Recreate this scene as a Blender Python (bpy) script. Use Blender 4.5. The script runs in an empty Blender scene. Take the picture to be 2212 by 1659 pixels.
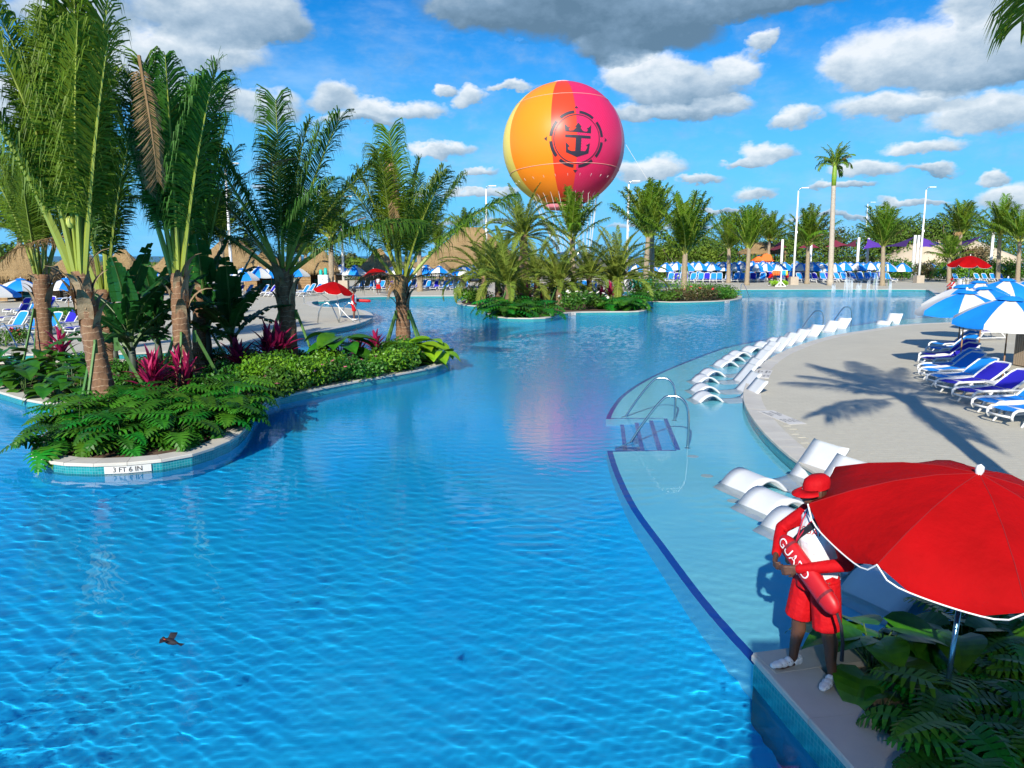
import bpy, bmesh, math, random
from math import sin, cos, pi, radians, sqrt, atan2, exp, hypot
from mathutils import Vector, Matrix, noise as mnoise
import numpy as np

random.seed(7)
scn = bpy.context.scene
COL = scn.collection

# ------------------------------------------------------------------ camera
CAM_Z = 3.58
FPX, CX, CY = 1671.0, 1106.0, 829.5        # focal length and centre in units of a 2212 wide picture
PITCH = math.atan(276.5 / FPX)
cam_data = bpy.data.cameras.new('camera')
cam = bpy.data.objects.new('camera', cam_data)
COL.objects.link(cam)
cam.location = (0, 0, CAM_Z)
cam.rotation_euler = (pi / 2 - PITCH, 0, 0)
cam_data.sensor_fit = 'HORIZONTAL'
cam_data.sensor_width = 36.0
cam_data.lens = 36.0 * FPX / 2212.0
cam_data.clip_end = 20000
scn.camera = cam


def ray(px, py):
    x = (px - CX) / FPX
    v = (CY - py) / FPX
    return Vector((x, cos(PITCH) + v * sin(PITCH), -sin(PITCH) + v * cos(PITCH)))


def G(px, py, z=0.0):
    """point of the level plane at height z that lies in that viewing direction"""
    d = ray(px, py)
    t = (z - CAM_Z) / d.z
    return Vector((d.x * t, d.y * t, z))


def A(px, py, Y):
    """point at depth Y in that viewing direction"""
    d = ray(px, py)
    t = Y / d.y
    return Vector((d.x * t, Y, CAM_Z + d.z * t))


# ------------------------------------------------------------------ sun and sky
SUN_AZ, SUN_EL = radians(16.0), radians(29.0)      # sun stands behind the camera, to its left
sun_dir = Vector((-sin(SUN_AZ) * cos(SUN_EL), -cos(SUN_AZ) * cos(SUN_EL), sin(SUN_EL)))
sl = bpy.data.lights.new('sun', 'SUN')
sl.energy = 4.6
sl.angle = radians(0.53)
sl.color = (1.0, 0.935, 0.815)
sun = bpy.data.objects.new('sun', sl)
COL.objects.link(sun)
sun.rotation_euler = (-sun_dir).to_track_quat('-Z', 'Y').to_euler()

scn.view_settings.view_transform = 'Standard'
scn.view_settings.look = 'None'
scn.view_settings.exposure = 0.53
scn.view_settings.gamma = 1.0
scn.view_settings.use_curve_mapping = False
scn.render.engine = 'CYCLES'
cy = scn.cycles
cy.max_bounces = 8
cy.diffuse_bounces = 3
cy.glossy_bounces = 3
cy.transmission_bounces = 5
cy.transparent_max_bounces = 8
cy.sample_clamp_indirect = 4.0
cy.sample_clamp_direct = 0.0
cy.caustics_refractive = True
cy.caustics_reflective = False
cy.blur_glossy = 0.3
cy.use_denoising = True
cy.use_adaptive_sampling = True
cy.adaptive_threshold = 0.015


class NT:
    """small node-tree helper"""
    def __init__(s, tree):
        s.t = tree
        s.n = tree.nodes
        s.l = tree.links

    def node(s, kind, **kw):
        n = s.n.new(kind)
        for k, v in kw.items():
            setattr(n, k, v)
        return n

    def put(s, sock, v):
        if hasattr(v, 'is_output') or isinstance(v, bpy.types.NodeSocket):
            s.l.new(v, sock)
        elif v is not None:
            sock.default_value = v

    def m(s, op, a, b=None, c=None, clamp=False):
        n = s.node('ShaderNodeMath', operation=op, use_clamp=clamp)
        for i, v in enumerate((a, b, c)):
            s.put(n.inputs[i], v)
        return n.outputs[0]

    def v(s, op, a, b=None, c=None):
        n = s.node('ShaderNodeVectorMath', operation=op)
        for i, v in enumerate((a, b, c)):
            if v is not None:
                s.put(n.inputs[i], v)
        return n.outputs['Value'] if op in ('LENGTH', 'DOT_PRODUCT', 'DISTANCE') else n.outputs[0]

    def mix(s, f, a, b, blend='MIX'):
        n = s.node('ShaderNodeMix', data_type='RGBA', blend_type=blend)
        s.put(n.inputs[0], f)
        s.put(n.inputs[6], a if not isinstance(a, tuple) or len(a) == 4 else (*a, 1))
        s.put(n.inputs[7], b if not isinstance(b, tuple) or len(b) == 4 else (*b, 1))
        return n.outputs[2]

    def noise(s, vec, scale, detail=3, rough=0.55, dist=0.0, col=False):
        n = s.node('ShaderNodeTexNoise')
        if vec is not None:
            s.l.new(vec, n.inputs['Vector'])
        n.inputs['Scale'].default_value = scale
        n.inputs['Detail'].default_value = detail
        n.inputs['Roughness'].default_value = rough
        n.inputs['Distortion'].default_value = dist
        return n.outputs['Color'] if col else n.outputs['Fac']

    def ramp(s, f, stops, interp='LINEAR'):
        n = s.node('ShaderNodeValToRGB')
        n.color_ramp.interpolation = interp
        e = n.color_ramp.elements
        while len(e) < len(stops):
            e.new(0.5)
        for el, (p, c) in zip(e, stops):
            el.position = p
            el.color = (*c, 1) if len(c) == 3 else c
        s.put(n.inputs[0], f)
        return n.outputs[0]

    def maprange(s, v, a, b, c=0.0, d=1.0, smooth=False):
        n = s.node('ShaderNodeMapRange', interpolation_type='SMOOTHSTEP' if smooth else 'LINEAR')
        s.put(n.inputs[0], v)
        for i, q in enumerate((a, b, c, d)):
            n.inputs[i + 1].default_value = q
        return n.outputs[0]


def build_world():
    w = bpy.data.worlds.new('World')
    scn.world = w
    w.use_nodes = True
    t = w.node_tree
    t.nodes.clear()
    k = NT(t)
    sky = k.node('ShaderNodeTexSky', sky_type='NISHITA', sun_disc=False)
    sky.sun_elevation = SUN_EL
    sky.sun_rotation = math.atan2(sun_dir.x, sun_dir.y)
    sky.air_density = 1.0
    sky.dust_density = 0.25
    sky.ozone_density = 2.2
    hs = k.node('ShaderNodeHueSaturation')
    hs.inputs['Hue'].default_value = 0.497
    hs.inputs['Saturation'].default_value = 1.7
    hs.inputs['Value'].default_value = .76
    k.l.new(sky.outputs[0], hs.inputs['Color'])
    skyc = k.mix(1.0, hs.outputs[0], (.14, .86, 1.14), 'MULTIPLY')
    tc = k.node('ShaderNodeTexCoord')
    d = tc.outputs['Generated']
    sep = k.node('ShaderNodeSeparateXYZ')
    k.l.new(d, sep.inputs[0])
    az = k.m('ARCTAN2', sep.outputs[0], sep.outputs[1])
    el = k.m('ARCSINE', sep.outputs[2])
    # the cloud field goes on round the horizon, folded every 76 degrees
    azf = k.m('SUBTRACT', k.m('PINGPONG', k.m('ADD', az, 0.66), 1.32), 0.66)
    cmb = k.node('ShaderNodeCombineXYZ')
    k.put(cmb.inputs[0], azf)
    k.put(cmb.inputs[1], el)
    p0 = cmb.outputs[0]
    nsrc = k.v('MULTIPLY', d, (1.0, 1.0, 1.7))
    n1 = k.noise(nsrc, 9.0, 5, 0.6, col=True)
    n2 = k.noise(nsrc, 30.0, 4, 0.6, col=True)
    w1 = k.v('MULTIPLY', k.v('SUBTRACT', n1, (0.5, 0.5, 0.5)), (0.085, 0.05, 0))
    w2 = k.v('MULTIPLY', k.v('SUBTRACT', n2, (0.5, 0.5, 0.5)), (0.028, 0.022, 0))
    p = k.v('ADD', k.v('ADD', p0, w1), w2)
    # cx, cy, half width, half height, extra brightness
    L = [(470, 40, 190, 75, -.25), (440, 120, 120, 55, .2), (300, 150, 110, 70, .1), (560, 60, 120, 60, -.3), (400, 215, 170, 34, -.1),
         (560, 240, 90, 34, .1), (715, 225, 55, 38, .1), (860, 248, 120, 24, .25), (770, 272, 90, 16, -.1),
         (955, 205, 24, 15, .2), (1020, 218, 40, 26, .35), (950, 325, 62, 17, .2), (1110, 195, 48, 12, .2), (1042, 374, 32, 13, .1),
         (1050, 425, 90, 11, 0), (150, 40, 120, 60, -.1), (60, 230, 110, 60, .1),
         (1180, 18, 260, 82, -1.1), (1400, 66, 150, 62, -1.25), (1590, 14, 260, 34, -1.0), (1020, 10, 90, 60, -.55), (1330, 110, 90, 40, -1.0),
         (1385, 165, 95, 50, .45), (1460, 195, 130, 50, -.1), (1585, 150, 62, 36, .35), (1420, 250, 170, 22, -.2), (1560, 228, 60, 22, .1),
         (1636, 94, 27, 20, .1),
         (1990, 130, 190, 62, .25), (2130, 95, 130, 62, .1), (1860, 165, 90, 42, .3), (2130, 165, 160, 40, -.35), (1950, 232, 170, 28, .15), (2110, 20, 90, 40, -.1),
         (1722, 264, 42, 24, .25), (1660, 332, 62, 24, .35), (1600, 350, 50, 12, 0), (1402, 362, 72, 29, .3), (1505, 386, 52, 13, .1),
         (1622, 420, 55, 17, .25), (1985, 315, 95, 19, .25), (2130, 255, 110, 36, .2), (1875, 368, 72, 22, .25), (2010, 365, 55, 12, -.1),
         (2150, 388, 32, 15, .1), (2185, 432, 70, 28, .2), (1820, 405, 60, 10, -.1), (1960, 440, 70, 10, 0), (1560, 455, 90, 7, -.2),
         (900, 420, 60, 8, -.1), (980, 480, 120, 7, -.3), (1450, 490, 160, 7, -.3), (1800, 470, 120, 8, -.3), (640, 420, 90, 9, -.1)]
    D = S = None
    for (cx_, cy_, hw, hh, b) in L:
        r = ray(cx_, cy_).normalized()
        a_, e_ = math.atan2(r.x, r.y), math.asin(r.z)
        wx, wy = 1.12 * hw / FPX * cos(a_) ** 1.2, 1.18 * hh / FPX
        q = k.v('MULTIPLY_ADD', p, (1 / wx, 1 / wy, 0), (-a_ / wx, -e_ / wy, 0))
        q2 = k.v('MAXIMUM', q, k.v('MULTIPLY', q, (-1, -1.7, 0)))
        dd = k.m('SUBTRACT', 1.0, k.v('LENGTH', q2), clamp=True)
        sh = k.m('ADD', k.v('DOT_PRODUCT', q, (-0.25, 1, 0)), b)
        D = dd if D is None else k.m('ADD', D, dd)
        S = k.m('MULTIPLY', dd, sh) if S is None else k.m('MULTIPLY_ADD', dd, sh, S)
    nz = k.noise(nsrc, 22.0, 7, 0.62)
    alpha = k.maprange(k.m('ADD', D, k.m('MULTIPLY', k.m('SUBTRACT', nz, 0.5), 0.55)), -0.06, 0.42, 0, 0.95, True)
    shade = k.m('DIVIDE', S, k.m('MAXIMUM', D, 0.03))
    nz2 = k.noise(nsrc, 38.0, 5, 0.6)
    shade = k.m('ADD', shade, k.m('MULTIPLY', k.m('SUBTRACT', nz2, 0.5), 1.3))
    cc = k.ramp(k.maprange(shade, -1.3, 0.85), [(0, (.85, 1.45, 2.05)), (0.3, (1.45, 2.25, 3.1)), (0.6, (2.8, 3.6, 4.4)), (0.85, (4.5, 5.1, 5.6)), (1, (5.7, 6.0, 6.3))])
    hz = k.maprange(el, 0.0, 0.34, 1.0, 0.0, True)
    skyc = k.mix(k.m("MULTIPLY", hz, 0.93), skyc, (1.15, 3.75, 6.9))
    veil = k.maprange(k.noise(k.v('MULTIPLY', d, (1.0, 1.0, 3.0)), 3.6, 6, 0.62), 0.50, 0.76, 0.0, 0.30, True)
    skyc = k.mix(veil, skyc, (4.2, 5.4, 6.6))
    fade = k.maprange(el, 0.0, 0.05, 0.1, 1.0, True)
    out = k.mix(k.m('MULTIPLY', alpha, fade), skyc, cc)
    bg = k.node('ShaderNodeBackground')
    bg.inputs['Strength'].default_value = 0.112
    k.l.new(out, bg.inputs['Color'])
    o = k.node('ShaderNodeOutputWorld')
    k.l.new(bg.outputs[0], o.inputs[0])
    w.cycles.sampling_method = 'MANUAL'
    w.cycles.sample_map_resolution = 512


build_world()

# ------------------------------------------------------------------ helpers
def put_tags(o, label=None, cat=None, group=None, kind=None):
    for k_, v_ in (('label', label), ('category', cat), ('group', group), ('kind', kind)):
        if v_ is not None:
            o[k_] = v_
    return o


def link(o, parent=None):
    COL.objects.link(o)
    if parent is not None:
        o.parent = parent
    return o


def empty(name, loc=(0, 0, 0), rz=0.0, label=None, cat=None, group=None):
    o = bpy.data.objects.new(name, None)
    o.empty_display_size = 0.2
    link(o)
    o.location = loc
    o.rotation_euler = (0, 0, rz)
    return put_tags(o, label, cat, group)


def from_mesh(name, me, parent=None, loc=None, rot=None, scale=None):
    o = bpy.data.objects.new(name, me)
    link(o, parent)
    if loc is not None:
        o.location = loc
    if rot is not None:
        o.rotation_euler = rot
    if scale is not None:
        o.scale = scale if not isinstance(scale, (int, float)) else (scale, scale, scale)
    return o


def copy_tree(o, parent=None):
    c = o.copy()
    link(c)
    if parent is not None:
        c.parent = parent
    for ch in o.children:
        copy_tree(ch, c)
    return c


class MB:
    """collects faces for one mesh"""
    def __init__(s):
        s.v, s.f, s.mi, s.uv = [], [], [], None

    def add(s, verts, faces, mi=0):
        b = len(s.v)
        s.v.extend([tuple(p) for p in verts])
        for f in faces:
            s.f.append(tuple(i + b for i in f))
            s.mi.append(mi)
        return b

    def box(s, lo, hi, mi=0, M=None):
        x0, y0, z0 = lo
        x1, y1, z1 = hi
        v = [Vector(p) for p in ((x0, y0, z0), (x1, y0, z0), (x1, y1, z0), (x0, y1, z0), (x0, y0, z1), (x1, y0, z1), (x1, y1, z1), (x0, y1, z1))]
        if M is not None:
            v = [M @ p for p in v]
        s.add(v, [(0, 3, 2, 1), (4, 5, 6, 7), (0, 1, 5, 4), (1, 2, 6, 5), (2, 3, 7, 6), (3, 0, 4, 7)], mi)
        return s

    def bar(s, a, b, w, h=None, mi=0, up=(0, 0, 1)):
        """rectangular bar from a to b"""
        a, b = Vector(a), Vector(b)
        h = w if h is None else h
        d = (b - a).normalized()
        u = Vector(up)
        if abs(d.dot(u)) > 0.98:
            u = Vector((0, 1, 0))
        r = d.cross(u).normalized()
        u = r.cross(d)
        v = []
        for p in (a, b):
            for q, t in ((-1, -1), (1, -1), (1, 1), (-1, 1)):
                v.append(p + r * q * w / 2 + u * t * h / 2)
        s.add(v, [(0, 1, 2, 3), (7, 6, 5, 4), (0, 4, 5, 1), (1, 5, 6, 2), (2, 6, 7, 3), (3, 7, 4, 0)], mi)
        return s

    def tube(s, pts, rad, n=8, cap=True, mi=0, flat=1.0, ref=None):
        pts = [Vector(p) for p in pts]
        m = len(pts)
        if isinstance(rad, (int, float)):
            rad = [rad] * m
        rings = []
        prev = Vector(ref) if ref is not None else None
        for i, p in enumerate(pts):
            d = (pts[min(i + 1, m - 1)] - pts[max(i - 1, 0)])
            if d.length < 1e-9:
                d = Vector((0, 0, 1))
            d.normalize()
            if prev is None:
                prev = Vector((1, 0, 0)) if abs(d.x) < 0.9 else Vector((0, 1, 0))
            r = (prev - d * prev.dot(d))
            if r.length < 1e-6:
                r = d.orthogonal()
            r.normalize()
            prev = r
            u = d.cross(r)
            rings.append([p + (r * cos(2 * pi * j / n) + u * sin(2 * pi * j / n) * flat) * rad[i] for j in range(n)])
        vs = [q for ring in rings for q in ring]
        fs = []
        for i in range(m - 1):
            for j in range(n):
                a, b = i * n + j, i * n + (j + 1) % n
                fs.append((a, b, b + n, a + n))
        if cap:
            fs.append(tuple(range(n - 1, -1, -1)))
            fs.append(tuple((m - 1) * n + j for j in range(n)))
        s.add(vs, fs, mi)
        return s

    def lathe(s, prof, n=16, mi=0, c=(0, 0, 0), cap=False):
        vs, fs = [], []
        for r, z in prof:
            for j in range(n):
                vs.append((c[0] + r * cos(2 * pi * j / n), c[1] + r * sin(2 * pi * j / n), c[2] + z))
        for i in range(len(prof) - 1):
            for j in range(n):
                a, b = i * n + j, i * n + (j + 1) % n
                fs.append((a, b, b + n, a + n))
        if cap:
            fs.append(tuple(range(n - 1, -1, -1)))
            fs.append(tuple((len(prof) - 1) * n + j for j in range(n)))
        s.add(vs, fs, mi)
        return s

    def prism(s, poly, z0, z1, mi=0, bottom=False):
        n = len(poly)
        vs = [(p[0], p[1], z1) for p in poly] + [(p[0], p[1], z0) for p in poly]
        fs = [tuple(range(n))]
        for i in range(n):
            j = (i + 1) % n
            fs.append((i, i + n, j + n, j))
        if bottom:
            fs.append(tuple(range(2 * n - 1, n - 1, -1)))
        s.add(vs, fs, mi)
        return s

    def mesh(s, name, mats, smooth=False):
        me = bpy.data.meshes.new(name)
        me.from_pydata(s.v, [], s.f)
        if not isinstance(mats, (list, tuple)):
            mats = [mats]
        for m_ in mats:
            me.materials.append(m_)
        if any(s.mi):
            me.polygons.foreach_set('material_index', s.mi)
        if s.uv is not None:
            ul = me.uv_layers.new(name='UVMap')
            li = np.empty(len(me.loops), dtype=np.int32)
            me.loops.foreach_get('vertex_index', li)
            ul.data.foreach_set('uv', np.asarray(s.uv, dtype=np.float32)[li].reshape(-1))
        if smooth:
            me.polygons.foreach_set('use_smooth', [True] * len(me.polygons))
        me.update()
        return me

    def build(s, name, mats, parent=None, smooth=False, loc=None, rot=None, scale=None):
        return from_mesh(name, s.mesh(name, mats, smooth), parent, loc, rot, scale)


def catmull(pts, step=0.5, closed=False):
    pts = [Vector((p[0], p[1])) for p in pts]
    n = len(pts)
    out = []
    for i in range(n if closed else n - 1):
        if closed:
            p0, p1, p2, p3 = pts[(i - 1) % n], pts[i], pts[(i + 1) % n], pts[(i + 2) % n]
        else:
            p0, p1, p2, p3 = pts[max(i - 1, 0)], pts[i], pts[i + 1], pts[min(i + 2, n - 1)]
        m = max(1, int(math.ceil((p2 - p1).length / step)))
        for j in range(m):
            t = j / m
            out.append(0.5 * ((2 * p1) + (p2 - p0) * t + (2 * p0 - 5 * p1 + 4 * p2 - p3) * t * t + (3 * p1 - p0 - 3 * p2 + p3) * t ** 3))
    if not closed:
        out.append(pts[-1])
    return out


def resample(pts, step, closed=False):
    P = [Vector((p[0], p[1])) for p in pts]
    if closed:
        P = P + [P[0]]
    L = [0]
    for a, b in zip(P, P[1:]):
        L.append(L[-1] + (b - a).length)
    n = max(2, int(round(L[-1] / step)))
    out, k_ = [], 0
    for i in range(n if closed else n + 1):
        s_ = L[-1] * i / n
        while k_ < len(L) - 2 and L[k_ + 1] < s_:
            k_ += 1
        t = (s_ - L[k_]) / max(1e-9, L[k_ + 1] - L[k_])
        out.append(P[k_].lerp(P[k_ + 1], t))
    return out


def area2(poly):
    return sum(a[0] * b[1] - b[0] * a[1] for a, b in zip(poly, list(poly[1:]) + [poly[0]]))


def normals2(pts, closed):
    """left-hand normals of a polyline"""
    n = len(pts)
    out = []
    for i in range(n):
        a = pts[(i - 1) % n] if closed or i > 0 else pts[i]
        b = pts[(i + 1) % n] if closed or i < n - 1 else pts[i]
        d = (b - a).normalized()
        out.append(Vector((-d.y, d.x)))
    return out


def inside(x, y, poly):
    c = False
    n = len(poly)
    j = n - 1
    for i in range(n):
        xi, yi, xj, yj = poly[i][0], poly[i][1], poly[j][0], poly[j][1]
        if (yi > y) != (yj > y) and x < (xj - xi) * (y - yi) / (yj - yi) + xi:
            c = not c
        j = i
    return c


def dist_poly(x, y, poly, closed=True):
    best = 1e9
    P = Vector((x, y))
    n = len(poly)
    for i in range(n if closed else n - 1):
        a, b = Vector(poly[i][:2]), Vector(poly[(i + 1) % n][:2])
        d = b - a
        t = max(0, min(1, (P - a).dot(d) / max(1e-9, d.length_squared)))
        best = min(best, (a + d * t - P).length)
    return best


WATER_Z = -0.20


def Gw(px, py, z):
    """point at depth z under the water that shows in that direction (bent at the surface)"""
    s_ = G(px, py, WATER_Z)
    d = ray(px, py).normalized()
    h = Vector((d.x, d.y))
    sn = h.length / 1.33
    tr = sn / sqrt(1 - sn * sn) * (WATER_Z - z)
    h.normalize()
    return Vector((s_.x + h.x * tr, s_.y + h.y * tr, z))


# ------------------------------------------------------------------ materials
MATS = {}


def mat(name, col, rough=0.55, col2=None, nscale=3.0, bump=0.0, bscale=40.0, metal=0.0, spec=0.5, rnd=0.0, rhue=0.0, trans=0.0, stretch=None, detail=4, lo=0.35, hi=0.65, bdist=0.02):
    if name in MATS:
        return MATS[name]
    m = bpy.data.materials.new(name)
    m.use_nodes = True
    k = NT(m.node_tree)
    b = k.n['Principled BSDF']
    b.inputs['Roughness'].default_value = rough
    b.inputs['Metallic'].default_value = metal
    b.inputs['Specular IOR Level'].default_value = spec
    tc = k.node('ShaderNodeTexCoord')
    vec = tc.outputs['Object']
    if stretch is not None:
        vec = k.v('MULTIPLY', vec, stretch)
    c = None
    if col2 is not None:
        f = k.maprange(k.noise(vec, nscale, detail), lo, hi)
        c = k.mix(f, col, col2)
    if rnd or rhue:
        oi = k.node('ShaderNodeObjectInfo')
        hs = k.node('ShaderNodeHueSaturation')
        if c is None:
            hs.inputs['Color'].default_value = (*col, 1)
        else:
            k.l.new(c, hs.inputs['Color'])
        k.put(hs.inputs['Value'], k.maprange(oi.outputs['Random'], 0, 1, 1 - rnd, 1 + rnd))
        if rhue:
            r2 = k.m('FRACT', k.m('MULTIPLY', oi.outputs['Random'], 7.31))
            k.put(hs.inputs['Hue'], k.maprange(r2, 0, 1, 0.5 - rhue, 0.5 + rhue))
        c = hs.outputs[0]
    if c is None:
        b.inputs['Base Color'].default_value = (*col, 1)
    else:
        k.l.new(c, b.inputs['Base Color'])
    if bump:
        bp = k.node('ShaderNodeBump')
        bp.inputs['Strength'].default_value = bump
        bp.inputs['Distance'].default_value = bdist
        k.put(bp.inputs['Height'], k.noise(vec, bscale, 3))
        k.l.new(bp.outputs[0], b.inputs['Normal'])
    if trans:
        tr = k.node('ShaderNodeBsdfTranslucent')
        if c is None:
            tr.inputs[0].default_value = (*col, 1)
        else:
            k.l.new(c, tr.inputs[0])
        mx = k.node('ShaderNodeMixShader')
        mx.inputs[0].default_value = trans
        k.l.new(b.outputs[0], mx.inputs[1])
        k.l.new(tr.outputs[0], mx.inputs[2])
        k.l.new(mx.outputs[0], k.n['Material Output'].inputs[0])
    MATS[name] = m
    return m


def brick_mat(name, c1, c2, mortar, sx, sy, msize=0.02, rough=0.6, uv=False, bump=0.4, offset=0.5, spec=0.4, var=0.06):
    m = bpy.data.materials.new(name)
    m.use_nodes = True
    k = NT(m.node_tree)
    b = k.n['Principled BSDF']
    tc = k.node('ShaderNodeTexCoord')
    vec = tc.outputs['UV'] if uv else tc.outputs['Object']
    br = k.node('ShaderNodeTexBrick', offset=offset)
    k.l.new(vec, br.inputs['Vector'])
    br.inputs['Color1'].default_value = (*c1, 1)
    br.inputs['Color2'].default_value = (*c2, 1)
    br.inputs['Mortar'].default_value = (*mortar, 1)
    br.inputs['Scale'].default_value = 1.0
    br.inputs['Mortar Size'].default_value = msize
    br.inputs['Brick Width'].default_value = sx
    br.inputs['Row Height'].default_value = sy
    n1 = k.noise(tc.outputs['Object'], 0.35, 5, 0.65)
    n2 = k.noise(tc.outputs['Object'], 9.0, 4, 0.6)
    val = k.m('ADD', k.maprange(n1, 0.3, 0.7, 1 - var, 1 + var), k.maprange(n2, 0.3, 0.7, -var * 0.6, var * 0.6))
    hs = k.node('ShaderNodeHueSaturation')
    k.l.new(br.outputs['Color'], hs.inputs['Color'])
    k.put(hs.inputs['Value'], val)
    k.l.new(hs.outputs[0], b.inputs['Base Color'])
    b.inputs['Roughness'].default_value = rough
    b.inputs['Specular IOR Level'].default_value = spec
    bp = k.node('ShaderNodeBump', invert=True)
    bp.inputs['Strength'].default_value = bump
    bp.inputs['Distance'].default_value = 0.004
    k.l.new(br.outputs['Fac'], bp.inputs['Height'])
    k.l.new(bp.outputs[0], b.inputs['Normal'])
    MATS[name] = m
    return m


M_deck = brick_mat('deck_pavers', (.52, .49, .395), (.495, .465, .375), (.42, .395, .32), .30, .15, .005, .75, bump=.15)
M_paver = mat('paver_stone', (.52, .49, .395), .75, (.49, .46, .37), 6, .08, 60, rnd=.018)
M_coping = mat('coping_stone', (.58, .55, .48), .6, (.52, .49, .43), 2.5, .1, 50, rnd=.04)
M_tile = brick_mat('mosaic_tile', (.006, .19, .23), (.014, .28, .30), (.10, .34, .35), .05, .05, .0045, .15, uv=True, bump=.3, offset=0.0, spec=.6, var=.1)
M_wall = mat('pool_wall_plaster', (.03, .42, .72), .6)
M_soil = mat('planter_soil', (.075, .045, .028), .9, (.14, .085, .05), 6, .5, 30)
M_sand = mat('planter_sand', (.42, .35, .24), .9, (.30, .23, .15), 5, .4, 60)
M_floor = mat('pool_plaster', (.003, .49, .99), .6, (.005, .54, .99), .8, lo=.3, hi=.7)
M_shelf = mat('shelf_plaster', (.24, .80, .98), .6, (.21, .74, .96), 1.2)
M_line = mat('navy_tile', (.01, .06, .42), .3)
M_white = mat('white_plastic', (.74, .74, .73), .4)
M_wpaint = mat('white_paint', (.82, .82, .80), .45)
M_steel = mat('brushed_steel', (.55, .58, .60), .22, metal=1.0)
M_dark = mat('dark_plastic', (.02, .02, .025), .4)
M_blue = mat('bright_blue_fabric', (.0, .235, .76), .75, (.0, .21, .70), 3, rnd=.06)
M_navy = mat('navy_fabric', (.012, .008, .40), .75, rnd=.06)
M_wfab = mat('white_fabric', (.66, .66, .64), .8, (.60, .60, .59), 2)
M_red = mat('red_fabric', (.39, .0012, .003), .85, (.31, .001, .002), 2.2, .30, 7, spec=.12, bdist=.05)
M_wood = mat('wood_pole', (.30, .16, .07), .55, (.22, .11, .05), 5, stretch=(1, 1, .15))

# ------------------------------------------------------------------ pool, decks, islands
def struct(o):
    o['kind'] = 'structure'
    return o


FLOOR_Z, SHELF_Z = -1.15, -0.43
fl = MB()
fl.add([(-70, -12, FLOOR_Z), (80, -12, FLOOR_Z), (80, 100, FLOOR_Z), (-70, 100, FLOOR_Z)], [(0, 1, 2, 3)])
pool_floor = struct(fl.build('pool_floor', M_floor))
pool_floor.cycles.is_caustics_receiver = True

# far ground and sea
g = MB()
NXg, NYg = 90, 40
for j in range(NYg + 1):
    y = 140 + (j / NYg) ** 1.6 * 420
    for i in range(NXg + 1):
        x = -330 + 760 * i / NXg
        h = 0.0
        hill = max(0.0, min(1.0, (x - 20) / 60)) * max(0.0, min(1.0, (y - 142) / 50))
        h += hill * (2.2 + 1.6 * mnoise.noise((x * .02, y * .02, 1)))
        g.v.append((x, y, -0.06 + h - (1.9 if y > 500 else 0)))
for j in range(NYg):
    for i in range(NXg):
        a = j * (NXg + 1) + i
        g.f.append((a, a + 1, a + NXg + 2, a + NXg + 1))
        g.mi.append(0)
M_ground = mat('scrub_ground', (.05, .085, .02), .95, (.22, .18, .10), .12, .4, 3)
struct(g.build('ground', M_ground, smooth=True))
s_ = MB()
s_.add([(-9000, 330, -1.6), (9000, 330, -1.6), (9000, 15000, -1.6), (-9000, 15000, -1.6)], [(0, 1, 2, 3)])
M_sea = mat('sea_water', (.006, .075, .14), .35, (.01, .10, .17), .01, .2, .5)
struct(s_.build('sea', M_sea))


def wall_band(pts, closed, parent, z_tile=(-0.055, -0.36), z_bot=FLOOR_Z, off=0.0, name='tile_band'):
    """mosaic band at the water line and the plaster wall under it; the outside is on the right of the line"""
    nn = normals2(pts, closed)
    n = len(pts)
    for (za, zb, m_, nm, extra) in ((z_tile[0], z_tile[1], M_tile, name, 0.004), (z_tile[1], z_bot, M_wall, 'pool_wall', 0.0)):
        mb = MB()
        uv = []
        s0 = 0.0
        idx = list(range(n)) + ([0] if closed else [])
        prev = None
        for i in idx:
            p = pts[i] - nn[i] * (off + extra)
            if prev is not None:
                s0 += (p - prev).length
            prev = p
            mb.v += [(p.x, p.y, za), (p.x, p.y, zb)]
            uv += [(s0, za), (s0, zb)]
        for i in range(len(idx) - 1):
            mb.f.append((2 * i, 2 * i + 1, 2 * i + 3, 2 * i + 2))
            mb.mi.append(0)
        mb.uv = uv
        o = mb.build(nm, m_, parent)
        o.cycles.is_caustics_receiver = True


def coping(pts, closed, parent, w=0.36, over=0.03, z=0.0, th=0.055, stones=True, mat_=None):
    """coping on the left of the line, standing a little out over the water"""
    mat_ = mat_ or M_coping
    nn = normals2(pts, closed)
    n = len(pts)
    segs = n if closed else n - 1
    one = MB()
    for i in range(segs):
        j = (i + 1) % n
        a0, a1 = pts[i] - nn[i] * over, pts[i] + nn[i] * w
        b0, b1 = pts[j] - nn[j] * over, pts[j] + nn[j] * w
        mb = MB() if stones else one
        dz = random.uniform(-.0015, .0015) if stones else 0
        if stones:
            d = (b0 - a0).normalized() * 0.0035
            a0, a1, b0, b1 = a0 + d, a1 + d, b0 - d, b1 - d
        e = 0.012
        na, nb = nn[i] * e, nn[j] * e
        v = [(*a0, z - th), (*a0, z - e + dz), (*(a0 + na), z + dz), (*a1, z + dz), (*a1, z - th),
             (*b0, z - th), (*b0, z - e + dz), (*(b0 + nb), z + dz), (*b1, z + dz), (*b1, z - th)]
        f = [(0, 5, 6, 1), (1, 6, 7, 2), (2, 7, 8, 3), (3, 8, 9, 4), (0, 4, 9, 5)]
        if stones:
            f += [(4, 0, 1, 2, 3), (5, 9, 8, 7, 6)]
        mb.add(v, f)
        if stones:
            mb.build('coping_stone', mat_, parent)
    if not stones:
        one.build('coping', mat_, parent)


def P2(lst, z=0.0):
    return [Vector(G(x, y, z)[:2]) for x, y in lst]


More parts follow.
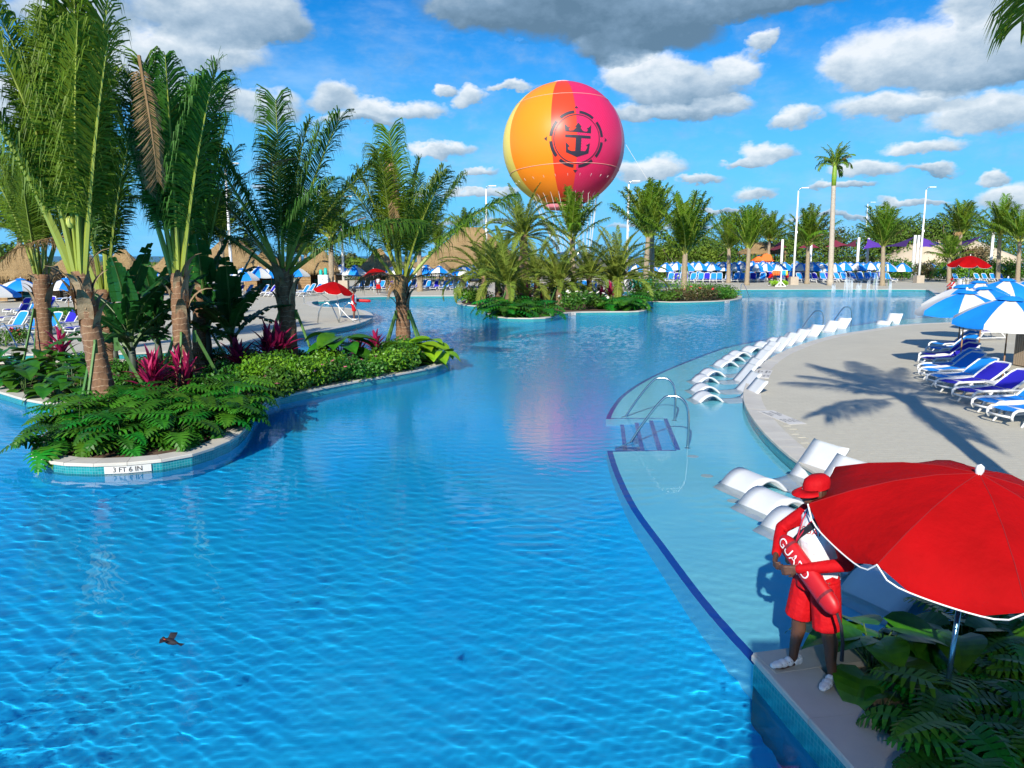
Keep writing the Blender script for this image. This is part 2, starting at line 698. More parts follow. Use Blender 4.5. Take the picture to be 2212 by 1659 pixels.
def island(name, outline, stones, soil=M_soil, label=None, step=0.6, w=.36):
    poly = resample(catmull(P2(outline), .3, True), step, True)
    if area2(poly) < 0:
        poly.reverse()                     # counter-clockwise: inside is on the left
    nn = normals2(poly, True)
    mb = MB()
    inner = [p + n_ * .05 for p, n_ in zip(poly, nn)]
    mb.prism([(p.x, p.y) for p in inner], FLOOR_Z, -0.05)
    o = mb.build(name, soil)
    struct(o)
    coping(poly, True, o, stones=stones, w=w)
    wall_band(poly, True, o)
    return o, poly


# ---- far deck with the left peninsula
edge_far = [(-420, 775), (-200, 770), (0, 766), (200, 764), (333, 761), (432, 752), (525, 739), (600, 729), (666, 719), (761, 702), (797, 690), (806, 682),
            (796, 674), (775, 668.5), (740, 664), (694, 662.5), (674, 656), (680, 650.5), (722, 648.6), (751, 643), (831, 640), (884, 639), (990, 638.5), (1100, 636),
            (1250, 632), (1400, 628), (1500, 626), (1590, 625), (1800, 624.5), (1985, 625), (2010, 628), (2024, 638), (2055, 645), (2095, 643), (2125, 633), (2200, 628), (2400, 629), (2700, 634)]
ef = resample(catmull(P2(edge_far), .5), 1.0)
ef_poly = [Vector((-75, ef[0].y))] + ef + [Vector((150, ef[-1].y)), Vector((150, 142)), Vector((-75, 142))]
mb = MB()
mb.prism([(p.x, p.y) for p in ef_poly], FLOOR_Z, 0.0)
deck_far = struct(mb.build('pool_deck', M_deck))
coping(ef, False, deck_far, stones=False, z=0.006, w=.45)
wall_band(ef, False, deck_far)

# ---- right deck behind the tanning shelf
edge_right = [(2900, 676), (2500, 684), (2212, 691), (2060, 696), (1957, 701), (1880, 712), (1815, 722), (1760, 735), (1700, 756), (1660, 777), (1630, 803), (1612, 832), (1608, 860), (1620, 890), (1650, 930),
              (1700, 977), (1750, 1012), (1800, 1040), (1865, 1083), (1960, 1150), (2100, 1245), (2300, 1390), (2500, 1540)]
er = resample(catmull(P2(edge_right), .3), .62)
er_poly = er + [Vector((26, er[-1].y)), Vector((60, 6)), Vector((60, er[0].y))]
if area2(er_poly) < 0:
    er_poly.reverse()
    er = list(reversed(er))
mb = MB()
mb.prism([(p.x, p.y) for p in er_poly], FLOOR_Z, 0.0)
deck_right = struct(mb.build('pool_deck', M_deck))
coping(er, False, deck_right, stones=True, z=0.006, w=.42)
wall_band(er, False, deck_right)

# pavers laid in rows on the near part of the right deck
near_pav = []
PW, PH = .30, .15
rng = random.Random(5)
ang = radians(4)
ca, sa = cos(ang), sin(ang)
for jr in range(-20, 190):
    for ir in range(-60, 90):
        u = (ir + (.5 if jr % 2 else 0)) * PW
        v = jr * PH
        x, y = u * ca - v * sa, u * sa + v * ca
        if not (9.2 < y < 17.0 and 1 < x < 12.5):
            continue
        if x > y * .72 + 1 or not inside(x, y, er_poly) or dist_poly(x, y, er, False) < .60:
            continue
        near_pav.append((hypot(x, y), x, y))
near_pav.sort()
pav_mesh = []
for q in range(4):
    mb = MB()
    a, b = PW / 2 - .0009, PH / 2 - .0009
    mb.add([(-a, -b, -.01), (a, -b, -.01), (a, b, -.01), (-a, b, -.01), (-a + .0008, -b + .0008, .0035), (a - .0008, -b + .0008, .0035), (a - .0008, b - .0008, .0035), (-a + .0008, b - .0008, .0035)],
           [(4, 5, 6, 7), (0, 1, 5, 4), (1, 2, 6, 5), (2, 3, 7, 6), (3, 0, 4, 7)])
    pav_mesh.append(mb.mesh('paver', M_paver))
rest = MB()
for i, (d_, x, y) in enumerate(near_pav):
    dz = rng.uniform(.0035, .0045)
    rot = (rng.uniform(-.003, .003), rng.uniform(-.003, .003), ang)
    if i < 300:
        from_mesh('paver', pav_mesh[i % 4], deck_right, (x, y, dz), rot)
    else:
        a, b = PW / 2 - .0009, PH / 2 - .0009
        tx, ty = rot[0], rot[1]
        v = []
        for (sx, sy, zz) in ((-a, -b, -.01), (a, -b, -.01), (a, b, -.01), (-a, b, -.01), (-a + .0008, -b + .0008, .0035), (a - .0008, -b + .0008, .0035), (a - .0008, b - .0008, .0035), (-a + .0008, b - .0008, .0035)):
            v.append((x + sx * ca - sy * sa, y + sx * sa + sy * ca, dz + zz + sy * tx - sx * ty))
        rest.add(v, [(4, 5, 6, 7), (0, 1, 5, 4), (1, 2, 6, 5), (2, 3, 7, 6), (3, 0, 4, 7)])
if rest.v:
    o = rest.build('paver_field', M_paver, deck_right)
    o['kind'] = 'stuff'

# ---- tanning shelf with the recessed steps
sh_far = [(2900, 668), (2400, 672), (2000, 686), (1850, 702), (1760, 716), (1640, 736), (1560, 753), (1470, 786), (1400, 817), (1345, 852), (1318, 885), (1309, 905)]
sh_near = [(1311, 974), (1325, 1020), (1360, 1095), (1420, 1180), (1500, 1290), (1580, 1385), (1640, 1450), (1760, 1600), (1900, 1750)]
W2 = lambda lst, z: [Vector(Gw(x, y, z)[:2]) for x, y in lst]
sf = resample(catmull(W2(sh_far, SHELF_Z), .3), .5)
sn_ = resample(catmull(W2(sh_near, SHELF_Z), .3), .5)
st_far_in, st_near_in = Vector(Gw(1433, 904, SHELF_Z)[:2]), Vector(Gw(1460, 972, SHELF_Z)[:2])
shelf_line = sf + [st_far_in, st_near_in] + sn_
sh_poly = shelf_line + [Vector((sn_[-1].x + 12, sn_[-1].y)), Vector((60, 5)), Vector((60, sf[0].y))]
mb = MB()
mb.prism([(p.x, p.y) for p in (sh_poly if area2(sh_poly) > 0 else reversed(sh_poly))], FLOOR_Z, SHELF_Z)
shelf = struct(mb.build('tanning_shelf', M_shelf))
shelf.cycles.is_caustics_receiver = True


def strip(line, w, z, name, m_, parent, side=1):
    nn = normals2(line, False)
    mb = MB()
    for p, n_ in zip(line, nn):
        q = p + n_ * w * side
        mb.v += [(p.x, p.y, z), (q.x, q.y, z)]
    for i in range(len(line) - 1):
        mb.f.append((2 * i, 2 * i + 1, 2 * i + 3, 2 * i + 2) if side < 0 else (2 * i, 2 * i + 2, 2 * i + 3, 2 * i + 1))
        mb.mi.append(0)
    o = mb.build(name, m_, parent)
    o.cycles.is_caustics_receiver = True
    return o


strip(sf[int(len(sf) * .35):], .11, SHELF_Z + .005, 'edge_tile_line', M_line, shelf, 1)
strip(sn_, .11, SHELF_Z + .005, 'edge_tile_line', M_line, shelf, 1)
strip([sf[-1], st_far_in], .07, SHELF_Z + .009, 'edge_tile_line', M_line, shelf, 1)
strip([st_near_in, sn_[0]], .07, SHELF_Z + .009, 'edge_tile_line', M_line, shelf, 1)
M_tread = mat('step_plaster', (.01, .42, .86), .6)
A0, A1, B0, B1 = sf[-1], st_far_in, sn_[0], st_near_in       # outer far, inner far, outer near, inner near
for i in range(4):
    t0, t1 = i / 4, (i + 1) / 4
    zz = SHELF_Z - .2 * (i + 1)
    qa, qb = A1.lerp(A0, t0), A1.lerp(A0, t1)
    ra, rb = B1.lerp(B0, t0), B1.lerp(B0, t1)
    mb = MB()
    poly = [(qa.x, qa.y), (qb.x, qb.y), (rb.x, rb.y), (ra.x, ra.y)]
    if area2(poly) < 0:
        poly.reverse()
    mb.prism(poly, FLOOR_Z, zz)
    o = mb.build('step_tread', M_tread, shelf)
    o.cycles.is_caustics_receiver = True
    strip([qa, ra], .09, (SHELF_Z if i == 0 else zz + .2) + .008, 'step_nosing', M_line, shelf, 1)
strip([A0, B0], .1, SHELF_Z - .8 + .008, 'step_nosing', M_line, shelf, 1)
# flush drain lids on the shelf
M_lid = mat('drain_lid_plastic', (.50, .62, .62), .5)
for (x, y) in ((1527, 1028), (1585, 1082), (1497, 986)):
    p = Gw(x, y, SHELF_Z)
    MB().lathe([(.001, .014), (.10, .014), (.11, .006), (.11, .0)], 14, c=(p.x, p.y, SHELF_Z)).build('drain_lid', M_lid, shelf).cycles.is_caustics_receiver = True

# ---- islands
isl_left, pl_left = island('planted_island', [
    (968, 772), (960, 783), (930, 793), (880, 803), (830, 812), (760, 824), (700, 836), (640, 848), (598, 857), (572, 867), (556, 880), (545, 893), (540, 906), (528, 924), (503, 946),
    (468, 962), (420, 978), (360, 990), (280, 998), (200, 1001), (140, 999), (95, 993), (72, 982), (75, 960), (105, 930), (160, 900), (195, 885),
    (120, 872), (60, 862), (10, 848), (-60, 828), (-130, 806), (-120, 790), (-40, 782), (150, 777), (260, 776), (360, 772), (450, 769), (560, 766), (680, 765), (800, 757), (880, 752), (935, 757)], True, step=.55)
isl_mid, pl_mid = island('planted_island', [
    (988, 652), (1000, 658), (1040, 662), (1058, 668), (1054, 677), (1075, 684), (1120, 687), (1180, 686), (1212, 678), (1240, 674), (1300, 673), (1380, 672), (1398, 665), (1390, 655),
    (1405, 650.5), (1450, 652), (1520, 651), (1580, 648), (1602, 642), (1590, 637), (1520, 635.5), (1400, 637), (1250, 638), (1100, 638), (1020, 643)], False, step=.8)

# ---- near planter with straight coping where the guard stands
pc = [Vector(G(x, y)[:2]) for x, y in ((1630, 1413), (1871, 1680))]
pd = (pc[1] - pc[0]).normalized()
c_near = pc[0] + pd * 6.0
c_far = Vector(G(1790, 1392)[:2])
fd = (c_far - pc[0]).normalized()
c_far = pc[0] + fd * 7.0
pl_poly = [pc[0], c_near, c_near + fd * 7.0, c_far]
if area2(pl_poly) < 0:
    pl_poly.reverse()
mb = MB()
mb.prism([(p.x, p.y) for p in pl_poly], FLOOR_Z, -0.05)
planter = struct(mb.build('planter_bed', M_sand))
ln = resample([c_near, pc[0]], 1.0) if area2([pc[0], c_near, c_far]) < 0 else resample([pc[0], c_near], 1.0)
coping(ln, False, planter, w=.46, z=.0)
wall_band(ln, False, planter, z_tile=(-.05, -.42))
ln2 = resample([pc[0] + fd * .0, c_far], 1.0)
if (pc[0] - c_near).cross(c_far - pc[0]) > 0:
    pass
tmp = ln2 if area2([pc[0], c_far, c_near]) > 0 else list(reversed(ln2))
coping([p + Vector((0, 0)) for p in tmp], False, planter, w=.34, z=.004)
wall_band(tmp, False, planter)
PLN = (pc[0], pd, fd)

# ---- water: one rippled sheet
def make_water():
    ys = [1.5]
    while ys[-1] < 92:
        ys.append(ys[-1] + max(.026, .0045 * ys[-1]))
    Y = np.array(ys)
    NX = 560
    rs = random.Random(3)
    W = []
    for i in range(34):
        lam = .095 * 2 ** (rs.random() * 1.9) if i > 3 else .5 + .12 * i
        th = rs.gauss(pi / 2 - .12, .5)
        W.append((cos(th) * 2 * pi / lam, sin(th) * 2 * pi / lam, rs.random() * 6.28, (.00098 * lam if i > 3 else .00045 * lam) * rs.uniform(.6, 1.3)))
    u = np.linspace(-1, 1, NX)
    X = np.outer(Y * .80 + 3, u)
    YY = np.repeat(Y[:, None], NX, 1)
    Z = np.zeros_like(X)
    for kx, ky, ph, a in W:
        Z += a * np.sin(kx * X + ky * YY + ph + .7 * np.sin(.23 * kx * YY - .17 * ky * X + ph))
    u_ = X - (-1.9 + .27 * (YY - 5))                 # ripples flattened along a band, standing in for a shadow across the pool
    patch = .80 + .16 * np.sin(.55 * X + .35 * YY + 1) * np.sin(.42 * YY - .38 * X + .5) + .16 * np.sin(.9 * X - .6 * YY + 2.2 + .8 * np.sin(.7 * X)) - .5 * np.exp(-(u_ / 1.0) ** 2) - .3 * np.exp(-((u_ - 2.6) / .7) ** 2)
    Z *= patch * np.clip(1.1 - YY / 90, .5, 1)
    P = np.stack([X, YY, Z + WATER_Z], -1).reshape(-1, 3)
    n = len(ys)
    I = np.arange((n - 1) * NX).reshape(n - 1, NX)[:, :-1].reshape(-1)
    F = np.stack([I, I + 1, I + NX + 1, I + NX], -1)
    me = bpy.data.meshes.new('water')
    me.vertices.add(len(P))
    me.vertices.foreach_set('co', P.reshape(-1))
    me.loops.add(len(F) * 4)
    me.loops.foreach_set('vertex_index', F.reshape(-1).astype(np.int32))
    me.polygons.add(len(F))
    me.polygons.foreach_set('loop_start', np.arange(0, len(F) * 4, 4, dtype=np.int32))
    me.update(calc_edges=True)
    me.polygons.foreach_set('use_smooth', np.ones(len(F), dtype=bool))
    m = bpy.data.materials.new('pool_water')
    m.use_nodes = True
    k = NT(m.node_tree)
    k.n.clear()
    gl = k.node('ShaderNodeBsdfGlass')
    gl.inputs['IOR'].default_value = 1.33
    gl.inputs['Roughness'].default_value = 0.0
    gl.inputs['Color'].default_value = (.95, .99, 1, 1)
    # wind ripples of the open far water, too fine for the mesh
    tc = k.node('ShaderNodeTexCoord')
    sp = k.node('ShaderNodeSeparateXYZ')
    k.l.new(tc.outputs['Object'], sp.inputs[0])
    far = k.maprange(sp.outputs[1], 9, 42, 0.0, 1.0, True)
    hgt = k.noise(k.v('MULTIPLY', tc.outputs['Object'], (.6, 1.5, 1)), 7.0, 3, .6)
    bp = k.node('ShaderNodeBump')
    bp.inputs['Distance'].default_value = .05
    k.put(bp.inputs['Strength'], k.m('MULTIPLY', far, .62))
    k.l.new(hgt, bp.inputs['Height'])
    k.l.new(bp.outputs[0], gl.inputs['Normal'])
    o_ = k.node('ShaderNodeOutputMaterial')
    k.l.new(gl.outputs[0], o_.inputs[0])
    me.materials.append(m)
    w = from_mesh('pool_water', me)
    struct(w)
    w.cycles.is_caustics_caster = True
    sl.cycles.is_caustics_light = True


make_water()

# ------------------------------------------------------------------ palms
M_frond = mat('palm_leaf_green', (.085, .185, .012), .5, (.15, .25, .016), 1.2, spec=.22, rnd=.22, rhue=.02, trans=.32)
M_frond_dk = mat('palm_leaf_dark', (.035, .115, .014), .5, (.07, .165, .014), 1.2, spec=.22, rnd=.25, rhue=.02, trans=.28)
M_frond_br = mat('palm_leaf_dry', (.26, .145, .055), .8, (.36, .23, .10), 2.0, rnd=.2, trans=.15)
M_frond_ol = mat('date_palm_leaf', (.11, .165, .020), .55, (.19, .24, .032), 1.4, spec=.2, rnd=.22, rhue=.02, trans=.2)
M_rachis = mat('palm_stalk', (.30, .34, .05), .5, (.20, .27, .03), 2.0, rnd=.1)
M_sheath = mat('palm_sheath', (.34, .255, .15), .85, (.20, .13, .07), 5, .6, 25, rnd=.15)


def trunk_mat(name, a, b, ring, period=.16, wig=.25):
    m = bpy.data.materials.new(name)
    m.use_nodes = True
    k = NT(m.node_tree)
    bs = k.n['Principled BSDF']
    tc = k.node('ShaderNodeTexCoord')
    sp = k.node('ShaderNodeSeparateXYZ')
    k.l.new(tc.outputs['Object'], sp.inputs[0])
    nz = k.noise(tc.outputs['Object'], 3.5, 3)
    zz = k.m('ADD', sp.outputs[2], k.m('MULTIPLY', nz, wig))
    fr = k.m('FRACT', k.m('DIVIDE', zz, period))
    ringf = k.maprange(fr, 0.0, 0.16, 1.0, 0.0, True)
    n2 = k.noise(k.v('MULTIPLY', tc.outputs['Object'], (1, 1, .35)), 14.0, 4)
    c = k.mix(k.maprange(n2, .35, .65), a, b)
    c = k.mix(k.m('MULTIPLY', ringf, k.maprange(nz, .3, .6, .45, 1)), c, ring)
    k.l.new(c, bs.inputs['Base Color'])
    bs.inputs['Roughness'].default_value = .85
    bp = k.node('ShaderNodeBump')
    bp.inputs['Strength'].default_value = .7
    bp.inputs['Distance'].default_value = .02
    k.l.new(k.m('ADD', ringf, k.m('MULTIPLY', n2, .6)), bp.inputs['Height'])
    k.l.new(bp.outputs[0], bs.inputs['Normal'])
    MATS[name] = m
    return m


M_trunk = trunk_mat('coconut_trunk', (.24, .13, .068), (.14, .07, .035), (.42, .31, .20))
M_trunk_far = trunk_mat('pale_trunk', (.36, .29, .20), (.26, .20, .13), (.46, .38, .28), .2)
M_trunk_date = trunk_mat('date_trunk', (.22, .15, .09), (.12, .075, .04), (.32, .22, .12), .11, .12)
M_royal = trunk_mat('royal_trunk', (.50, .44, .36), (.40, .34, .27), (.42, .36, .28), .5)
M_crownshaft = mat('crownshaft', (.16, .30, .02), .4, (.24, .36, .03), 3)


def frond_mesh(name, th0, bend, nl, leaf_len, leaf_w, mats, seed, droop=1.0, trim=False, bare=.2, stiff=0.0, twist=.5, width=.016, fold=.35):
    """unit-length frond leaving the origin at th0 from vertical in +X, bending over by 'bend'; leaflets droop with gravity"""
    rs = random.Random(seed)
    mb = MB()
    NS = 14
    path, tans = [], []
    p = Vector((0, 0, 0))
    sidew = rs.uniform(-.12, .12)
    for i in range(NS + 1):
        s_ = i / NS
        th = th0 + bend * s_ ** 1.6
        t = Vector((sin(th), sidew * s_ * 1.2, cos(th))).normalized()
        path.append(p.copy())
        tans.append(t)
        p = p + t / NS
    rad = [width * (1 - .86 * (i / NS)) for i in range(NS + 1)]
    mb.tube(path, rad, 5, True, 0, flat=.7)

    def at(s_):
        f = min(NS - 1e-6, s_ * NS)
        i = int(f)
        return path[i].lerp(path[i + 1], f - i), tans[i].lerp(tans[min(i + 1, NS)], f - i).normalized()

    for i in range(nl):
        s_ = bare + (1 - bare) * (i + rs.random() * .5) / nl
        pos, t = at(s_)
        side = Vector((0, 1, 0)) - t * t.y
        side.normalize()
        upn = side.cross(t) * -1
        q = (s_ - bare) / (1 - bare)
        ll = leaf_len * (sin(pi * min(1, .16 + .80 * q)) ** .6 if not trim else (.55 + .45 * min(1, q * 3)) * (1 - .22 * q))
        for sg in (-1, 1):
            if rs.random() < .04:
                continue
            L = ll * rs.uniform(.82, 1.12)
            d = (side * sg * (1.0 - .35 * q) + t * (.55 + .45 * q) + upn * (fold * rs.uniform(.4, 1.4)) + Vector((rs.uniform(-.1, .1), rs.uniform(-.1, .1), rs.uniform(-.1, .1)))).normalized()
            wv = (t - d * t.dot(d)).normalized()
            wv = (wv + upn * rs.uniform(-twist, twist)).normalized() * leaf_w
            a = pos
            g_ = Vector((0, 0, -1)) * droop * rs.uniform(.75, 1.35)
            m1 = a + d * L * .38 + g_ * L * .06
            m2 = a + d * L * .70 + g_ * L * .26
            e = a + d * L * (.92 - .12 * droop) + g_ * L * .52
            mb.add([a + wv * .45, a - wv * .45, m1 + wv, m1 - wv, m2 + wv * .8, m2 - wv * .8, e], [(0, 1, 3, 2), (2, 3, 5, 4), (4, 5, 6)], 1)
    return mb.mesh(name, mats)


def sheath_mesh(seed):
    rs = random.Random(seed)
    mb = MB()
    n = 6
    v = []
    bend = rs.uniform(.9, 1.9)
    p = Vector((0, 0, 0))
    for i in range(n + 1):
        s_ = i / n
        th = -.1 + bend * s_ ** 1.3
        w = .5 * (.26 * (1 - s_) + .05) * (1 + .5 * sin(s_ * 3))
        curl = .25 * s_
        v += [p + Vector((curl * w, -w, -.3 * w)), p, p + Vector((-curl * w, w, -.3 * w))]
        p = p + Vector((sin(th), 0, cos(th))) / n
    f = []
    for i in range(n):
        f += [(3 * i, 3 * i + 1, 3 * i + 4, 3 * i + 3), (3 * i + 1, 3 * i + 2, 3 * i + 5, 3 * i + 4)]
    mb.add(v, f)
    return mb.mesh('dry_sheath', M_sheath)


SHEATHS = [sheath_mesh(i) for i in range(4)]
FR = {}


def fronds(key, nl, mats, leaf_len, leaf_w, droop, trims=(True, False), width=.016, bend=1.0, bare=.2, tilts=(6, 22, 40, 62, 88), fold=.35, twist=.5):
    out = []
    for i, th in enumerate(tilts):
        for j in range(2):
            b = bend * (radians(16 + th * .45) if j == 0 else radians(30 + th * .6))
            out.append((th, frond_mesh('frond', radians(th), b, nl, leaf_len, leaf_w, mats, 100 * i + j + len(key), droop, trims[j % 2], bare, width=width, fold=fold, twist=twist)))
    FR[key] = out


fronds('near', 130, [M_rachis, M_frond], .29, .0038, 1.02, bend=.62, bare=.26)
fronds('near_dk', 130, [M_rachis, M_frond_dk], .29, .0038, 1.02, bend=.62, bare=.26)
fronds('dry', 80, [M_frond_br, M_frond_br], .20, .0036, 1.3, tilts=(40, 75, 95), bare=.12)
fronds('far', 54, [M_rachis, M_frond], .30, .0095, 1.0, bend=.6)
fronds('date', 90, [M_rachis, M_frond_ol], .15, .0048, .5, trims=(False, False), width=.012, bend=1.7, bare=.1, tilts=(8, 30, 52, 75, 100), fold=.5, twist=.8)
fronds('royal', 24, [M_rachis, M_frond], .2, .018, 1.2, trims=(False, False), bend=2.3, tilts=(10, 40, 70))


def braces(root, base, r, h, n=3, ph=.3, m_=None, spread=.75, w=.075):
    m_ = m_ or M_brace
    for i in range(n):
        a = ph + 2 * pi * i / n
        d = Vector((cos(a), sin(a), 0))
        mb = MB()
        mb.bar(base + d * (r + spread) + Vector((0, 0, -.03)), base + d * (r + .05) + Vector((0, 0, h)), w, w * .6, up=(-sin(a), cos(a), 0))
        mb.build('brace', m_, root)
        mb = MB()
        mb.bar(base + d * (r + .03) + Vector((0, 0, h - .22)), base + d * (r + .03) + Vector((0, 0, h + .10)), w * 1.2, .045, up=(-sin(a), cos(a), 0))
        mb.build('brace_block', m_, root)


M_brace = mat('green_timber', (.06, .17, .035), .6, (.10, .22, .05), 6, rnd=.08)


def palm(name, label, base, top, r0, r1, nf, flen, key, seed, group=None, tm=None, dry=0, tilt=(5, 70), sheaths=0, brace=0, bh=1.1, cat='palm tree', lean=0.0, crown=None, hang=0, azc=None, rings=18):
    """base and top are world points; fronds leave from the top"""
    rs = random.Random(seed)
    base, top = Vector(base), Vector(top)
    root = empty(name, base, 0, label, cat, group)
    H = top - base
    mb = MB()
    pts, rad = [], []
    side = Vector((rs.uniform(-1, 1), rs.uniform(-1, 1), 0)) * lean * H.length
    for i in range(rings + 1):
        t = i / rings
        q = H * t + side * (t * (1 - t))
        if i == 0:
            q = q - Vector((0, 0, .12))
        pts.append(q)
        flare = 1 + .35 * max(0, 1 - t * 8) ** 2
        rad.append((r0 * (1 - t) + r1 * t) * flare * (1 + .035 * (1 if i % 2 else -1)))
    mb.tube(pts, rad, 14)
    mb.build('trunk', tm or M_trunk, root, smooth=True)
    F = FR[key]
    for i in range(nf):
        th = tilt[0] + (tilt[1] - tilt[0]) * ((i + rs.random()) / nf) ** 1.15
        cand = min(F, key=lambda q: abs(q[0] - th) + rs.random() * 9)
        az = i * 2.39996 + rs.uniform(-.35, .35)
        if azc is not None and rs.random() < azc[1]:
            az = azc[0] + rs.uniform(-1.1, 1.1)
        o = from_mesh('frond', cand[1], root, H + Vector((cos(az), sin(az), 0)) * r1 * .5 + Vector((0, 0, -.25 * (i / nf))), (0, radians(th - cand[0]) * .7, 0), flen * rs.uniform(.8, 1.1))
        o.rotation_euler = (Matrix.Rotation(az, 3, 'Z') @ Matrix.Rotation(radians(th - cand[0]) * .8, 3, 'Y') @ Matrix.Rotation(rs.uniform(-.25, .25), 3, 'Z')).to_euler()
    for i in range(dry):
        cand = FR['dry'][rs.randrange(3)]
        az = rs.uniform(0, 2 * pi)
        from_mesh('dry_frond', cand[1], root, H + Vector((0, 0, -.15)), (0, 0, az), flen * rs.uniform(.55, .8))
    for i in range(sheaths):
        az = i * 2.4 + rs.uniform(-.4, .4)
        t = 1 - .34 * (i / max(1, sheaths)) * min(1, 3.4 / H.length)
        o = from_mesh('dry_sheath', SHEATHS[i % 4], root, H * t + Vector((cos(az), sin(az), 0)) * r1 * .92 + Vector((0, 0, -.3)), (0, rs.uniform(-.15, .35), az), rs.uniform(.6, 1.15))
    if brace:
        braces(root, Vector((0, 0, 0)), r0, bh, brace, rs.uniform(0, 2))
    return root


def px_palm(name, label, bx, by, tx, ty, **kw):
    b = G(bx, by)
    t = A(tx, ty, b.y)
    return palm(name, label, b, t, **kw)


gp = 'coconut palms on the left island'
p1 = px_palm('coconut_palm', 'tallest coconut palm with thick ringed trunk leaning left at the front of the left island', 232, 878, 172, 585, r0=.27, r1=.19, nf=15, flen=6.6, key='near', seed=1, group=gp, tilt=(1, 17), sheaths=14, brace=3, bh=1.55, lean=.06, rings=30)
p2 = px_palm('coconut_palm', 'leftmost coconut palm on the left island, bearing a dry horizontal frond', 98, 776, 88, 592, r0=.27, r1=.26, nf=12, flen=5.2, key='near', seed=2, group=gp, tilt=(2, 22), sheaths=8, brace=3, bh=1.7)
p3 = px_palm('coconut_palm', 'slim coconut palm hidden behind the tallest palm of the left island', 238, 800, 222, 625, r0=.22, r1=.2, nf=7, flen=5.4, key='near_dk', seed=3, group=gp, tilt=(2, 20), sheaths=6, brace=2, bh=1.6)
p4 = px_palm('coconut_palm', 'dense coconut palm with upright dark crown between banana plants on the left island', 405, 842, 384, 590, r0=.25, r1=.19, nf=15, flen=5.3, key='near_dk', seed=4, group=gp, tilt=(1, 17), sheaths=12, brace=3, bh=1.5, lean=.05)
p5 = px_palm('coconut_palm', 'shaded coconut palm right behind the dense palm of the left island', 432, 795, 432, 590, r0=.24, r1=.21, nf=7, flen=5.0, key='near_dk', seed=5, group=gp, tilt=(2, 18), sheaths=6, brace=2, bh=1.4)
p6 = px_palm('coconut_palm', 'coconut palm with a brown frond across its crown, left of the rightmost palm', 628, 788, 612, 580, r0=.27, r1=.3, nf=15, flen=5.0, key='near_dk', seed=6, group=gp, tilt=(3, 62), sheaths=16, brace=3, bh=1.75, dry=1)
p7 = px_palm('coconut_palm', 'rightmost coconut palm on the left island, dry leaflets hanging in its crown', 872, 762, 868, 600, r0=.30, r1=.22, nf=14, flen=5.0, key='near', seed=7, group=gp, tilt=(3, 40), sheaths=14, brace=4, bh=1.5, dry=3)
# hand-placed dry fronds
def dry_at(pm, px, py, dy, me, az, ry, sc):
    o_ = from_mesh('dry_frond', me, pm, A(px, py, pm.location.y + dy) - pm.location, None, sc)
    o_.rotation_euler = (Matrix.Rotation(az, 3, 'Z') @ Matrix.Rotation(ry, 3, 'Y')).to_euler()


dry_at(p2, 185, 508, -.6, FR['dry'][2][1], pi + .1, radians(18), 3.3)
dry_at(p2, 60, 520, -.4, FR['dry'][3][1], -.1, radians(14), 3.0)
dry_at(p6, 642, 342, -1.0, FR['dry'][2][1], pi + .2, radians(24), 2.3)
dry_at(p7, 838, 330, -.8, FR['dry'][2][1], -1.2, radians(80), 2.6)
dry_at(p7, 790, 470, -.5, FR['dry'][3][1], pi - .3, radians(30), 2.0)
dry_at(p1, 300, 120, -.3, FR['dry'][2][1], -.9, radians(86), 2.8)
dry_at(p4, 318, 250, -.6, FR['dry'][3][1], -2.0, radians(80), 2.2)
M_coconut = mat('green_coconut', (.50, .52, .10), .4)
b_ = G(232, 878)
cc_ = A(152, 480, b_.y - .2) - b_
MB().lathe([(.001, -.14), (.07, -.11), (.10, -.02), (.09, .07), (.05, .13), (.001, .15)], 10).build('coconut', M_coconut, p1, True, cc_)

# ---- palms of the middle island
gm = 'date palms on the middle island'
dp = dict(key='date', tm=M_trunk_date, cat='palm tree', group=gm)
px_palm('date_palm', 'largest date palm with high spreading crown at the back of the middle island', 1135, 645, 1130, 505, r0=.42, r1=.34, nf=46, flen=4.4, seed=11, tilt=(4, 105), **dp)
px_palm('date_palm', 'front date palm nearest the water on the middle island', 1100, 668, 1095, 610, r0=.27, r1=.25, nf=38, flen=3.9, seed=12, tilt=(4, 78), brace=3, bh=1.2, **dp)
px_palm('date_palm', 'date palm beside the hibiscus in the centre of the middle island', 1208, 658, 1207, 612, r0=.25, r1=.22, nf=40, flen=3.6, seed=13, tilt=(5, 92), brace=3, bh=1.4, **dp)
px_palm('date_palm', 'rightmost date palm of the middle island over red cordylines', 1338, 652, 1334, 600, r0=.28, r1=.26, nf=40, flen=4.3, seed=14, tilt=(4, 80), brace=3, bh=1.4, **dp)
px_palm('date_palm', 'leftmost date palm of the middle island at its rounded tip', 1047, 657, 1045, 596, r0=.22, r1=.2, nf=34, flen=3.7, seed=15, tilt=(5, 85), brace=1, bh=1.2, **dp)
px_palm('date_palm', 'slim date palm just right of the leftmost one on the middle island', 1075, 655, 1074, 598, r0=.2, r1=.18, nf=32, flen=3.6, seed=16, tilt=(5, 90), **dp)
px_palm('date_palm', 'dark date palm in the shade behind the front one on the middle island', 1158, 652, 1160, 595, r0=.25, r1=.22, nf=32, flen=3.5, seed=17, tilt=(8, 95), **dp)
px_palm('date_palm', 'date palm left of the rightmost one on the middle island', 1275, 653, 1272, 596, r0=.24, r1=.21, nf=32, flen=3.7, seed=18, tilt=(6, 95), brace=2, bh=1.3, **dp)
px_palm('coconut_palm', 'coconut palm standing in front of the balloon foot, upright crown', 1240, 642, 1236, 515, r0=.25, r1=.22, nf=16, flen=4.4, key='far', seed=19, group='coconut palms behind the pool', tilt=(3, 60), tm=M_trunk_far)

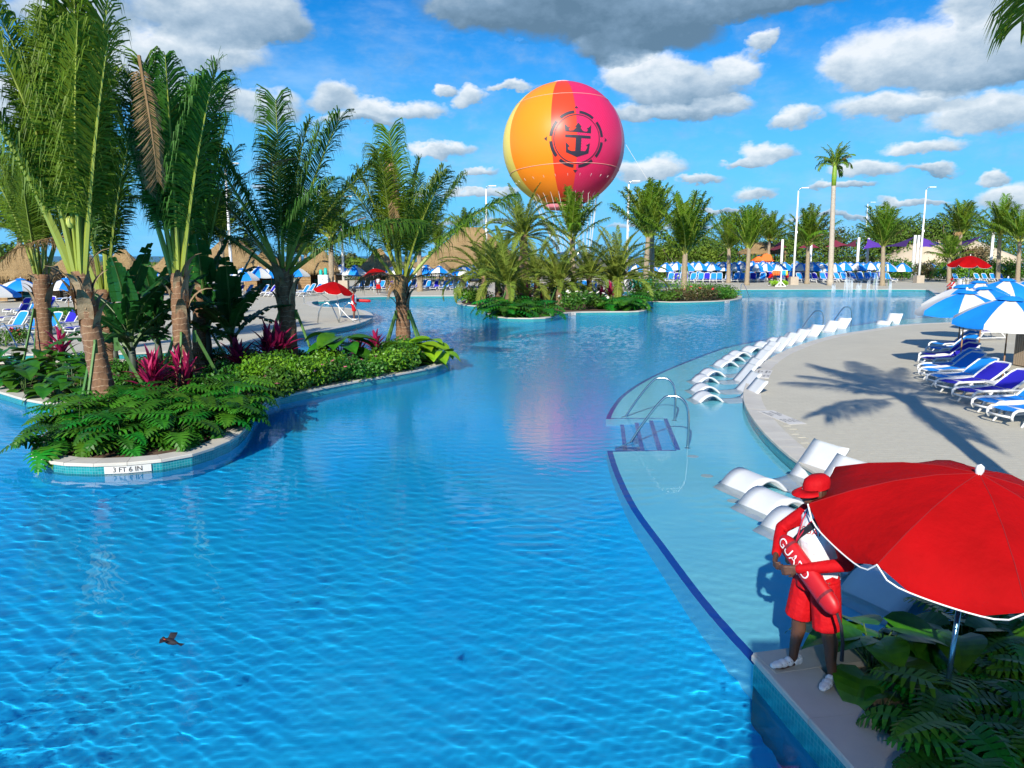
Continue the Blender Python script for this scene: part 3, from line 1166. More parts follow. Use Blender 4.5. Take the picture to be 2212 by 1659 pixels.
# ---- palms right of the middle island and behind the far edge
gf = 'coconut palms behind the pool'
fp = dict(key='far', tm=M_trunk_far, cat='palm tree', group=gf)
for (lab, bx, by, tx, ty, fl_, nf, sd, tl, yy, dr) in (
        ('coconut palm with yellowish low fronds right of the white lamp post beside the middle island', 1393, 630, 1400, 510, 5.2, 20, 21, (3, 62), None, 0),
        ('coconut palm close behind the yellowish one right of the middle island', 1408, 626, 1409, 505, 5.0, 16, 22, (3, 45), None, 0),
        ('coconut palm on the hedged tip with one frond hanging to the right', 1477, 641, 1480, 545, 5.0, 18, 23, (3, 66), None, 0),
        ('coconut palm with thick fibrous crown left of the bright one behind the parasols', 1574, 596, 1575, 535, 4.6, 16, 24, (5, 70), 105, 1),
        ('bright green coconut palm in front of the far loungers', 1613, 616, 1618, 535, 5.2, 17, 25, (4, 50), None, 0),
        ('coconut palm with dry fronds right of a tall lamp post', 1744, 598, 1746, 530, 5.0, 17, 26, (5, 70), 102, 2),
        ('braced coconut palm on the far deck before the purple sails', 1906, 617, 1908, 530, 4.8, 17, 27, (4, 60), None, 1),
        ('coconut palm behind the brown bush in front of the sand heap', 2072, 560, 2076, 505, 5.5, 14, 28, (5, 60), 125, 1),
        ('dark fan of a palm at the right edge behind the hedge', 2158, 580, 2160, 505, 5.0, 18, 29, (5, 85), 110, 0),
        ('bushy palm cut by the right edge of the picture', 2200, 590, 2203, 520, 5.0, 16, 30, (5, 85), 105, 0),
        ('slim coconut palm between the two left lamp posts', 716, 616, 714, 510, 4.6, 16, 31, (6, 78), 77, 0),
        ('pale coconut palm left of the big thatched roof', 907, 616, 905, 530, 4.3, 16, 32, (6, 75), 80, 0),
        ('small palm with hanging crown behind the thatched huts', 660, 580, 660, 548, 4.2, 14, 33, (8, 90), 110, 0),
        ('palm above the second thatched hut from the left lamp post', 535, 575, 535, 545, 3.2, 14, 34, (5, 85), 130, 0),
        ('small dark palm on the horizon left of the huts', 648, 560, 648, 548, 3.4, 12, 35, (8, 90), 140, 0),
        ('distant palm standing left of the big thatched roof ridge', 946, 560, 944, 528, 3.6, 14, 36, (8, 85), 125, 0),
        ('palm peeping over the ridge of the big thatched roof', 1000, 560, 1003, 508, 4.0, 14, 37, (8, 85), 120, 0),
        ('palm with hanging green crown far left behind the first hut', 40, 600, 42, 500, 5.2, 16, 38, (6, 85), 75, 0),
        ('palm behind the dense palm of the left island', 480, 600, 478, 510, 4.8, 16, 39, (6, 80), 80, 0),
        ('distant palm left of the big round tree', 1660, 560, 1662, 520, 4.6, 14, 40, (8, 70), 125, 0),
        ('small palm in the hedge behind the red parasol', 2052, 590, 2050, 555, 3.4, 14, 41, (10, 90), 105, 0)):
    if yy:
        b = A(bx, by, yy)
        b.z = 0.0
        t = A(tx, ty, yy)
    else:
        b = G(bx, by)
        t = A(tx, ty, b.y)
    palm('coconut_palm', lab, b, t, r0=.30, r1=.22, nf=nf + 8, flen=fl_, seed=sd, tilt=(tl[0], tl[1] * .82), dry=dr, brace=(3 if sd in (23, 27) else 0), bh=2.6, **fp)
b = A(1797, 560, 96)
b.z = 0
t = A(1801, 398, 96)
rp = palm('royal_palm', 'tall royal palm with smooth pale trunk and green crownshaft rising above the treeline', b, t, .34, .25, 26, 3.0, 'royal', 51, cat='palm tree', tm=M_royal, tilt=(0, 62), dry=4, rings=24)
H_ = Vector(t) - Vector(b)
MB().tube([H_ * .985, H_ + Vector((0, 0, .9)), H_ + Vector((0, 0, 1.9)), H_ + Vector((0, 0, 2.6))], [.26, .30, .24, .14], 12).build('crownshaft', M_crownshaft, rp, True)
for ch in rp.children:
    if ch.name.startswith(('frond', 'dry_frond')):
        ch.location.z += 2.2

# ------------------------------------------------------------------ leafy plants
M_philo = mat('philodendron_leaf', (.022, .135, .008), .42, (.04, .19, .012), 3, spec=.3, rnd=.4, rhue=.03, trans=.2)
M_ear = mat('elephant_ear_leaf', (.022, .12, .006), .4, (.05, .185, .009), 4, spec=.45, rnd=.25, rhue=.02, trans=.22)
M_ear_y = mat('young_elephant_ear_leaf', (.16, .36, .008), .42, (.24, .42, .012), 4, spec=.45, rnd=.15, rhue=.015, trans=.25)
M_cord = mat('cordyline_leaf', (.20, .008, .045), .4, (.09, .006, .03), 5, spec=.45, rnd=.35, rhue=.015, trans=.2)
M_cord_hot = mat('cordyline_young_leaf', (.50, .02, .12), .42, (.34, .012, .08), 4, rnd=.25, trans=.25)
M_banana = mat('banana_leaf', (.012, .085, .016), .36, (.022, .12, .018), 2, spec=.5, rnd=.3, trans=.2)
M_banana_l = mat('banana_leaf_light', (.05, .22, .02), .4, (.08, .27, .03), 2, rnd=.2, trans=.25)
M_stalk = mat('green_stalk', (.08, .15, .03), .5, (.05, .10, .02), 5)
M_bstem = mat('banana_stem', (.05, .075, .05), .6, (.025, .03, .025), 4, stretch=(1, 1, .3))
M_shrub = mat('shrub_leaf', (.03, .13, .012), .45, (.07, .20, .015), 1.5, spec=.4, rnd=.15, rhue=.02, trans=.2)
M_shrub_b = mat('bright_shrub_leaf', (.09, .26, .01), .45, (.17, .34, .015), 1.5, rnd=.12, trans=.22)
M_shrub_r = mat('reddish_shrub_leaf', (.12, .06, .03), .5, (.05, .10, .02), 3, rnd=.15, trans=.15)
M_petal_p = mat('pink_petal', (.70, .18, .26), .6)
M_petal_w = mat('white_petal', (.80, .78, .70), .6)
M_petal_r = mat('red_petal', (.60, .02, .05), .6)


def leaf_grid(outline, length, width, petiole, arch, cup, mats, name, ns=None, tipdroop=.5, pr=.008):
    """leaf with petiole from the origin: the petiole climbs in +X/+Z, the blade then leans over and droops; outline = list of half widths along the blade"""
    mb = MB()
    a0 = radians(90 - arch)
    pts = [Vector((petiole * t * cos(a0 + .0) * (.6 + .4 * t), 0, petiole * sin(a0) * t * (1 - .12 * t))) for t in (0, .33, .66, 1)]
    mb.tube(pts, [pr * 1.5, pr * 1.2, pr, pr * .8], 5, True, 0)
    n = len(outline)
    p = pts[-1].copy()
    V, F = [], []
    for i, (w, back) in enumerate(outline):
        s_ = i / (n - 1)
        pit = radians(arch * .3) - tipdroop * s_ * 1.6
        d = Vector((cos(pit), 0, sin(pit)))
        if i:
            p = p + d * length / (n - 1)
        hw = w * width * .5
        for sg in (-1, 1):
            q = p + Vector((-back * length, sg * hw, cup * hw * (1 if w > .02 else 0)))
            V.append(q)
        V.append(p.copy())
    for i in range(n - 1):
        l0, r0, c0 = 3 * i, 3 * i + 1, 3 * i + 2
        l1, r1, c1 = l0 + 3, r0 + 3, c0 + 3
        F += [(l0, c0, c1, l1), (c0, r0, r1, c1)]
    mb.add(V, F, 1)
    return mb.mesh(name, mats)


EAR = [(.42, .16), (.86, .10), (1.0, .03), (.98, 0), (.88, 0), (.72, 0), (.50, 0), (.26, 0), (.02, 0)]
EARS = {}
for key, m_ in (('g', M_ear), ('y', M_ear_y)):
    EARS[key] = [leaf_grid(EAR, 1.0, .86, pet, arch, cup, [M_stalk, m_], 'leaf', tipdroop=td, pr=.016) for pet, arch, cup, td in ((.9, 25, .22, .55), (.75, 50, .15, .75), (.6, 70, .2, .95), (1.05, 12, .28, .35))]


def philo_leaf(seed, pet, arch, td):
    """deeply lobed blade: fingers on both sides of the midrib"""
    rs = random.Random(seed)
    mb = MB()
    a0 = radians(90 - arch)
    pts = [Vector((pet * t * cos(a0), 0, pet * sin(a0) * t * (1 - .1 * t))) for t in (0, .5, 1)]
    mb.tube(pts, [.016, .013, .010], 4, False, 0)
    p = pts[-1].copy()
    nl = 8
    for i in range(nl + 1):
        s_ = i / nl
        pit = radians(arch * .25) - td * s_ * 1.5
        d = Vector((cos(pit), 0, sin(pit)))
        nrm = Vector((-sin(pit), 0, cos(pit)))
        ln = (.50 * (1 - s_ ** 1.5) + .14) * rs.uniform(.85, 1.12)
        fwd = -.55 + 1.35 * s_
        for sg in (-1, 1):
            dd = (Vector((0, sg, 0)) + d * fwd).normalized()
            wv = (d - dd * d.dot(dd)).normalized() * .055
            dr = Vector((0, 0, -.16 * ln))
            a, m1, e = p, p + dd * ln * .55 + nrm * .03, p + dd * ln + dr
            mb.add([a + d * .06, a - d * .05, m1 + wv, m1 - wv, e + wv * .35, e - wv * .35], [(0, 1, 3, 2), (2, 3, 5, 4)], 1)
        if i < nl:
            q = p + d / nl
            mb.add([p + Vector((0, -.07, 0)), p + Vector((0, .07, 0)), q + Vector((0, .06, 0)), q + Vector((0, -.06, 0))], [(0, 1, 2, 3)], 1)
            p = q
    tipd = Vector((cos(-td), 0, sin(-td)))
    mb.add([p + Vector((0, -.05, 0)), p + Vector((0, .05, 0)), p + tipd * .22], [(0, 1, 2)], 1)
    return mb.mesh('leaf', [M_stalk, M_philo])


PHILO = [philo_leaf(i, pet, ar, td) for i, (pet, ar, td) in enumerate(((.7, 25, .45), (.6, 45, .7), (.75, 62, .9), (.5, 80, 1.0), (.85, 12, .3)))]


def blade_leaf(length, width, th0, bend, m_, name='leaf', n=5, fold=.4):
    mb = MB()
    p = Vector((0, 0, 0))
    V, F = [], []
    for i in range(n + 1):
        s_ = i / n
        th = th0 + bend * s_
        w = width * .5 * (sin(pi * (.12 + .88 * s_)) ** .8)
        if i == n:
            w = .002
        nrm = Vector((-cos(th), 0, sin(th)))
        V += [p + Vector((0, -w, 0)) + nrm * w * fold, p.copy(), p + Vector((0, w, 0)) + nrm * w * fold]
        p = p + Vector((sin(th), 0, cos(th))) * length / n
    for i in range(n):
        a = 3 * i
        F += [(a, a + 1, a + 4, a + 3), (a + 1, a + 2, a + 5, a + 4)]
    mb.add(V, F)
    return mb.mesh(name, m_)


CORD = [blade_leaf(1, .17, radians(t), radians(b), M_cord) for t, b in ((12, 25), (35, 40), (60, 50), (85, 45))]
CORD_H = [blade_leaf(1, .19, radians(t), radians(b), M_cord_hot) for t, b in ((5, 15), (25, 30), (45, 40))]


def banana_leaf(seed, th0, bend, m_, torn=.5):
    rs = random.Random(seed)
    mb = MB()
    p = Vector((0, 0, 0))
    n = 16
    path = []
    for i in range(n + 1):
        s_ = i / n
        th = th0 + bend * s_ ** 1.4
        path.append((p.copy(), th))
        p = p + Vector((sin(th), 0, cos(th))) / n
    mb.tube([q for q, _ in path], [.022 * (1 - .8 * i / n) for i in range(n + 1)], 5, True, 0)
    for i in range(3, n):
        (p0, a0), (p1, a1) = path[i], path[i + 1]
        s_ = (i - 3) / (n - 4)
        w = .155 * (sin(pi * min(1, .16 + .80 * s_)) ** .55)
        for sg in (-1, 1):
            gap = rs.uniform(.0, .35) if rs.random() < torn else 0
            dz = -rs.uniform(.15, .6) * w
            nrm = Vector((-cos(a0), 0, sin(a0)))
            f = Vector((sin(a0), 0, cos(a0))) * w * .25
            q0 = p0 + Vector((0, sg * w, 0)) + nrm * w * .22 + Vector((0, 0, dz)) + f
            q1 = p0.lerp(p1, 1 - gap) + Vector((0, sg * w * .98, 0)) + nrm * w * .22 + Vector((0, 0, dz * .9)) + f
            m0, m1 = p0.lerp(q0, .55) + nrm * .012, p1.lerp(q1, .55) + nrm * .012
            mb.add([p0, p1, m1, m0, q1, q0], [(0, 1, 2, 3), (3, 2, 4, 5)], 1)
    return mb.mesh('leaf', [M_stalk, m_])


BAN = [banana_leaf(1, .12, .55, M_banana, .3), banana_leaf(2, .35, 1.0, M_banana, .6), banana_leaf(3, .6, 1.25, M_banana, .8), banana_leaf(4, .9, 1.3, M_banana, .8), banana_leaf(5, .1, .4, M_banana_l, .2)]


def leafy(name, label, cat, base, meshes, n, size, seed, group=None, az=None, lift=0.0, spread=.12, order=None, tip=.0):
    """plant whose every leaf is an object of its own"""
    rs = random.Random(seed)
    root = empty(name, base, rs.uniform(0, 6.28), label, cat, group)
    for i in range(n):
        me = meshes[rs.randrange(len(meshes))] if order is None else meshes[order(i, n)]
        a = i * 2.39996 + rs.uniform(-.4, .4)
        r_ = spread * rs.random()
        from_mesh('leaf', me, root, (cos(a) * r_, sin(a) * r_, lift * rs.random()), (rs.uniform(-.12, .12), rs.uniform(-.15, .15), a), size * rs.uniform(.72, 1.15))
    return root


def leaf_cloud(ells, n, size, seed, bias=.35, aspect=.55):
    """many small leaf faces spread through ellipsoids (cx,cy,cz,rx,ry,rz); denser towards the skin, uneven outline"""
    rg = np.random.default_rng(seed)
    E = np.array(ells, float)
    wts = (E[:, 3] * E[:, 4] + E[:, 4] * E[:, 5] + E[:, 3] * E[:, 5])
    idx = rg.choice(len(E), n, p=wts / wts.sum())
    d = rg.normal(size=(n, 3))
    d /= np.linalg.norm(d, axis=1)[:, None]
    lump = 1 + .17 * np.sin(d[:, 0] * 7 + idx) * np.sin(d[:, 1] * 6 + 2 * idx) + .12 * np.sin(d[:, 2] * 9 + idx * 3 + d[:, 0] * 5)
    r_ = (rg.random(n) ** bias) * lump
    c = E[idx, :3] + d * E[idx, 3:] * r_[:, None]
    nrm = d * .6 + rg.normal(size=(n, 3)) * .6 + np.array([0, 0, .35])
    nrm /= np.linalg.norm(nrm, axis=1)[:, None]
    t = np.cross(nrm, rg.normal(size=(n, 3)))
    t /= np.linalg.norm(t, axis=1)[:, None] + 1e-9
    b = np.cross(nrm, t)
    s_ = (size * rg.uniform(.6, 1.35, n))[:, None]
    P = np.stack([c - t * s_ * .5, c - b * s_ * aspect * .5 + nrm * s_ * .08, c + t * s_ * .5, c + b * s_ * aspect * .5 + nrm * s_ * .08], 1).reshape(-1, 3)
    return P


def quads_mesh(name, P, mats, mi=None):
    n = len(P) // 4
    me = bpy.data.meshes.new(name)
    me.vertices.add(len(P))
    me.vertices.foreach_set('co', P.astype(np.float32).reshape(-1))
    me.loops.add(len(P))
    me.loops.foreach_set('vertex_index', np.arange(len(P), dtype=np.int32))
    me.polygons.add(n)
    me.polygons.foreach_set('loop_start', np.arange(0, len(P), 4, dtype=np.int32))
    for m_ in (mats if isinstance(mats, list) else [mats]):
        me.materials.append(m_)
    if mi is not None:
        me.polygons.foreach_set('material_index', mi)
    me.update(calc_edges=True)
    return me


def flower_mesh(m_):
    mb = MB()
    for i in range(5):
        a = 2 * pi * i / 5
        c_, s2 = cos(a), sin(a)
        mb.add([(0, 0, 0), (c_ * .6 - s2 * .35, s2 * .6 + c_ * .35, .25), (c_, s2, .3), (c_ * .6 + s2 * .35, s2 * .6 - c_ * .35, .25)], [(0, 3, 2, 1)])
    mb.tube([(0, 0, 0), (0, 0, .55)], [.06, .09], 5)
    return mb.mesh('flower', m_)


FLOW = {k_: flower_mesh(m_) for k_, m_ in (('p', M_petal_p), ('w', M_petal_w), ('r', M_petal_r))}


def shrub(name, label, base, rx, ry, h, n, leaf, seed, m_=None, group=None, flowers=0, fk='p', cat='shrub', fsize=.07):
    rs = random.Random(seed)
    root = empty(name, base, 0, label, cat, group)
    el = [(0, 0, h * .5, rx * .8, ry * .8, h * .5)]
    for i in range(5):
        a = rs.uniform(0, 6.28)
        el.append((cos(a) * rx * .55, sin(a) * ry * .55, h * rs.uniform(.35, .75), rx * .5, ry * .5, h * .36))
    P = leaf_cloud(el, n, leaf, seed)
    P[:, 2] = np.maximum(P[:, 2], .01)
    from_mesh('foliage', quads_mesh('foliage', P, m_ or M_shrub), root)
    mb = MB()
    for i in range(5):
        a = rs.uniform(0, 6.28)
        mb.tube([(0, 0, -.05), (cos(a) * rx * .3, sin(a) * ry * .3, h * .4), (cos(a) * rx * .6, sin(a) * ry * .6, h * .75)], [.018, .012, .006], 5)
    mb.build('stem', M_stalk, root)
    for i in range(flowers):
        a, e = rs.uniform(-pi, 0), rs.uniform(.2, 1.2)
        from_mesh('flower', FLOW[fk], root, (cos(a) * rx * cos(e) * 1.02, sin(a) * ry * cos(e) * 1.02, h * .5 + sin(e) * h * .52), (rs.uniform(-.2, 1.2), rs.uniform(-.5, .5), a), fsize * rs.uniform(.8, 1.2))
    return root


def poly_points(dpoly, n, mind, seed, z=-.05):
    """scattered points inside a ground polygon given by viewing directions"""
    rs = random.Random(seed)
    W = [G(x, y)[:2] for x, y in dpoly]
    x0, x1 = min(p[0] for p in W), max(p[0] for p in W)
    y0, y1 = min(p[1] for p in W), max(p[1] for p in W)
    out = []
    for _ in range(4000):
        x, y = rs.uniform(x0, x1), rs.uniform(y0, y1)
        if inside(x, y, W) and all(hypot(x - a, y - b) > mind for a, b, _z in out):
            out.append((x, y, z))
            if len(out) >= n:
                break
    return out


def ordinal(i):
    return ['first', 'second', 'third', 'fourth', 'fifth', 'sixth', 'seventh', 'eighth', 'ninth', 'tenth', 'eleventh', 'twelfth', 'thirteenth', 'fourteenth', 'fifteenth', 'sixteenth', 'seventeenth',
            'eighteenth', 'nineteenth', 'twentieth', 'twenty-first', 'twenty-second', 'twenty-third', 'twenty-fourth', 'twenty-fifth', 'twenty-sixth', 'twenty-seventh', 'twenty-eighth', 'twenty-ninth', 'thirtieth',
            'thirty-first', 'thirty-second', 'thirty-third', 'thirty-fourth', 'thirty-fifth', 'thirty-sixth', 'thirty-seventh', 'thirty-eighth', 'thirty-ninth', 'fortieth'][i]


# --- left island: split-leaf philodendrons over the front lobe
pts = poly_points([(120, 978), (105, 966), (130, 935), (200, 895), (330, 885), (460, 872), (535, 872), (538, 885), (515, 912), (455, 945), (300, 974)], 34, .52, 3)
pts.sort(key=lambda p: p[1])
nrow = (len(pts) + 2) // 3
rows = [pts[:nrow], pts[nrow:2 * nrow], pts[2 * nrow:]]
for ri, row in enumerate(rows):
    row.sort(key=lambda p: p[0] / p[1])
    for i, p in enumerate(row):
        leafy('philodendron', '%s split-leaf philodendron from the left in the %s row of the left island front' % (ordinal(i), ('waterside', 'middle', 'back')[ri]), 'philodendron', p, PHILO, 20, .53, 40 * ri + i, 'split-leaf philodendrons on the left island front', lift=.30)
# --- elephant ears on the left lobe
pts = poly_points([(-60, 815), (10, 842), (120, 868), (190, 872), (200, 835), (150, 800), (20, 790)], 15, .8, 5)
pts.sort(key=lambda p: p[0] / p[1])
for i, p in enumerate(pts):
    leafy('elephant_ear', '%s low green elephant ear from the left on the left lobe of the island' % ordinal(i), 'elephant ear', p, EARS['g'], 12, .56, 60 + i, 'elephant ears on the left lobe of the island', lift=.1)
b = G(738, 795)
leafy('elephant_ear', 'huge dark elephant ear between two palms on the long arm of the island', 'elephant ear', (b.x, b.y, -.05), [EARS['g'][0], EARS['g'][3], EARS['g'][0], EARS['g'][1]], 22, .88, 81, lift=.45)
for i, (x, y) in enumerate(((905, 785), (935, 780), (920, 772), (880, 790))):
    b = G(x, y)
    leafy('elephant_ear', '%s yellow-green elephant ear from the left at the right tip of the island' % ordinal((1, 3, 2, 0)[i]), 'elephant ear', (b.x, b.y, -.05), EARS['y'], 13, .72, 90 + i, 'yellow-green elephant ears at the island tip', lift=.1)


def cordyline(label, x, y, n, size, seed, hot=.45, group='red cordylines', h=.35, z=-.05):
    rs = random.Random(seed)
    b = G(x, y)
    root = empty('cordyline', (b.x, b.y, z), rs.uniform(0, 6), label, 'cordyline', group)
    nst = max(1, n // 22)
    for s_ in range(nst):
        ox, oy = rs.uniform(-.3, .3) * (nst > 1), rs.uniform(-.25, .25) * (nst > 1)
        hh = h * rs.uniform(.7, 1.4)
        MB().tube([(ox, oy, 0), (ox, oy, hh)], [.025, .018], 6).build('stem', M_bstem, root)
        for i in range(n // nst):
            q = i / (n // nst)
            if q < hot:
                me = CORD_H[min(2, int(q / hot * 3))]
            else:
                me = CORD[min(3, int((q - hot) / (1 - hot) * 4))]
            a = i * 2.39996
            from_mesh('leaf', me, root, (ox, oy, hh * (1 - .8 * q)), (0, 0, a + rs.uniform(-.3, .3)), size * rs.uniform(.75, 1.15))
    return root


cordyline('large crimson cordyline beside the tallest palm at the front of the left island', 325, 872, 88, .75, 1, h=.7)
cordyline('low crimson cordyline at the foot of the dense palm on the left island', 408, 850, 66, .62, 2, h=.6)
cordyline('small red cordyline at the back of the left lobe by the leftmost palm', 135, 795, 33, .75, 3, h=.7)
cordyline('dark red cordyline left of the magenta one on the island arm', 525, 802, 44, .8, 4, h=.5)
cordyline('wide magenta cordyline left of the palm with the brown frond', 588, 798, 88, .9, 5, h=.6)
cordyline('tall magenta cordyline behind the huge elephant ear', 812, 772, 40, .72, 6, h=.42)
cordyline('shorter magenta cordyline touching the huge elephant ear on its right', 775, 774, 36, .68, 7, h=.32)


def banana(label, x, y, n, size, h, seed, lead=True, group='banana plants on the left island'):
    rs = random.Random(seed)
    b = G(x, y)
    root = empty('banana_plant', (b.x, b.y, -.05), 0, label, 'banana plant', group)
    MB().tube([(0, 0, 0), (.03, 0, h * .5), (0, .02, h)], [.13, .11, .07], 8).build('stem', M_bstem, root, True)
    for i in range(n):
        q = i / n
        me = BAN[0 if q < .25 else 1 if q < .5 else 2 if q < .75 else 3]
        from_mesh('leaf', me, root, (0, 0, h * (1 - .35 * q)), (0, 0, i * 2.39996 + rs.uniform(-.3, .3)), size * rs.uniform(.8, 1.1))
    return root


banana('tall banana plant with broad upright leaves between the two front palms', 290, 838, 12, 2.5, 1.5, 1)
banana('banana plant with torn leaves arching right of the dense palm', 505, 800, 11, 2.5, 1.3, 2)
banana('banana plant half hidden behind the dense palm of the left island', 345, 815, 11, 2.3, 1.5, 3)
banana('small banana plant at the back of the island left of the dense palm', 250, 800, 9, 1.9, .9, 4)
banana('banana plant right of the dense palm with a single leaf standing straight up', 452, 795, 9, 2.8, 1.6, 5)

# --- shrubs on the long arm
sh_px = [(575, 862), (610, 850), (655, 842), (700, 832), (745, 824), (790, 816), (835, 808), (872, 800), (640, 822), (705, 812), (790, 797), (840, 790), (560, 835), (480, 830), (860, 778), (690, 795), (600, 812)]
for i, (x, y) in enumerate(sh_px):
    b = G(x, y)
    s2 = .62 if i < 8 else .72
    shrub('hibiscus_shrub', ('%s green hibiscus shrub from the left along the waterside coping of the island arm' % ordinal(i)) if i < 8 else ('%s green shrub from the left in the back row of the island arm' % ordinal(sorted(range(8, 17), key=lambda q: sh_px[q][0]).index(i))),
          (b.x, b.y + .35, -.05), s2, s2, (.58 + .34 * ((i * 7) % 5) / 4), 1300, .105, 200 + i, (M_shrub_b if i in (2, 6, 9, 12) else M_shrub), 'shrubs on the island arm', flowers=(2 if i in (1, 2, 4, 5, 10) else 1 if i < 8 else 0))
# low ground shrubs closing the back of the island
for i, (x, y) in enumerate(((180, 800), (260, 815), (330, 800), (400, 795), (470, 790), (540, 785), (620, 785), (300, 850), (370, 835), (440, 850), (240, 850), (520, 845))):
    b = G(x, y)
    shrub('ground_shrub', '%s low shrub from the left under the palms of the island' % ordinal(sorted(range(12), key=lambda q: (180, 260, 330, 400, 470, 540, 620, 300, 370, 440, 240, 520)[q]).index(i)), (b.x, b.y, -.05), .8, .6, .6, 900, .10, 260 + i, M_shrub, 'low shrubs under the palms')

# --- middle island
pts = poly_points([(1058, 680), (1090, 685), (1180, 684), (1212, 674), (1200, 664), (1120, 662), (1066, 668)], 15, .8, 9) + poly_points([(1310, 671), (1385, 670), (1394, 662), (1370, 655), (1320, 658)], 8, .8, 10)
pts.sort(key=lambda p: p[0] / p[1])
for i, p in enumerate(pts):
    leafy('philodendron', '%s split-leaf philodendron from the left along the front of the middle island' % ordinal(i), 'philodendron', p, PHILO, 14, .95, 300 + i, 'split-leaf philodendrons on the middle island', lift=.2)
for i, (lab, x, y) in enumerate((('pink cordyline behind the front date palm of the middle island', 1138, 660), ('pink cordyline between the front and the central date palm', 1170, 656), ('low pink cordyline near the left tip of the middle island', 1078, 652),
                                 ('bright pink cordyline left of the rightmost date palm', 1318, 656), ('dark pink cordyline behind the rightmost date palm', 1300, 650), ('reddish cordyline by the slim date palm at the left tip', 1092, 651))):
    cordyline(lab, x, y, 40, .85, 400 + i, hot=.6, h=.7)
for i, (x, y, rx, h, m_, fk, fl_, lab) in enumerate((
        (1012, 653, 1.2, 1.3, M_shrub_b, 'w', 0, 'yellow-green shrub on the left tip of the middle island'),
        (1035, 655, 1.2, 1.2, M_shrub_b, 'w', 4, 'bright shrub next to the left tip of the middle island'),
        (1242, 668, 1.3, 1.3, M_shrub, 'w', 9, 'white-flowered shrub left of centre on the front of the middle island'),
        (1275, 666, 1.3, 1.2, M_shrub, 'w', 8, 'white-flowered shrub in the centre front of the middle island'),
        (1130, 648, 1.6, 1.5, M_shrub, 'w', 0, 'dark shrub behind the front date palm of the middle island'),
        (1200, 648, 1.8, 1.5, M_shrub, 'w', 0, 'dark shrub behind the central date palm of the middle island'),
        (1260, 646, 1.8, 1.5, M_shrub, 'w', 0, 'dark shrub behind the white-flowered ones on the middle island'),
        (1375, 648, 2.2, 2.2, M_shrub_b, 'w', 10, 'tall bright bush behind the right part of the middle island'),
        (1420, 644, 2.6, 2.3, M_shrub_b, 'w', 8, 'bushy flowering shrub left of the palm on the hedged tip'),
        (1395, 651, 1.6, 1.0, M_shrub, 'w', 3, 'low shrub where the hedged tip joins the middle island'),
        (1430, 649, 1.8, .9, M_shrub, 'w', 2, 'low hedge bush left of the palm on the hedged tip'),
        (1465, 648, 1.7, 1.0, M_shrub_r, 'r', 3, 'reddish hedge bush at the foot of the palm on the hedged tip'),
        (1505, 648, 1.8, 1.2, M_shrub_r, 'r', 4, 'reddish hedge bush right of the palm on the hedged tip'),
        (1545, 645, 1.9, 1.1, M_shrub, 'r', 2, 'green hedge bush near the end of the hedged tip'),
        (1575, 643, 1.3, .9, M_shrub_b, 'w', 1, 'last bright bush at the end of the hedged tip'),
        (1490, 642, 2.4, 1.3, M_shrub_b, 'w', 0, 'bright hedge bush at the back of the hedged tip'),
        (1540, 640, 2.2, 1.2, M_shrub, 'w', 0, 'green hedge bush at the back end of the hedged tip'))):
    b = G(x, y)
    shrub('shrub', lab, (b.x, b.y, -.05), rx, rx * .8, h, 1300, .16, 500 + i, m_, 'shrubs on the middle island', fl_, fk, fsize=.13)

# --- near planter
pc0, pdv, fdv = PLN
for i, (x, y, n, sz, lab) in enumerate(((1885, 1445, 17, .60, 'elephant ear with a large backlit leaf right behind the guard'), (2075, 1430, 13, .55, 'elephant ear under the red umbrella, left of its pole top'), (1945, 1425, 9, .36, 'small elephant ear between the two larger ones in the near planter'), (1905, 1530, 6, .30, 'short elephant ear low beside the planter coping'))):
    b = G(x, y)
    leafy('elephant_ear', lab, 'elephant ear', (b.x, b.y, -.05), EARS['g'], n, sz * .8, 600 + i, 'elephant ears in the near planter', lift=.08, spread=.06)
pts = poly_points([(2000, 1530), (2230, 1420), (2400, 1500), (2500, 1700), (2080, 1720), (2010, 1640)], 15, .30, 12)
pts += [tuple(G(2150, 1390)[:2]) + (-.05,), tuple(G(2230, 1400)[:2]) + (-.05,), tuple(G(2060, 1385)[:2]) + (-.05,)]
pts.sort(key=lambda p: p[0] / p[1])
for i, p in enumerate(pts):
    leafy('philodendron', '%s dark split-leaf philodendron from the left in the near planter' % ordinal(i), 'philodendron', p, PHILO, 17, .36, 620 + i, 'split-leaf philodendrons in the near planter', lift=.1)

# dry bits of stem and leaf lying on the sand of the near planter
rs_ = random.Random(44)
mb = MB()
for _ in range(150):
    q = pc0 + pdv * rs_.uniform(.3, 3.2) + fdv * rs_.uniform(.5, 1.1)
    a = rs_.uniform(0, 6.28)
    l_ = rs_.uniform(.01, .06) if rs_.random() < .8 else rs_.uniform(.08, .18)
    e = q + Vector((cos(a), sin(a))) * l_
    m_ = q.lerp(e, .5) + Vector((-sin(a), cos(a))) * l_ * .15
    mb.tube([(q.x, q.y, -.046), (m_.x, m_.y, -.038), (e.x, e.y, -.045)], [.0035, .003, .0015], 4)
o = mb.build('plant_litter', mat('dry_litter', (.05, .03, .02), .9))
put_tags(o, 'dark dry twigs and leaf bits scattered on the sand beside the coping', 'litter', None, 'stuff')

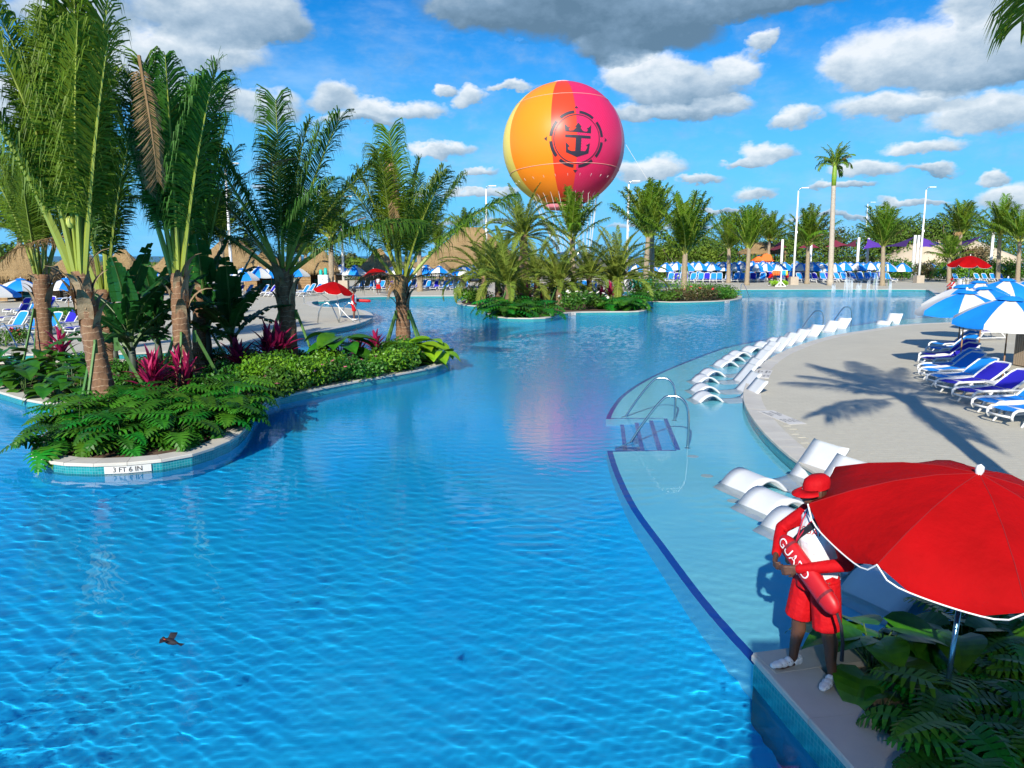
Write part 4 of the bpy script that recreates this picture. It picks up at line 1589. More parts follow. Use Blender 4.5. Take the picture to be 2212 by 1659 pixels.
# ------------------------------------------------------------------ loungers
def lounger_proto(sling, back=48, label=None):
    """deck lounger, foot at x=0, head at +X"""
    root = empty('sun_lounger')
    L, W, H, hx = 1.9, .66, .37, 1.12
    fr = MB()
    for s_ in (-1, 1):
        y = s_ * W / 2
        fr.tube([(.02, y * .92, .14), (-.02, y * .95, .22), (.0, y, .31), (.09, y, .36), (.3, y, H), (hx, y, H - .01), (L - .25, y, H - .04)], [.03, .032, .033, .033, .033, .033, .028], 6)
    fr.tube([(-.015, -W * .46, .22), (-.06, 0, .22), (-.015, W * .46, .22)], .026, 6)
    fr.bar((hx, -W / 2, H - .04), (hx, W / 2, H - .04), .05, .04)
    fr.bar((.45, -W / 2, H - .04), (.45, W / 2, H - .04), .05, .04)
    fr.bar((L - .25, -W / 2, H - .05), (L - .25, W / 2, H - .05), .05, .04)
    fr.build('frame', M_white, root, True)
    for s_ in (-1, 1):
        for (x0, x1) in ((.52, .20), (L - .50, L - .20)):
            lg = MB()
            lg.tube([(x0, s_ * W * .5, H - .03), (x0 * .6 + x1 * .4, s_ * W * .53, .22), (x1, s_ * W * .55, 0)], [.03, .026, .028], 6)
            lg.build('leg', M_white, root, True)
        lg = MB()
        lg.bar((.28, s_ * W * .53, .12), (L - .28, s_ * W * .53, .12), .03, .035)
        lg.build('stretcher', M_white, root)
    st = MB()
    n = 6
    for i in range(n + 1):
        x = .06 + (hx - .06) * i / n
        z = H + .012 - .035 * sin(pi * i / n) - (.04 if i == 0 else 0)
        st.v += [(x, -W / 2 + .045, z), (x, 0, z - .02), (x, W / 2 - .045, z)]
    for i in range(n):
        a = 3 * i
        st.f += [(a, a + 3, a + 4, a + 1), (a + 1, a + 4, a + 5, a + 2)]
        st.mi += [0, 0]
    st.build('seat_sling', sling, root, True)
    b = radians(back)
    bl = .80
    bk = MB()
    P = lambda u, y: (hx + u * cos(b), y, H + u * sin(b))
    bk.tube([P(0, -W * .44), P(.25, -W * .47), P(bl * .8, -W * .46), P(bl * .97, -W * .36), P(bl, 0), P(bl * .97, W * .36), P(bl * .8, W * .46), P(.25, W * .47), P(0, W * .44)], .03, 6)
    bo = bk.build('backrest', M_white, root, True)
    bs = MB()
    for i in range(5):
        u = .03 + (bl - .06) * i / 4
        w = W * (.43 if i < 4 else .34)
        x, _, z = P(u, 0)
        bs.v += [(x, -w, z), (x + .02 * sin(b), 0, z - .02 * cos(b)), (x, w, z)]
    for i in range(4):
        a = 3 * i
        bs.f += [(a, a + 3, a + 4, a + 1), (a + 1, a + 4, a + 5, a + 2)]
        bs.mi += [0, 0]
    bs.build('back_sling', sling, bo, True)
    sp = MB()
    for s_ in (-1, 1):
        sp.bar(P(.45, s_ * W * .42), (hx + .62, s_ * W * .42, H - .05), .022, .03)
    sp.build('back_prop', M_white, root)
    return root


PROTO = {}
_used = {}
for key, m_, bk in (('b', M_blue, 52), ('n', M_navy, 52), ('bl', M_blue, 33), ('nl', M_navy, 33)):
    PROTO[key] = lounger_proto(m_, bk)


def place(key, loc, rz, label, group, scale=1.0, cat='sun lounger'):
    if key not in _used:
        o = PROTO[key]
        _used[key] = 1
    else:
        o = copy_tree(PROTO[key])
    o.location = loc
    o.rotation_euler = (0, 0, rz)
    o.scale = (scale,) * 3
    put_tags(o, label, cat, group)
    return o


CN = {'b': 'bright blue', 'n': 'navy', 'bl': 'bright blue', 'nl': 'navy'}
rl = random.Random(21)
# near row on the right deck
near = [(2088, 735, 'nl'), (2020, 762, 'bl'), (2014, 773, 'bl'), (2000, 787, 'nl'), (1999, 797, 'nl'), (2000, 815, 'bl'), (2003, 825, 'bl'), (2020, 840, 'bl'), (2040, 853, 'nl'), (2078, 874, 'nl'), (2122, 898, 'bl'), (2158, 918, 'bl')]
for i, (x, y, c) in enumerate(near):
    p = G(x, y)
    place(c, p, radians(14) + rl.uniform(-.05, .05), '%s lounger, %s from the far end of the near row on the right deck' % (CN[c], ordinal(i)), 'loungers in the near row on the right deck')
# far right rows (seen end-on, foot towards the pool)
rows = [(104.0, 1445, 1935, 15.5, 'front'), (107.5, 1440, 1940, 19.5, 'second'), (111.5, 1450, 1935, 21.0, 'third')]
for (D, x0, x1, st, nm) in rows:
    x, i = x0, 0
    y = 553 + 5982 / D
    while x < x1:
        if not (nm == 'front' and (1655 < x < 1732)):
            c = 'n' if rl.random() < (.28 if nm == 'front' else .22) else 'b'
            p = G(x + rl.uniform(-2, 2), y + rl.uniform(-.4, .4))
            place(c, p, pi / 2 + (-.35 if x < 1650 else .12) + rl.uniform(-.12, .12), '%s lounger, %s from left in the %s row behind the far right edge' % (CN[c], ordinal(i), nm), 'loungers behind the far right pool edge', 1.3)
            i += 1
        x += st * rl.uniform(.85, 1.15)
for i, (x, y) in enumerate(((2078, 609), (2093, 608), (2105, 606), (2125, 609), (2142, 609), (2160, 609), (2177, 609), (2190, 607), (1985, 604), (2040, 603))):
    c = 'n' if i in (7,) else 'b'
    order_ = sorted((2078, 2093, 2105, 2125, 2142, 2160, 2177, 2190, 1985, 2040))
    place(c, G(x, y), pi / 2 + .1, '%s lounger, %s from left below the far right hedge' % (CN[c], ordinal(order_.index(x))), 'loungers below the far right hedge', 1.15)
# far row left of the middle island
x, i = 768, 0
while x < 1000:
    c = 'n' if i in (3, 6, 8) else 'b'
    place(c, G(x, 627.5 + rl.uniform(-.5, .5)), pi / 2 - .3 + rl.uniform(-.1, .1), '%s lounger, %s from left in the front row left of the middle island' % (CN[c], ordinal(i)), 'loungers left of the middle island')
    x += 19 if i % 3 else 24
    i += 1
x, i = 776, 0
while x < 1000:
    c = 'n' if rl.random() < .45 else 'b'
    place(c, G(x, 624), pi / 2 - .25, '%s lounger, %s from left in the back row left of the middle island' % (CN[c], ordinal(i)), 'loungers left of the middle island')
    x += 27
    i += 1
for i, (x, y, c) in enumerate(((1140, 624, 'b'), (1152, 627, 'b'), (1160, 629, 'n'), (1194, 626, 'n'), (1212, 624, 'b'), (1240, 626, 'n'), (1252, 629, 'b'), (1270, 627, 'b'), (1282, 629, 'b'))):
    place(c, G(x, y), pi / 2 + rl.uniform(-.2, .2), '%s lounger, %s from left behind the trunks of the middle island' % (CN[c], ordinal(i)), 'loungers behind the middle island')
# left deck
lp = [(475, 640, 'b'), (492, 641, 'n'), (512, 640, 'b'), (545, 640, 'b'), (560, 641, 'n'), (578, 642, 'n'), (606, 640, 'n'), (634, 641, 'b'), (648, 637, 'b'), (662, 636, 'b')]
for i, (x, y, c) in enumerate(lp):
    place(c, G(x, y), pi / 2 - .75 + rl.uniform(-.1, .1), '%s lounger, %s from left before the thatched huts' % (CN[c], ordinal(i)), 'loungers before the thatched huts')
for i, (x, y) in enumerate(((512, 679), (524, 676), (534, 673))):
    place('bl', G(x, y), -.3 + pi, 'flat bright blue lounger, %s from left of three near the pool corner' % ordinal(i), 'flat loungers near the pool corner')
lq = [(-10, 724, 'b'), (28, 727, 'b'), (66, 727, 'b'), (150, 725, 'n'), (110, 716, 'n'), (36, 700, 'n'), (0, 700, 'n'), (16, 681, 'n'), (72, 677, 'n'), (40, 683, 'b'), (128, 655, 'b'), (160, 655, 'b')]
ln_ = ['bright blue lounger cut by the left edge of the picture', 'bright blue lounger facing the pool, second from the left edge', 'bright blue lounger just left of the leftmost palm trunk', 'navy lounger alone between the leftmost and the tallest palm', 'navy lounger peeping out right of the leftmost palm trunk',
       'navy lounger behind the two bright blue ones at the left edge', 'navy lounger at the left edge behind the cut blue one', 'navy lounger under the blue parasol at the left edge', 'navy lounger beside the leftmost palm under the white parasol', 'bright blue lounger between two navy ones at the far left', 'bright blue lounger right of the leftmost palm below a parasol', 'bright blue lounger near the tallest palm below a parasol']
for (x, y, c), lab in zip(lq, ln_):
    place(c, G(x, y), pi / 2 - .35 + rl.uniform(-.12, .12), lab, 'loungers on the left deck')

# ------------------------------------------------------------------ white loungers standing in the water
def ledge_mesh():
    prof = []
    for i in range(13):
        t = i / 12
        prof.append((.95 * t, .03 + .40 * sin(pi * t) ** .9))
    prof += [(1.02, .045), (1.12, .045), (1.25, .055), (1.35, .09), (1.45, .16), (1.60, .33), (1.78, .54), (1.93, .72), (1.97, .765)]
    W = .37
    th = .042
    mb = MB()
    n = len(prof)
    top, bot = [], []
    for i, (x, z) in enumerate(prof):
        a = prof[max(0, i - 1)]
        b = prof[min(n - 1, i + 1)]
        d = Vector((b[0] - a[0], b[1] - a[1])).normalized()
        nx, nz = -d.y, d.x
        top.append((x, z))
        bot.append((x - nx * th, max(.0, z - nz * th)))
    for (x, z), (xb, zb) in zip(top, bot):
        mb.v += [(x, -W, z), (x, -W * .5, z - .012), (x, W * .5, z - .012), (x, W, z), (xb, W, zb), (xb, -W, zb)]
    for i in range(n - 1):
        a, b = 6 * i, 6 * i + 6
        for j in range(6):
            k2 = (j + 1) % 6
            mb.f.append((a + j, b + j, b + k2, a + k2))
            mb.mi.append(0)
    mb.f += [tuple(range(5, -1, -1)), tuple(6 * (n - 1) + j for j in range(6))]
    mb.mi += [0, 0]
    return mb.mesh('ledge_lounger', M_ledge, True)


M_ledge = mat('ledge_lounger_resin', (.66, .68, .70), .42, (.61, .63, .65), 3)
LED = ledge_mesh()
led = [(1480, 856, 8), (1477, 838, 8), (1480, 818, 9), (1497, 805, 10), (1530, 785, 14), (1547, 775, 16), (1562, 766, 18), (1594, 756, 22), (1622, 746, 25), (1650, 738, 28), (1690, 728, 34), (1735, 719, 40), (1775, 713, 44), (1905, 702, 58)]
for i, (x, y, a) in enumerate(led):
    p = Gw(x + (10 if i < 12 else 0), y + max(0, 12 - i), SHELF_Z)
    o = from_mesh('ledge_lounger', LED, None, p, (0, 0, radians(a * .75)))
    put_tags(o, 'white moulded water lounger, %s from the near end of the curved row on the shelf' % ordinal(i), 'water lounger', 'white loungers in the curved row on the shelf')
    o.cycles.is_caustics_receiver = True
for (x, y, a, lab) in ((1572, 1068, 22, 'white water lounger standing farthest from the guard, its back towards the deck'), (1614, 1116, 23, 'white water lounger just left of the red cap of the guard'), (1668, 1168, 24, 'white water lounger half hidden behind the guard shoulder'),
                       (1752, 1235, 25, 'white water lounger behind the guard, under the tip of the red umbrella'), (1856, 1325, 26, 'white water lounger right of the guard above the near planter')):
    p = Gw(x, y, SHELF_Z)
    o = from_mesh('ledge_lounger', LED, None, p, (0, 0, radians(a)), 1.08)
    put_tags(o, lab, 'water lounger', 'white loungers around the guard')
    o.cycles.is_caustics_receiver = True

# ------------------------------------------------------------------ parasols
def gore(r, n, prof, valance, name, m_, notch=0.0):
    """one panel of an n-sided canopy, apex at the origin"""
    mb = MB()
    da = pi / n
    cols = 5
    rows_ = [(q * r, z) for q, z in prof]
    for (rr, z) in rows_:
        for c in range(cols):
            t = c / (cols - 1)
            a = -da + 2 * da * t
            rad = rr * cos(da) / cos(a) if abs(a) < da + 1e-6 else rr
            sag = .05 * r * (1 - (2 * t - 1) ** 2) * (rr / r) ** 2
            mb.v.append((rad * cos(a), rad * sin(a), z * r - sag * .6))
    base_ = len(rows_) - 1
    for c in range(cols):
        x, y, z = mb.v[base_ * cols + c]
        t = c / (cols - 1)
        mb.v.append((x * 1.01, y * 1.01, z - valance * (1 - notch * (2 * t - 1) ** 8)))
    for i in range(len(rows_)):
        for c in range(cols - 1):
            a = i * cols + c
            mb.f.append((a, a + cols, a + cols + 1, a + 1))
            mb.mi.append(0)
    return mb.mesh(name, m_, True)


PROF = [(.02, 0), (.25, -.055), (.5, -.155), (.75, -.29), (1.0, -.46)]
PANEL = {}


def parasol(label, base, r, rim, group, colors, pole_m, tilt=0.0, tz=0.0, rz=0.0, name='beach_parasol', cat='parasol', pr=.022, trim=None, pole_lean=(0, 0), vent=True, ribs=0, hs=.46):
    root = empty(name, base, 0, label, cat, group)
    apex_z = rim + hs * r
    lean = Vector((pole_lean[0], pole_lean[1], 0))
    top = Vector((0, 0, apex_z)) + lean
    MB().tube([(0, 0, -.03), Vector((0, 0, apex_z * .5)) + lean * .5], pr, 8).build('pole', pole_m, root, True)
    MB().tube([Vector((0, 0, apex_z * .5)) + lean * .5, top], pr * .8, 8).build('upper_pole', pole_m, root, True)
    R = Matrix.Rotation(tz, 4, 'Z') @ Matrix.Rotation(tilt, 4, 'Y') @ Matrix.Rotation(rz - tz, 4, 'Z')
    n = 8
    for i in range(n):
        key = (colors[i % 2].name, round(r, 2), trim is not None, hs)
        if key not in PANEL:
            PANEL[key] = gore(r, n, [(q, z * hs / .46) for q, z in PROF], .10 * r, 'canopy_panel', colors[i % 2], notch=.9 if trim else .0)
        o = from_mesh('canopy_panel', PANEL[key], root, top)
        o.rotation_euler = (R @ Matrix.Rotation(2 * pi * i / n, 4, 'Z')).to_euler()
    if not trim:
        mbv = MB()
        mbv.lathe([(.001, .05 * r), (.14 * r, .035 * r), (.27 * r, -.03 * r)], 8)
        o = mbv.build('vent_cap', colors[0], root, True, top)
        o.rotation_euler = R.to_euler()
    fz = MB()
    fz.lathe([(.02 * r, 0), (.028 * r, .03 * r), (.024 * r, .06 * r), (.001, .075 * r)], 8)
    o = fz.build('finial', M_white, root, True, top + (R @ Vector((0, 0, (-.005 if trim else .045) * r))))
    o.rotation_euler = R.to_euler()
    if ribs:
        for i in range(n):
            a = 2 * pi * (i + .5) / n
            mb = MB()
            mb.tube([Vector((cos(a) * q * r * .98, sin(a) * q * r * .98, z * r * hs / .46 - .012)) for q, z in PROF], .005, 5)
            o = mb.build('rib', M_steel, root, False, top)
            o.rotation_euler = R.to_euler()
    if trim:
        for i in range(n):
            a = 2 * pi * (i + .5) / n
            mb = MB()
            mb.tube([Vector((cos(a) * q * r, sin(a) * q * r, z * r * hs / .46 + .001)) for q, z in PROF], .0035, 5)
            o = mb.build('seam', M_redseam, root, False, top)
            o.rotation_euler = R.to_euler()
        for i in range(n):
            mb = MB()
            da = pi / n
            pts_ = []
            for c in range(13):
                t = c / 12
                a = -da + 2 * da * t
                rad = r * 1.012 * cos(da) / cos(a)
                sag = .05 * r * (1 - (2 * t - 1) ** 2)
                e = abs(2 * t - 1)
                zz = -hs * r - sag * .6 - .10 * r * (1 - .9 * e ** 8)
                pts_.append((rad * cos(a), rad * sin(a), zz))
            mb.tube(pts_, .0065, 5)
            o = mb.build('trim', trim, root, False, top)
            o.rotation_euler = (R @ Matrix.Rotation(2 * pi * i / n, 4, 'Z')).to_euler()
    return root


BW = (M_blue, M_wfab)
M_bluef = M_blue
gpn = 'blue and white parasols over the near loungers'
for i, (x, y, rz, dz, lab) in enumerate(((2163, 838, .25, 0, 'blue and white parasol over the navy loungers, nearest on the right deck'), (2072, 799, .55, 0, 'blue and white parasol left of the nearest one on the right deck'), (2112, 772, .2, .0, 'blue and white parasol behind the two nearest on the right deck'),
                                        (2068, 761, .9, .02, 'blue and white parasol with its pole beside the pair of striped loungers'), (2102, 738, .4, .05, 'blue and white parasol in the middle of the right deck row'), (2165, 722, .1, .05, 'blue and white parasol far back on the right deck before the far pool arm'),
                                        (2218, 716, .6, .05, 'blue and white parasol at the right edge of the picture, farthest back'), (2270, 800, .3, -.1, 'white corner of a parasol cut by the right edge of the picture'))):
    parasol(lab, G(x, y), 1.38, 1.82 + dz, gpn, BW, M_wood, rz=rz, tilt=.06, tz=rl.uniform(0, 6))
# far right
gpf = 'blue and white parasols over the far right loungers'
xs = [(1440 + 24 * q, 0) for q in range(22)] + [(1452 + 24 * q, 1) for q in range(20)]
xs_old = [(1448, 0), (1468, 1), (1497, 0), (1519, 1), (1545, 0), (1572, 1), (1592, 0), (1632, 1), (1652, 0), (1680, 0), (1700, 1), (1738, 0), (1760, 0), (1792, 0), (1812, 1), (1842, 0), (1866, 0), (1888, 1), (1912, 0), (1938, 1), (1958, 0)]
for i, (x, back) in enumerate(xs):
    if 1700 < x < 1726 and not back:
        continue
    x += rl.uniform(-5, 5)
    D = 116 if back else 108.5
    p = G(x, 553 + 5982 / D)
    parasol('blue and white parasol, %s from left in the %s far right row' % (ordinal(i if not back else i - 22), 'back' if back else 'front'), p, 1.48, 1.66 + rl.uniform(-.1, .14), gpf, BW, M_wood, hs=.64, rz=rl.uniform(0, .78), tilt=rl.uniform(0, .1), tz=rl.uniform(0, 6))
for i, (x, y) in enumerate(((1372, 611), (1404, 608), (2008, 604), (2050, 607), (2128, 606), (2152, 604), (2208, 606))):
    parasol('blue and white parasol, %s from the left among those standing apart at the far right' % ordinal(i), G(x, y), 1.3, 1.7, 'scattered parasols at the far right', BW, M_wood, hs=.6, rz=rl.uniform(0, .78), tilt=.05, tz=rl.uniform(0, 6))
# far left
for i, (x, y) in enumerate(((738, 624), (768, 626), (790, 622), (856, 625), (886, 624), (922, 625), (950, 627), (1003, 624), (500, 634), (528, 640), (562, 635), (588, 634), (640, 633), (1020, 622))):
    order_ = sorted((738, 768, 790, 856, 886, 922, 950, 1003, 500, 528, 562, 588, 640, 1020))
    parasol('blue and white parasol, %s from the left before the thatched huts' % ordinal(order_.index(x)), G(x, y), 1.42, 1.6 + rl.uniform(-.05, .12), 'blue and white parasols before the thatched huts', BW, M_wood, hs=.6, rz=rl.uniform(0, .78), tilt=rl.uniform(0, .08), tz=rl.uniform(0, 6))
for (x, y, lab, r_) in ((-8, 700, 'blue parasol cut by the left edge of the picture', 1.3), (52, 680, 'white and blue parasol left of the leftmost palm', 1.25), (150, 678, 'blue parasol seen between the leftmost and the tallest palm', 1.25), (425, 652, 'blue parasol glimpsed behind the dense palm', 1.25), (345, 648, 'parasol glimpsed through the banana leaves', 1.25), (455, 645, 'blue and white parasol behind the banana plant', 1.25)):
    parasol(lab, G(x, y), r_, 1.6, 'parasols on the left deck', BW, M_wood, rz=rl.uniform(0, .78), tilt=.05, tz=1)

# ------------------------------------------------------------------ lifeguard umbrellas
M_redseam = mat('red_seam', (.25, .002, .006), .9)
M_trim = mat('white_trim', (.80, .78, .76), .7)
M_spole = mat('blue_grey_pole', (.16, .33, .45), .22, metal=.85)
RED = (M_red, M_red)
ub = G(2038, 1535)
parasol('large red umbrella with white trim beside the near guard', (ub.x, ub.y, -.05), 1.16, 1.56, 'red guard umbrellas', RED, M_spole, tilt=radians(10), tz=radians(-75), rz=.19, name='guard_umbrella', cat='umbrella', pr=.021, trim=M_trim, pole_lean=(.12, .05), ribs=1, hs=.37)
p = G(737, 692)
parasol('red umbrella on a tripod stand on the left peninsula', p, 1.16, 1.62, 'red guard umbrellas', RED, M_wpaint, tilt=radians(8), tz=radians(20), rz=.2, name='guard_umbrella', cat='umbrella', pr=.018, trim=M_trim, pole_lean=(-.3, 0))
p = G(808, 634)
parasol('red umbrella over the guard at the far left pool edge', p, 1.15, 1.85, 'red guard umbrellas', RED, M_wpaint, tilt=radians(12), tz=pi, rz=.1, name='guard_umbrella', cat='umbrella', trim=M_trim)
p = G(2088, 640)
parasol('red umbrella over the guard on the white chair at the far right', p, 1.85, 2.75, 'red guard umbrellas', RED, M_wpaint, tilt=radians(2), tz=0, rz=.2, name='guard_umbrella', cat='umbrella', trim=M_trim)

# stand of the umbrella on the left peninsula: bent steel hoops
p = G(732, 697)
root = empty('umbrella_stand', (p.x, p.y, 0), 0, 'bent steel hoop stand at the foot of the tripod umbrella on the left peninsula', 'stand')
for s_ in (-1, 1):
    MB().tube([(s_ * 1.15, 0, 0), (s_ * 1.05, 0, .6), (s_ * .85, 0, 1.0), (s_ * .6, 0, 1.08), (s_ * .35, 0, .9), (s_ * .1, 0, .3), (0, 0, .02)], .035, 7).build('hoop', M_steel, root, True)
MB().tube([(-.1, -.1, 1.05), (.5, -.1, .35), (.9, -.1, .05)], .022, 7).build('brace', M_wpaint, root, True)

# ------------------------------------------------------------------ handrails
def rail(label, pa, pb, h, group, r=.026):
    """rail rising from pa in the water, arching over and dropping steeply to pb"""
    pa, pb = Vector(pa), Vector(pb)
    root = empty('handrail', pb, 0, label, 'handrail', group)
    d = pa - pb
    pts_ = [Vector((0, 0, 0)), Vector((0, 0, h * .55)), d * .03 + Vector((0, 0, h * .80)), d * .12 + Vector((0, 0, h * .95)), d * .24 + Vector((0, 0, h)), d * .38 + Vector((0, 0, h * .97)), d * .7 + Vector((0, 0, h * .55)), d + Vector((0, 0, -.02))]
    cv = []
    for i in range(len(pts_) - 1):
        p0, p1, p2, p3 = pts_[max(0, i - 1)], pts_[i], pts_[i + 1], pts_[min(len(pts_) - 1, i + 2)]
        for j in range(5):
            t = j / 5
            cv.append(.5 * ((2 * p1) + (p2 - p0) * t + (2 * p0 - 5 * p1 + 4 * p2 - p3) * t * t + (3 * p1 - p0 - 3 * p2 + p3) * t ** 3))
    cv.append(pts_[-1])
    MB().tube(cv, r, 10).build('rail', M_steel, root, True)
    MB().lathe([(.001, .03), (.05, .03), (.065, .012), (.065, .0)], 14).build('base_flange', M_steel, root, True)
    return root


gr = 'steel handrails on the tanning shelf'
rail('steel handrail on the far side of the sunken steps', Gw(1325, 908, SHELF_Z - .35), Gw(1457, 908, SHELF_Z), 1.25, gr)
rail('steel handrail on the near side of the sunken steps', Gw(1332, 968, SHELF_Z - .35), Gw(1485, 968, SHELF_Z), 1.3, gr)
rail('left steel handrail at the far end of the shelf', Gw(1718, 716, SHELF_Z - .3), Gw(1777, 711, SHELF_Z), 1.25, gr)
rail('right steel handrail at the far end of the shelf', Gw(1783, 710, SHELF_Z - .3), Gw(1838, 705, SHELF_Z), 1.35, gr)
rail('steel handrail at the inlet steps of the left peninsula', Gw(723, 650, -.5), G(657, 656), 1.0, 'steel handrails on the left peninsula')
for i, (xa, xb, y) in enumerate(((2, 40, 742), (55, 80, 742))):
    rail('%s steel grab rail at the left edge beside the red flowers' % ('left', 'right')[i], G(xb, y + 14), G(xa, y + 4), .9, 'steel handrails on the left peninsula')
rail('steel ladder rail at the tip of the hedge', Gw(1620, 642, -.4), G(1600, 631), .95, gr)

# ------------------------------------------------------------------ balloon
def net_mat(name, col, net, amt):
    m = bpy.data.materials.new(name)
    m.use_nodes = True
    k = NT(m.node_tree)
    b = k.n['Principled BSDF']
    tc = k.node('ShaderNodeTexCoord')
    sp = k.node('ShaderNodeSeparateXYZ')
    k.l.new(tc.outputs['UV'], sp.inputs[0])
    u, v = sp.outputs[0], sp.outputs[1]
    f = None
    for sg in (1, -1):
        s_ = k.m('PINGPONG', k.m('MULTIPLY_ADD', v, 46.0 * sg, k.m('MULTIPLY', u, 92.0)), 1.0)
        ln = k.maprange(s_, .0, .22, 1, 0)
        f = ln if f is None else k.m('MAXIMUM', f, ln)
    k.l.new(k.mix(k.m('MULTIPLY', f, amt), col, net), b.inputs['Base Color'])
    b.inputs['Roughness'].default_value = .38
    b.inputs['Specular IOR Level'].default_value = .35
    MATS[name] = m
    return m


BY = 145.0
BC = A(1217, 315, BY)
axd = BY * cos(PITCH) - (BC.z - CAM_Z) * sin(PITCH)
BR = 131.0 / FPX * axd
bal = empty('tethered_balloon', (BC.x, BC.y, BC.z - BR), 0, 'giant round helium balloon with yellow, orange, red and magenta panels and a dark crown-and-anchor emblem', 'balloon')
C0 = Vector((0, 0, BR))
AXT = Matrix.Rotation(radians(-2.0), 3, 'Y') @ Matrix.Rotation(radians(-4), 3, 'X')


def bal_pt(lon, lat, k_=1.0):
    # longitude 0 faces the camera
    rr = BR * k_
    sh = 1.0
    if lat < -.6:
        sh = 1 - .05 * ((-lat - .6) / (pi / 2 - .6))
    p = Vector((cos(lat) * sin(lon) * rr * sh, -cos(lat) * cos(lon) * rr * sh, sin(lat) * rr))
    return C0 + AXT @ p


to_cam = math.atan2(-BC.x, BC.y)
R0 = math.atan2(BC.x, BC.y)


def lonrot(d):
    return radians(d) - R0 * 1.0


gores = [(-118, -58, 'yellow_panel', (.80, .64, .13), (.62, .48, .10), .12), (-58, -10.7, 'orange_panel', (.88, .25, .012), (.80, .30, .05), .10), (-10.7, 12.2, 'red_panel', (.80, .055, .02), (.60, .03, .02), .35),
         (12.2, 68, 'magenta_panel', (.66, .006, .085), (.80, .16, .30), .50), (68, 118, 'pink_panel', (.74, .16, .22), (.80, .35, .42), .4), (118, 180, 'orange_panel', (.88, .25, .012), (.80, .30, .05), .1), (180, 242, 'red_panel', (.80, .055, .02), (.60, .03, .02), .3)]
LAT0 = -1.22
for (a0, a1, nm, col, net, amt) in gores:
    key = 'balloon_' + nm
    m_ = MATS.get(key) or net_mat(key, (*col, 1), (*net, 1), amt)
    mb = MB()
    nu, nv = 10, 34
    uv = []
    for j in range(nv + 1):
        lat = LAT0 + (pi / 2 - LAT0) * j / nv
        for i in range(nu + 1):
            lon = a0 + (a1 - a0) * i / nu
            mb.v.append(tuple(bal_pt(lonrot(lon), lat)))
            uv.append((lon / 100, lat))
    for j in range(nv):
        for i in range(nu):
            a = j * (nu + 1) + i
            mb.f.append((a, a + 1, a + nu + 2, a + nu + 1))
            mb.mi.append(0)
    mb.uv = uv
    mb.build(nm, m_, bal, True)
M_seam = mat('balloon_seam', (.82, .40, .32), .6)
for lat in (.69, -.455):
    MB().tube([bal_pt(lonrot(-110 + 6 * i), lat, 1.002) for i in range(38)], .045, 5).build('seam', M_seam, bal, True)
MB().tube([bal_pt(radians(i * 12), 1.42, 1.004) for i in range(31)], .16, 6).build('crown_ring', mat('balloon_crown_ring', (.80, .42, .40), .6), bal, True)
M_emb = mat('emblem_print', (.018, .016, .03), .45, (.03, .025, .045), 8)
E_LON, E_LAT = lonrot(12.4), -.10
en = (AXT @ Vector((cos(E_LAT) * sin(E_LON), -cos(E_LAT) * cos(E_LON), sin(E_LAT)))).normalized()
ex = Vector((0, 0, 1)).cross(en)
ex = -ex.normalized() if ex.x < 0 else ex.normalized()
ey = en.cross(ex)
ey = -ey if ey.z < 0 else ey


def emb(u, v):
    """u, v in 1/305 of the emblem radius units; laid on the skin"""
    s_ = .405 / 305.0
    a, b = u * s_, v * s_
    c = sqrt(max(0, 1 - a * a - b * b))
    return C0 + (ex * a + ey * b + en * c) * BR * 1.0035


def emb_poly(pts_, name):
    bm = bmesh.new()
    vs = [bm.verts.new((x - 1010, 745 - y, 0)) for x, y in pts_]
    bm.faces.new(vs)
    bmesh.ops.triangulate(bm, faces=bm.faces[:])
    for _ in range(2):
        bmesh.ops.subdivide_edges(bm, edges=[e for e in bm.edges if e.calc_length() > 22], cuts=1)
        bmesh.ops.triangulate(bm, faces=bm.faces[:])
    for v in bm.verts:
        v.co = emb(v.co.x, v.co.y)
    bmesh.ops.recalc_face_normals(bm, faces=bm.faces[:])
    me = bpy.data.meshes.new(name)
    bm.to_mesh(me)
    bm.free()
    me.materials.append(M_emb)
    return from_mesh(name, me, bal)


emb_poly([(858, 577), (906, 622), (928, 622), (906, 640), (918, 660), (960, 655), (998, 622), (980, 616), (1020, 566), (1060, 616), (1042, 625), (1076, 662), (1116, 667), (1136, 648), (1116, 628), (1138, 624), (1176, 586), (1170, 684), (868, 668)], 'emblem_crown')
emb_poly([(866, 702), (1168, 712), (1165, 744), (868, 734)], 'emblem_bar')
emb_poly([(988, 732), (1055, 735), (1052, 880), (1108, 881), (1124, 852), (1134, 832), (1110, 816), (1160, 792), (1148, 905), (1010, 947), (882, 897), (872, 782), (922, 832), (900, 842), (906, 866), (940, 882), (986, 882)], 'emblem_anchor')


def emb_arc(r0, r1, a0, a1, n, name):
    mb = MB()
    for i in range(n + 1):
        a = a0 + (a1 - a0) * i / n
        for r_ in (r0, r1):
            mb.v.append(tuple(emb(r_ * cos(a), r_ * sin(a))))
    for i in range(n):
        mb.f.append((2 * i, 2 * i + 1, 2 * i + 3, 2 * i + 2))
        mb.mi.append(0)
    mb.build(name, M_emb, bal)


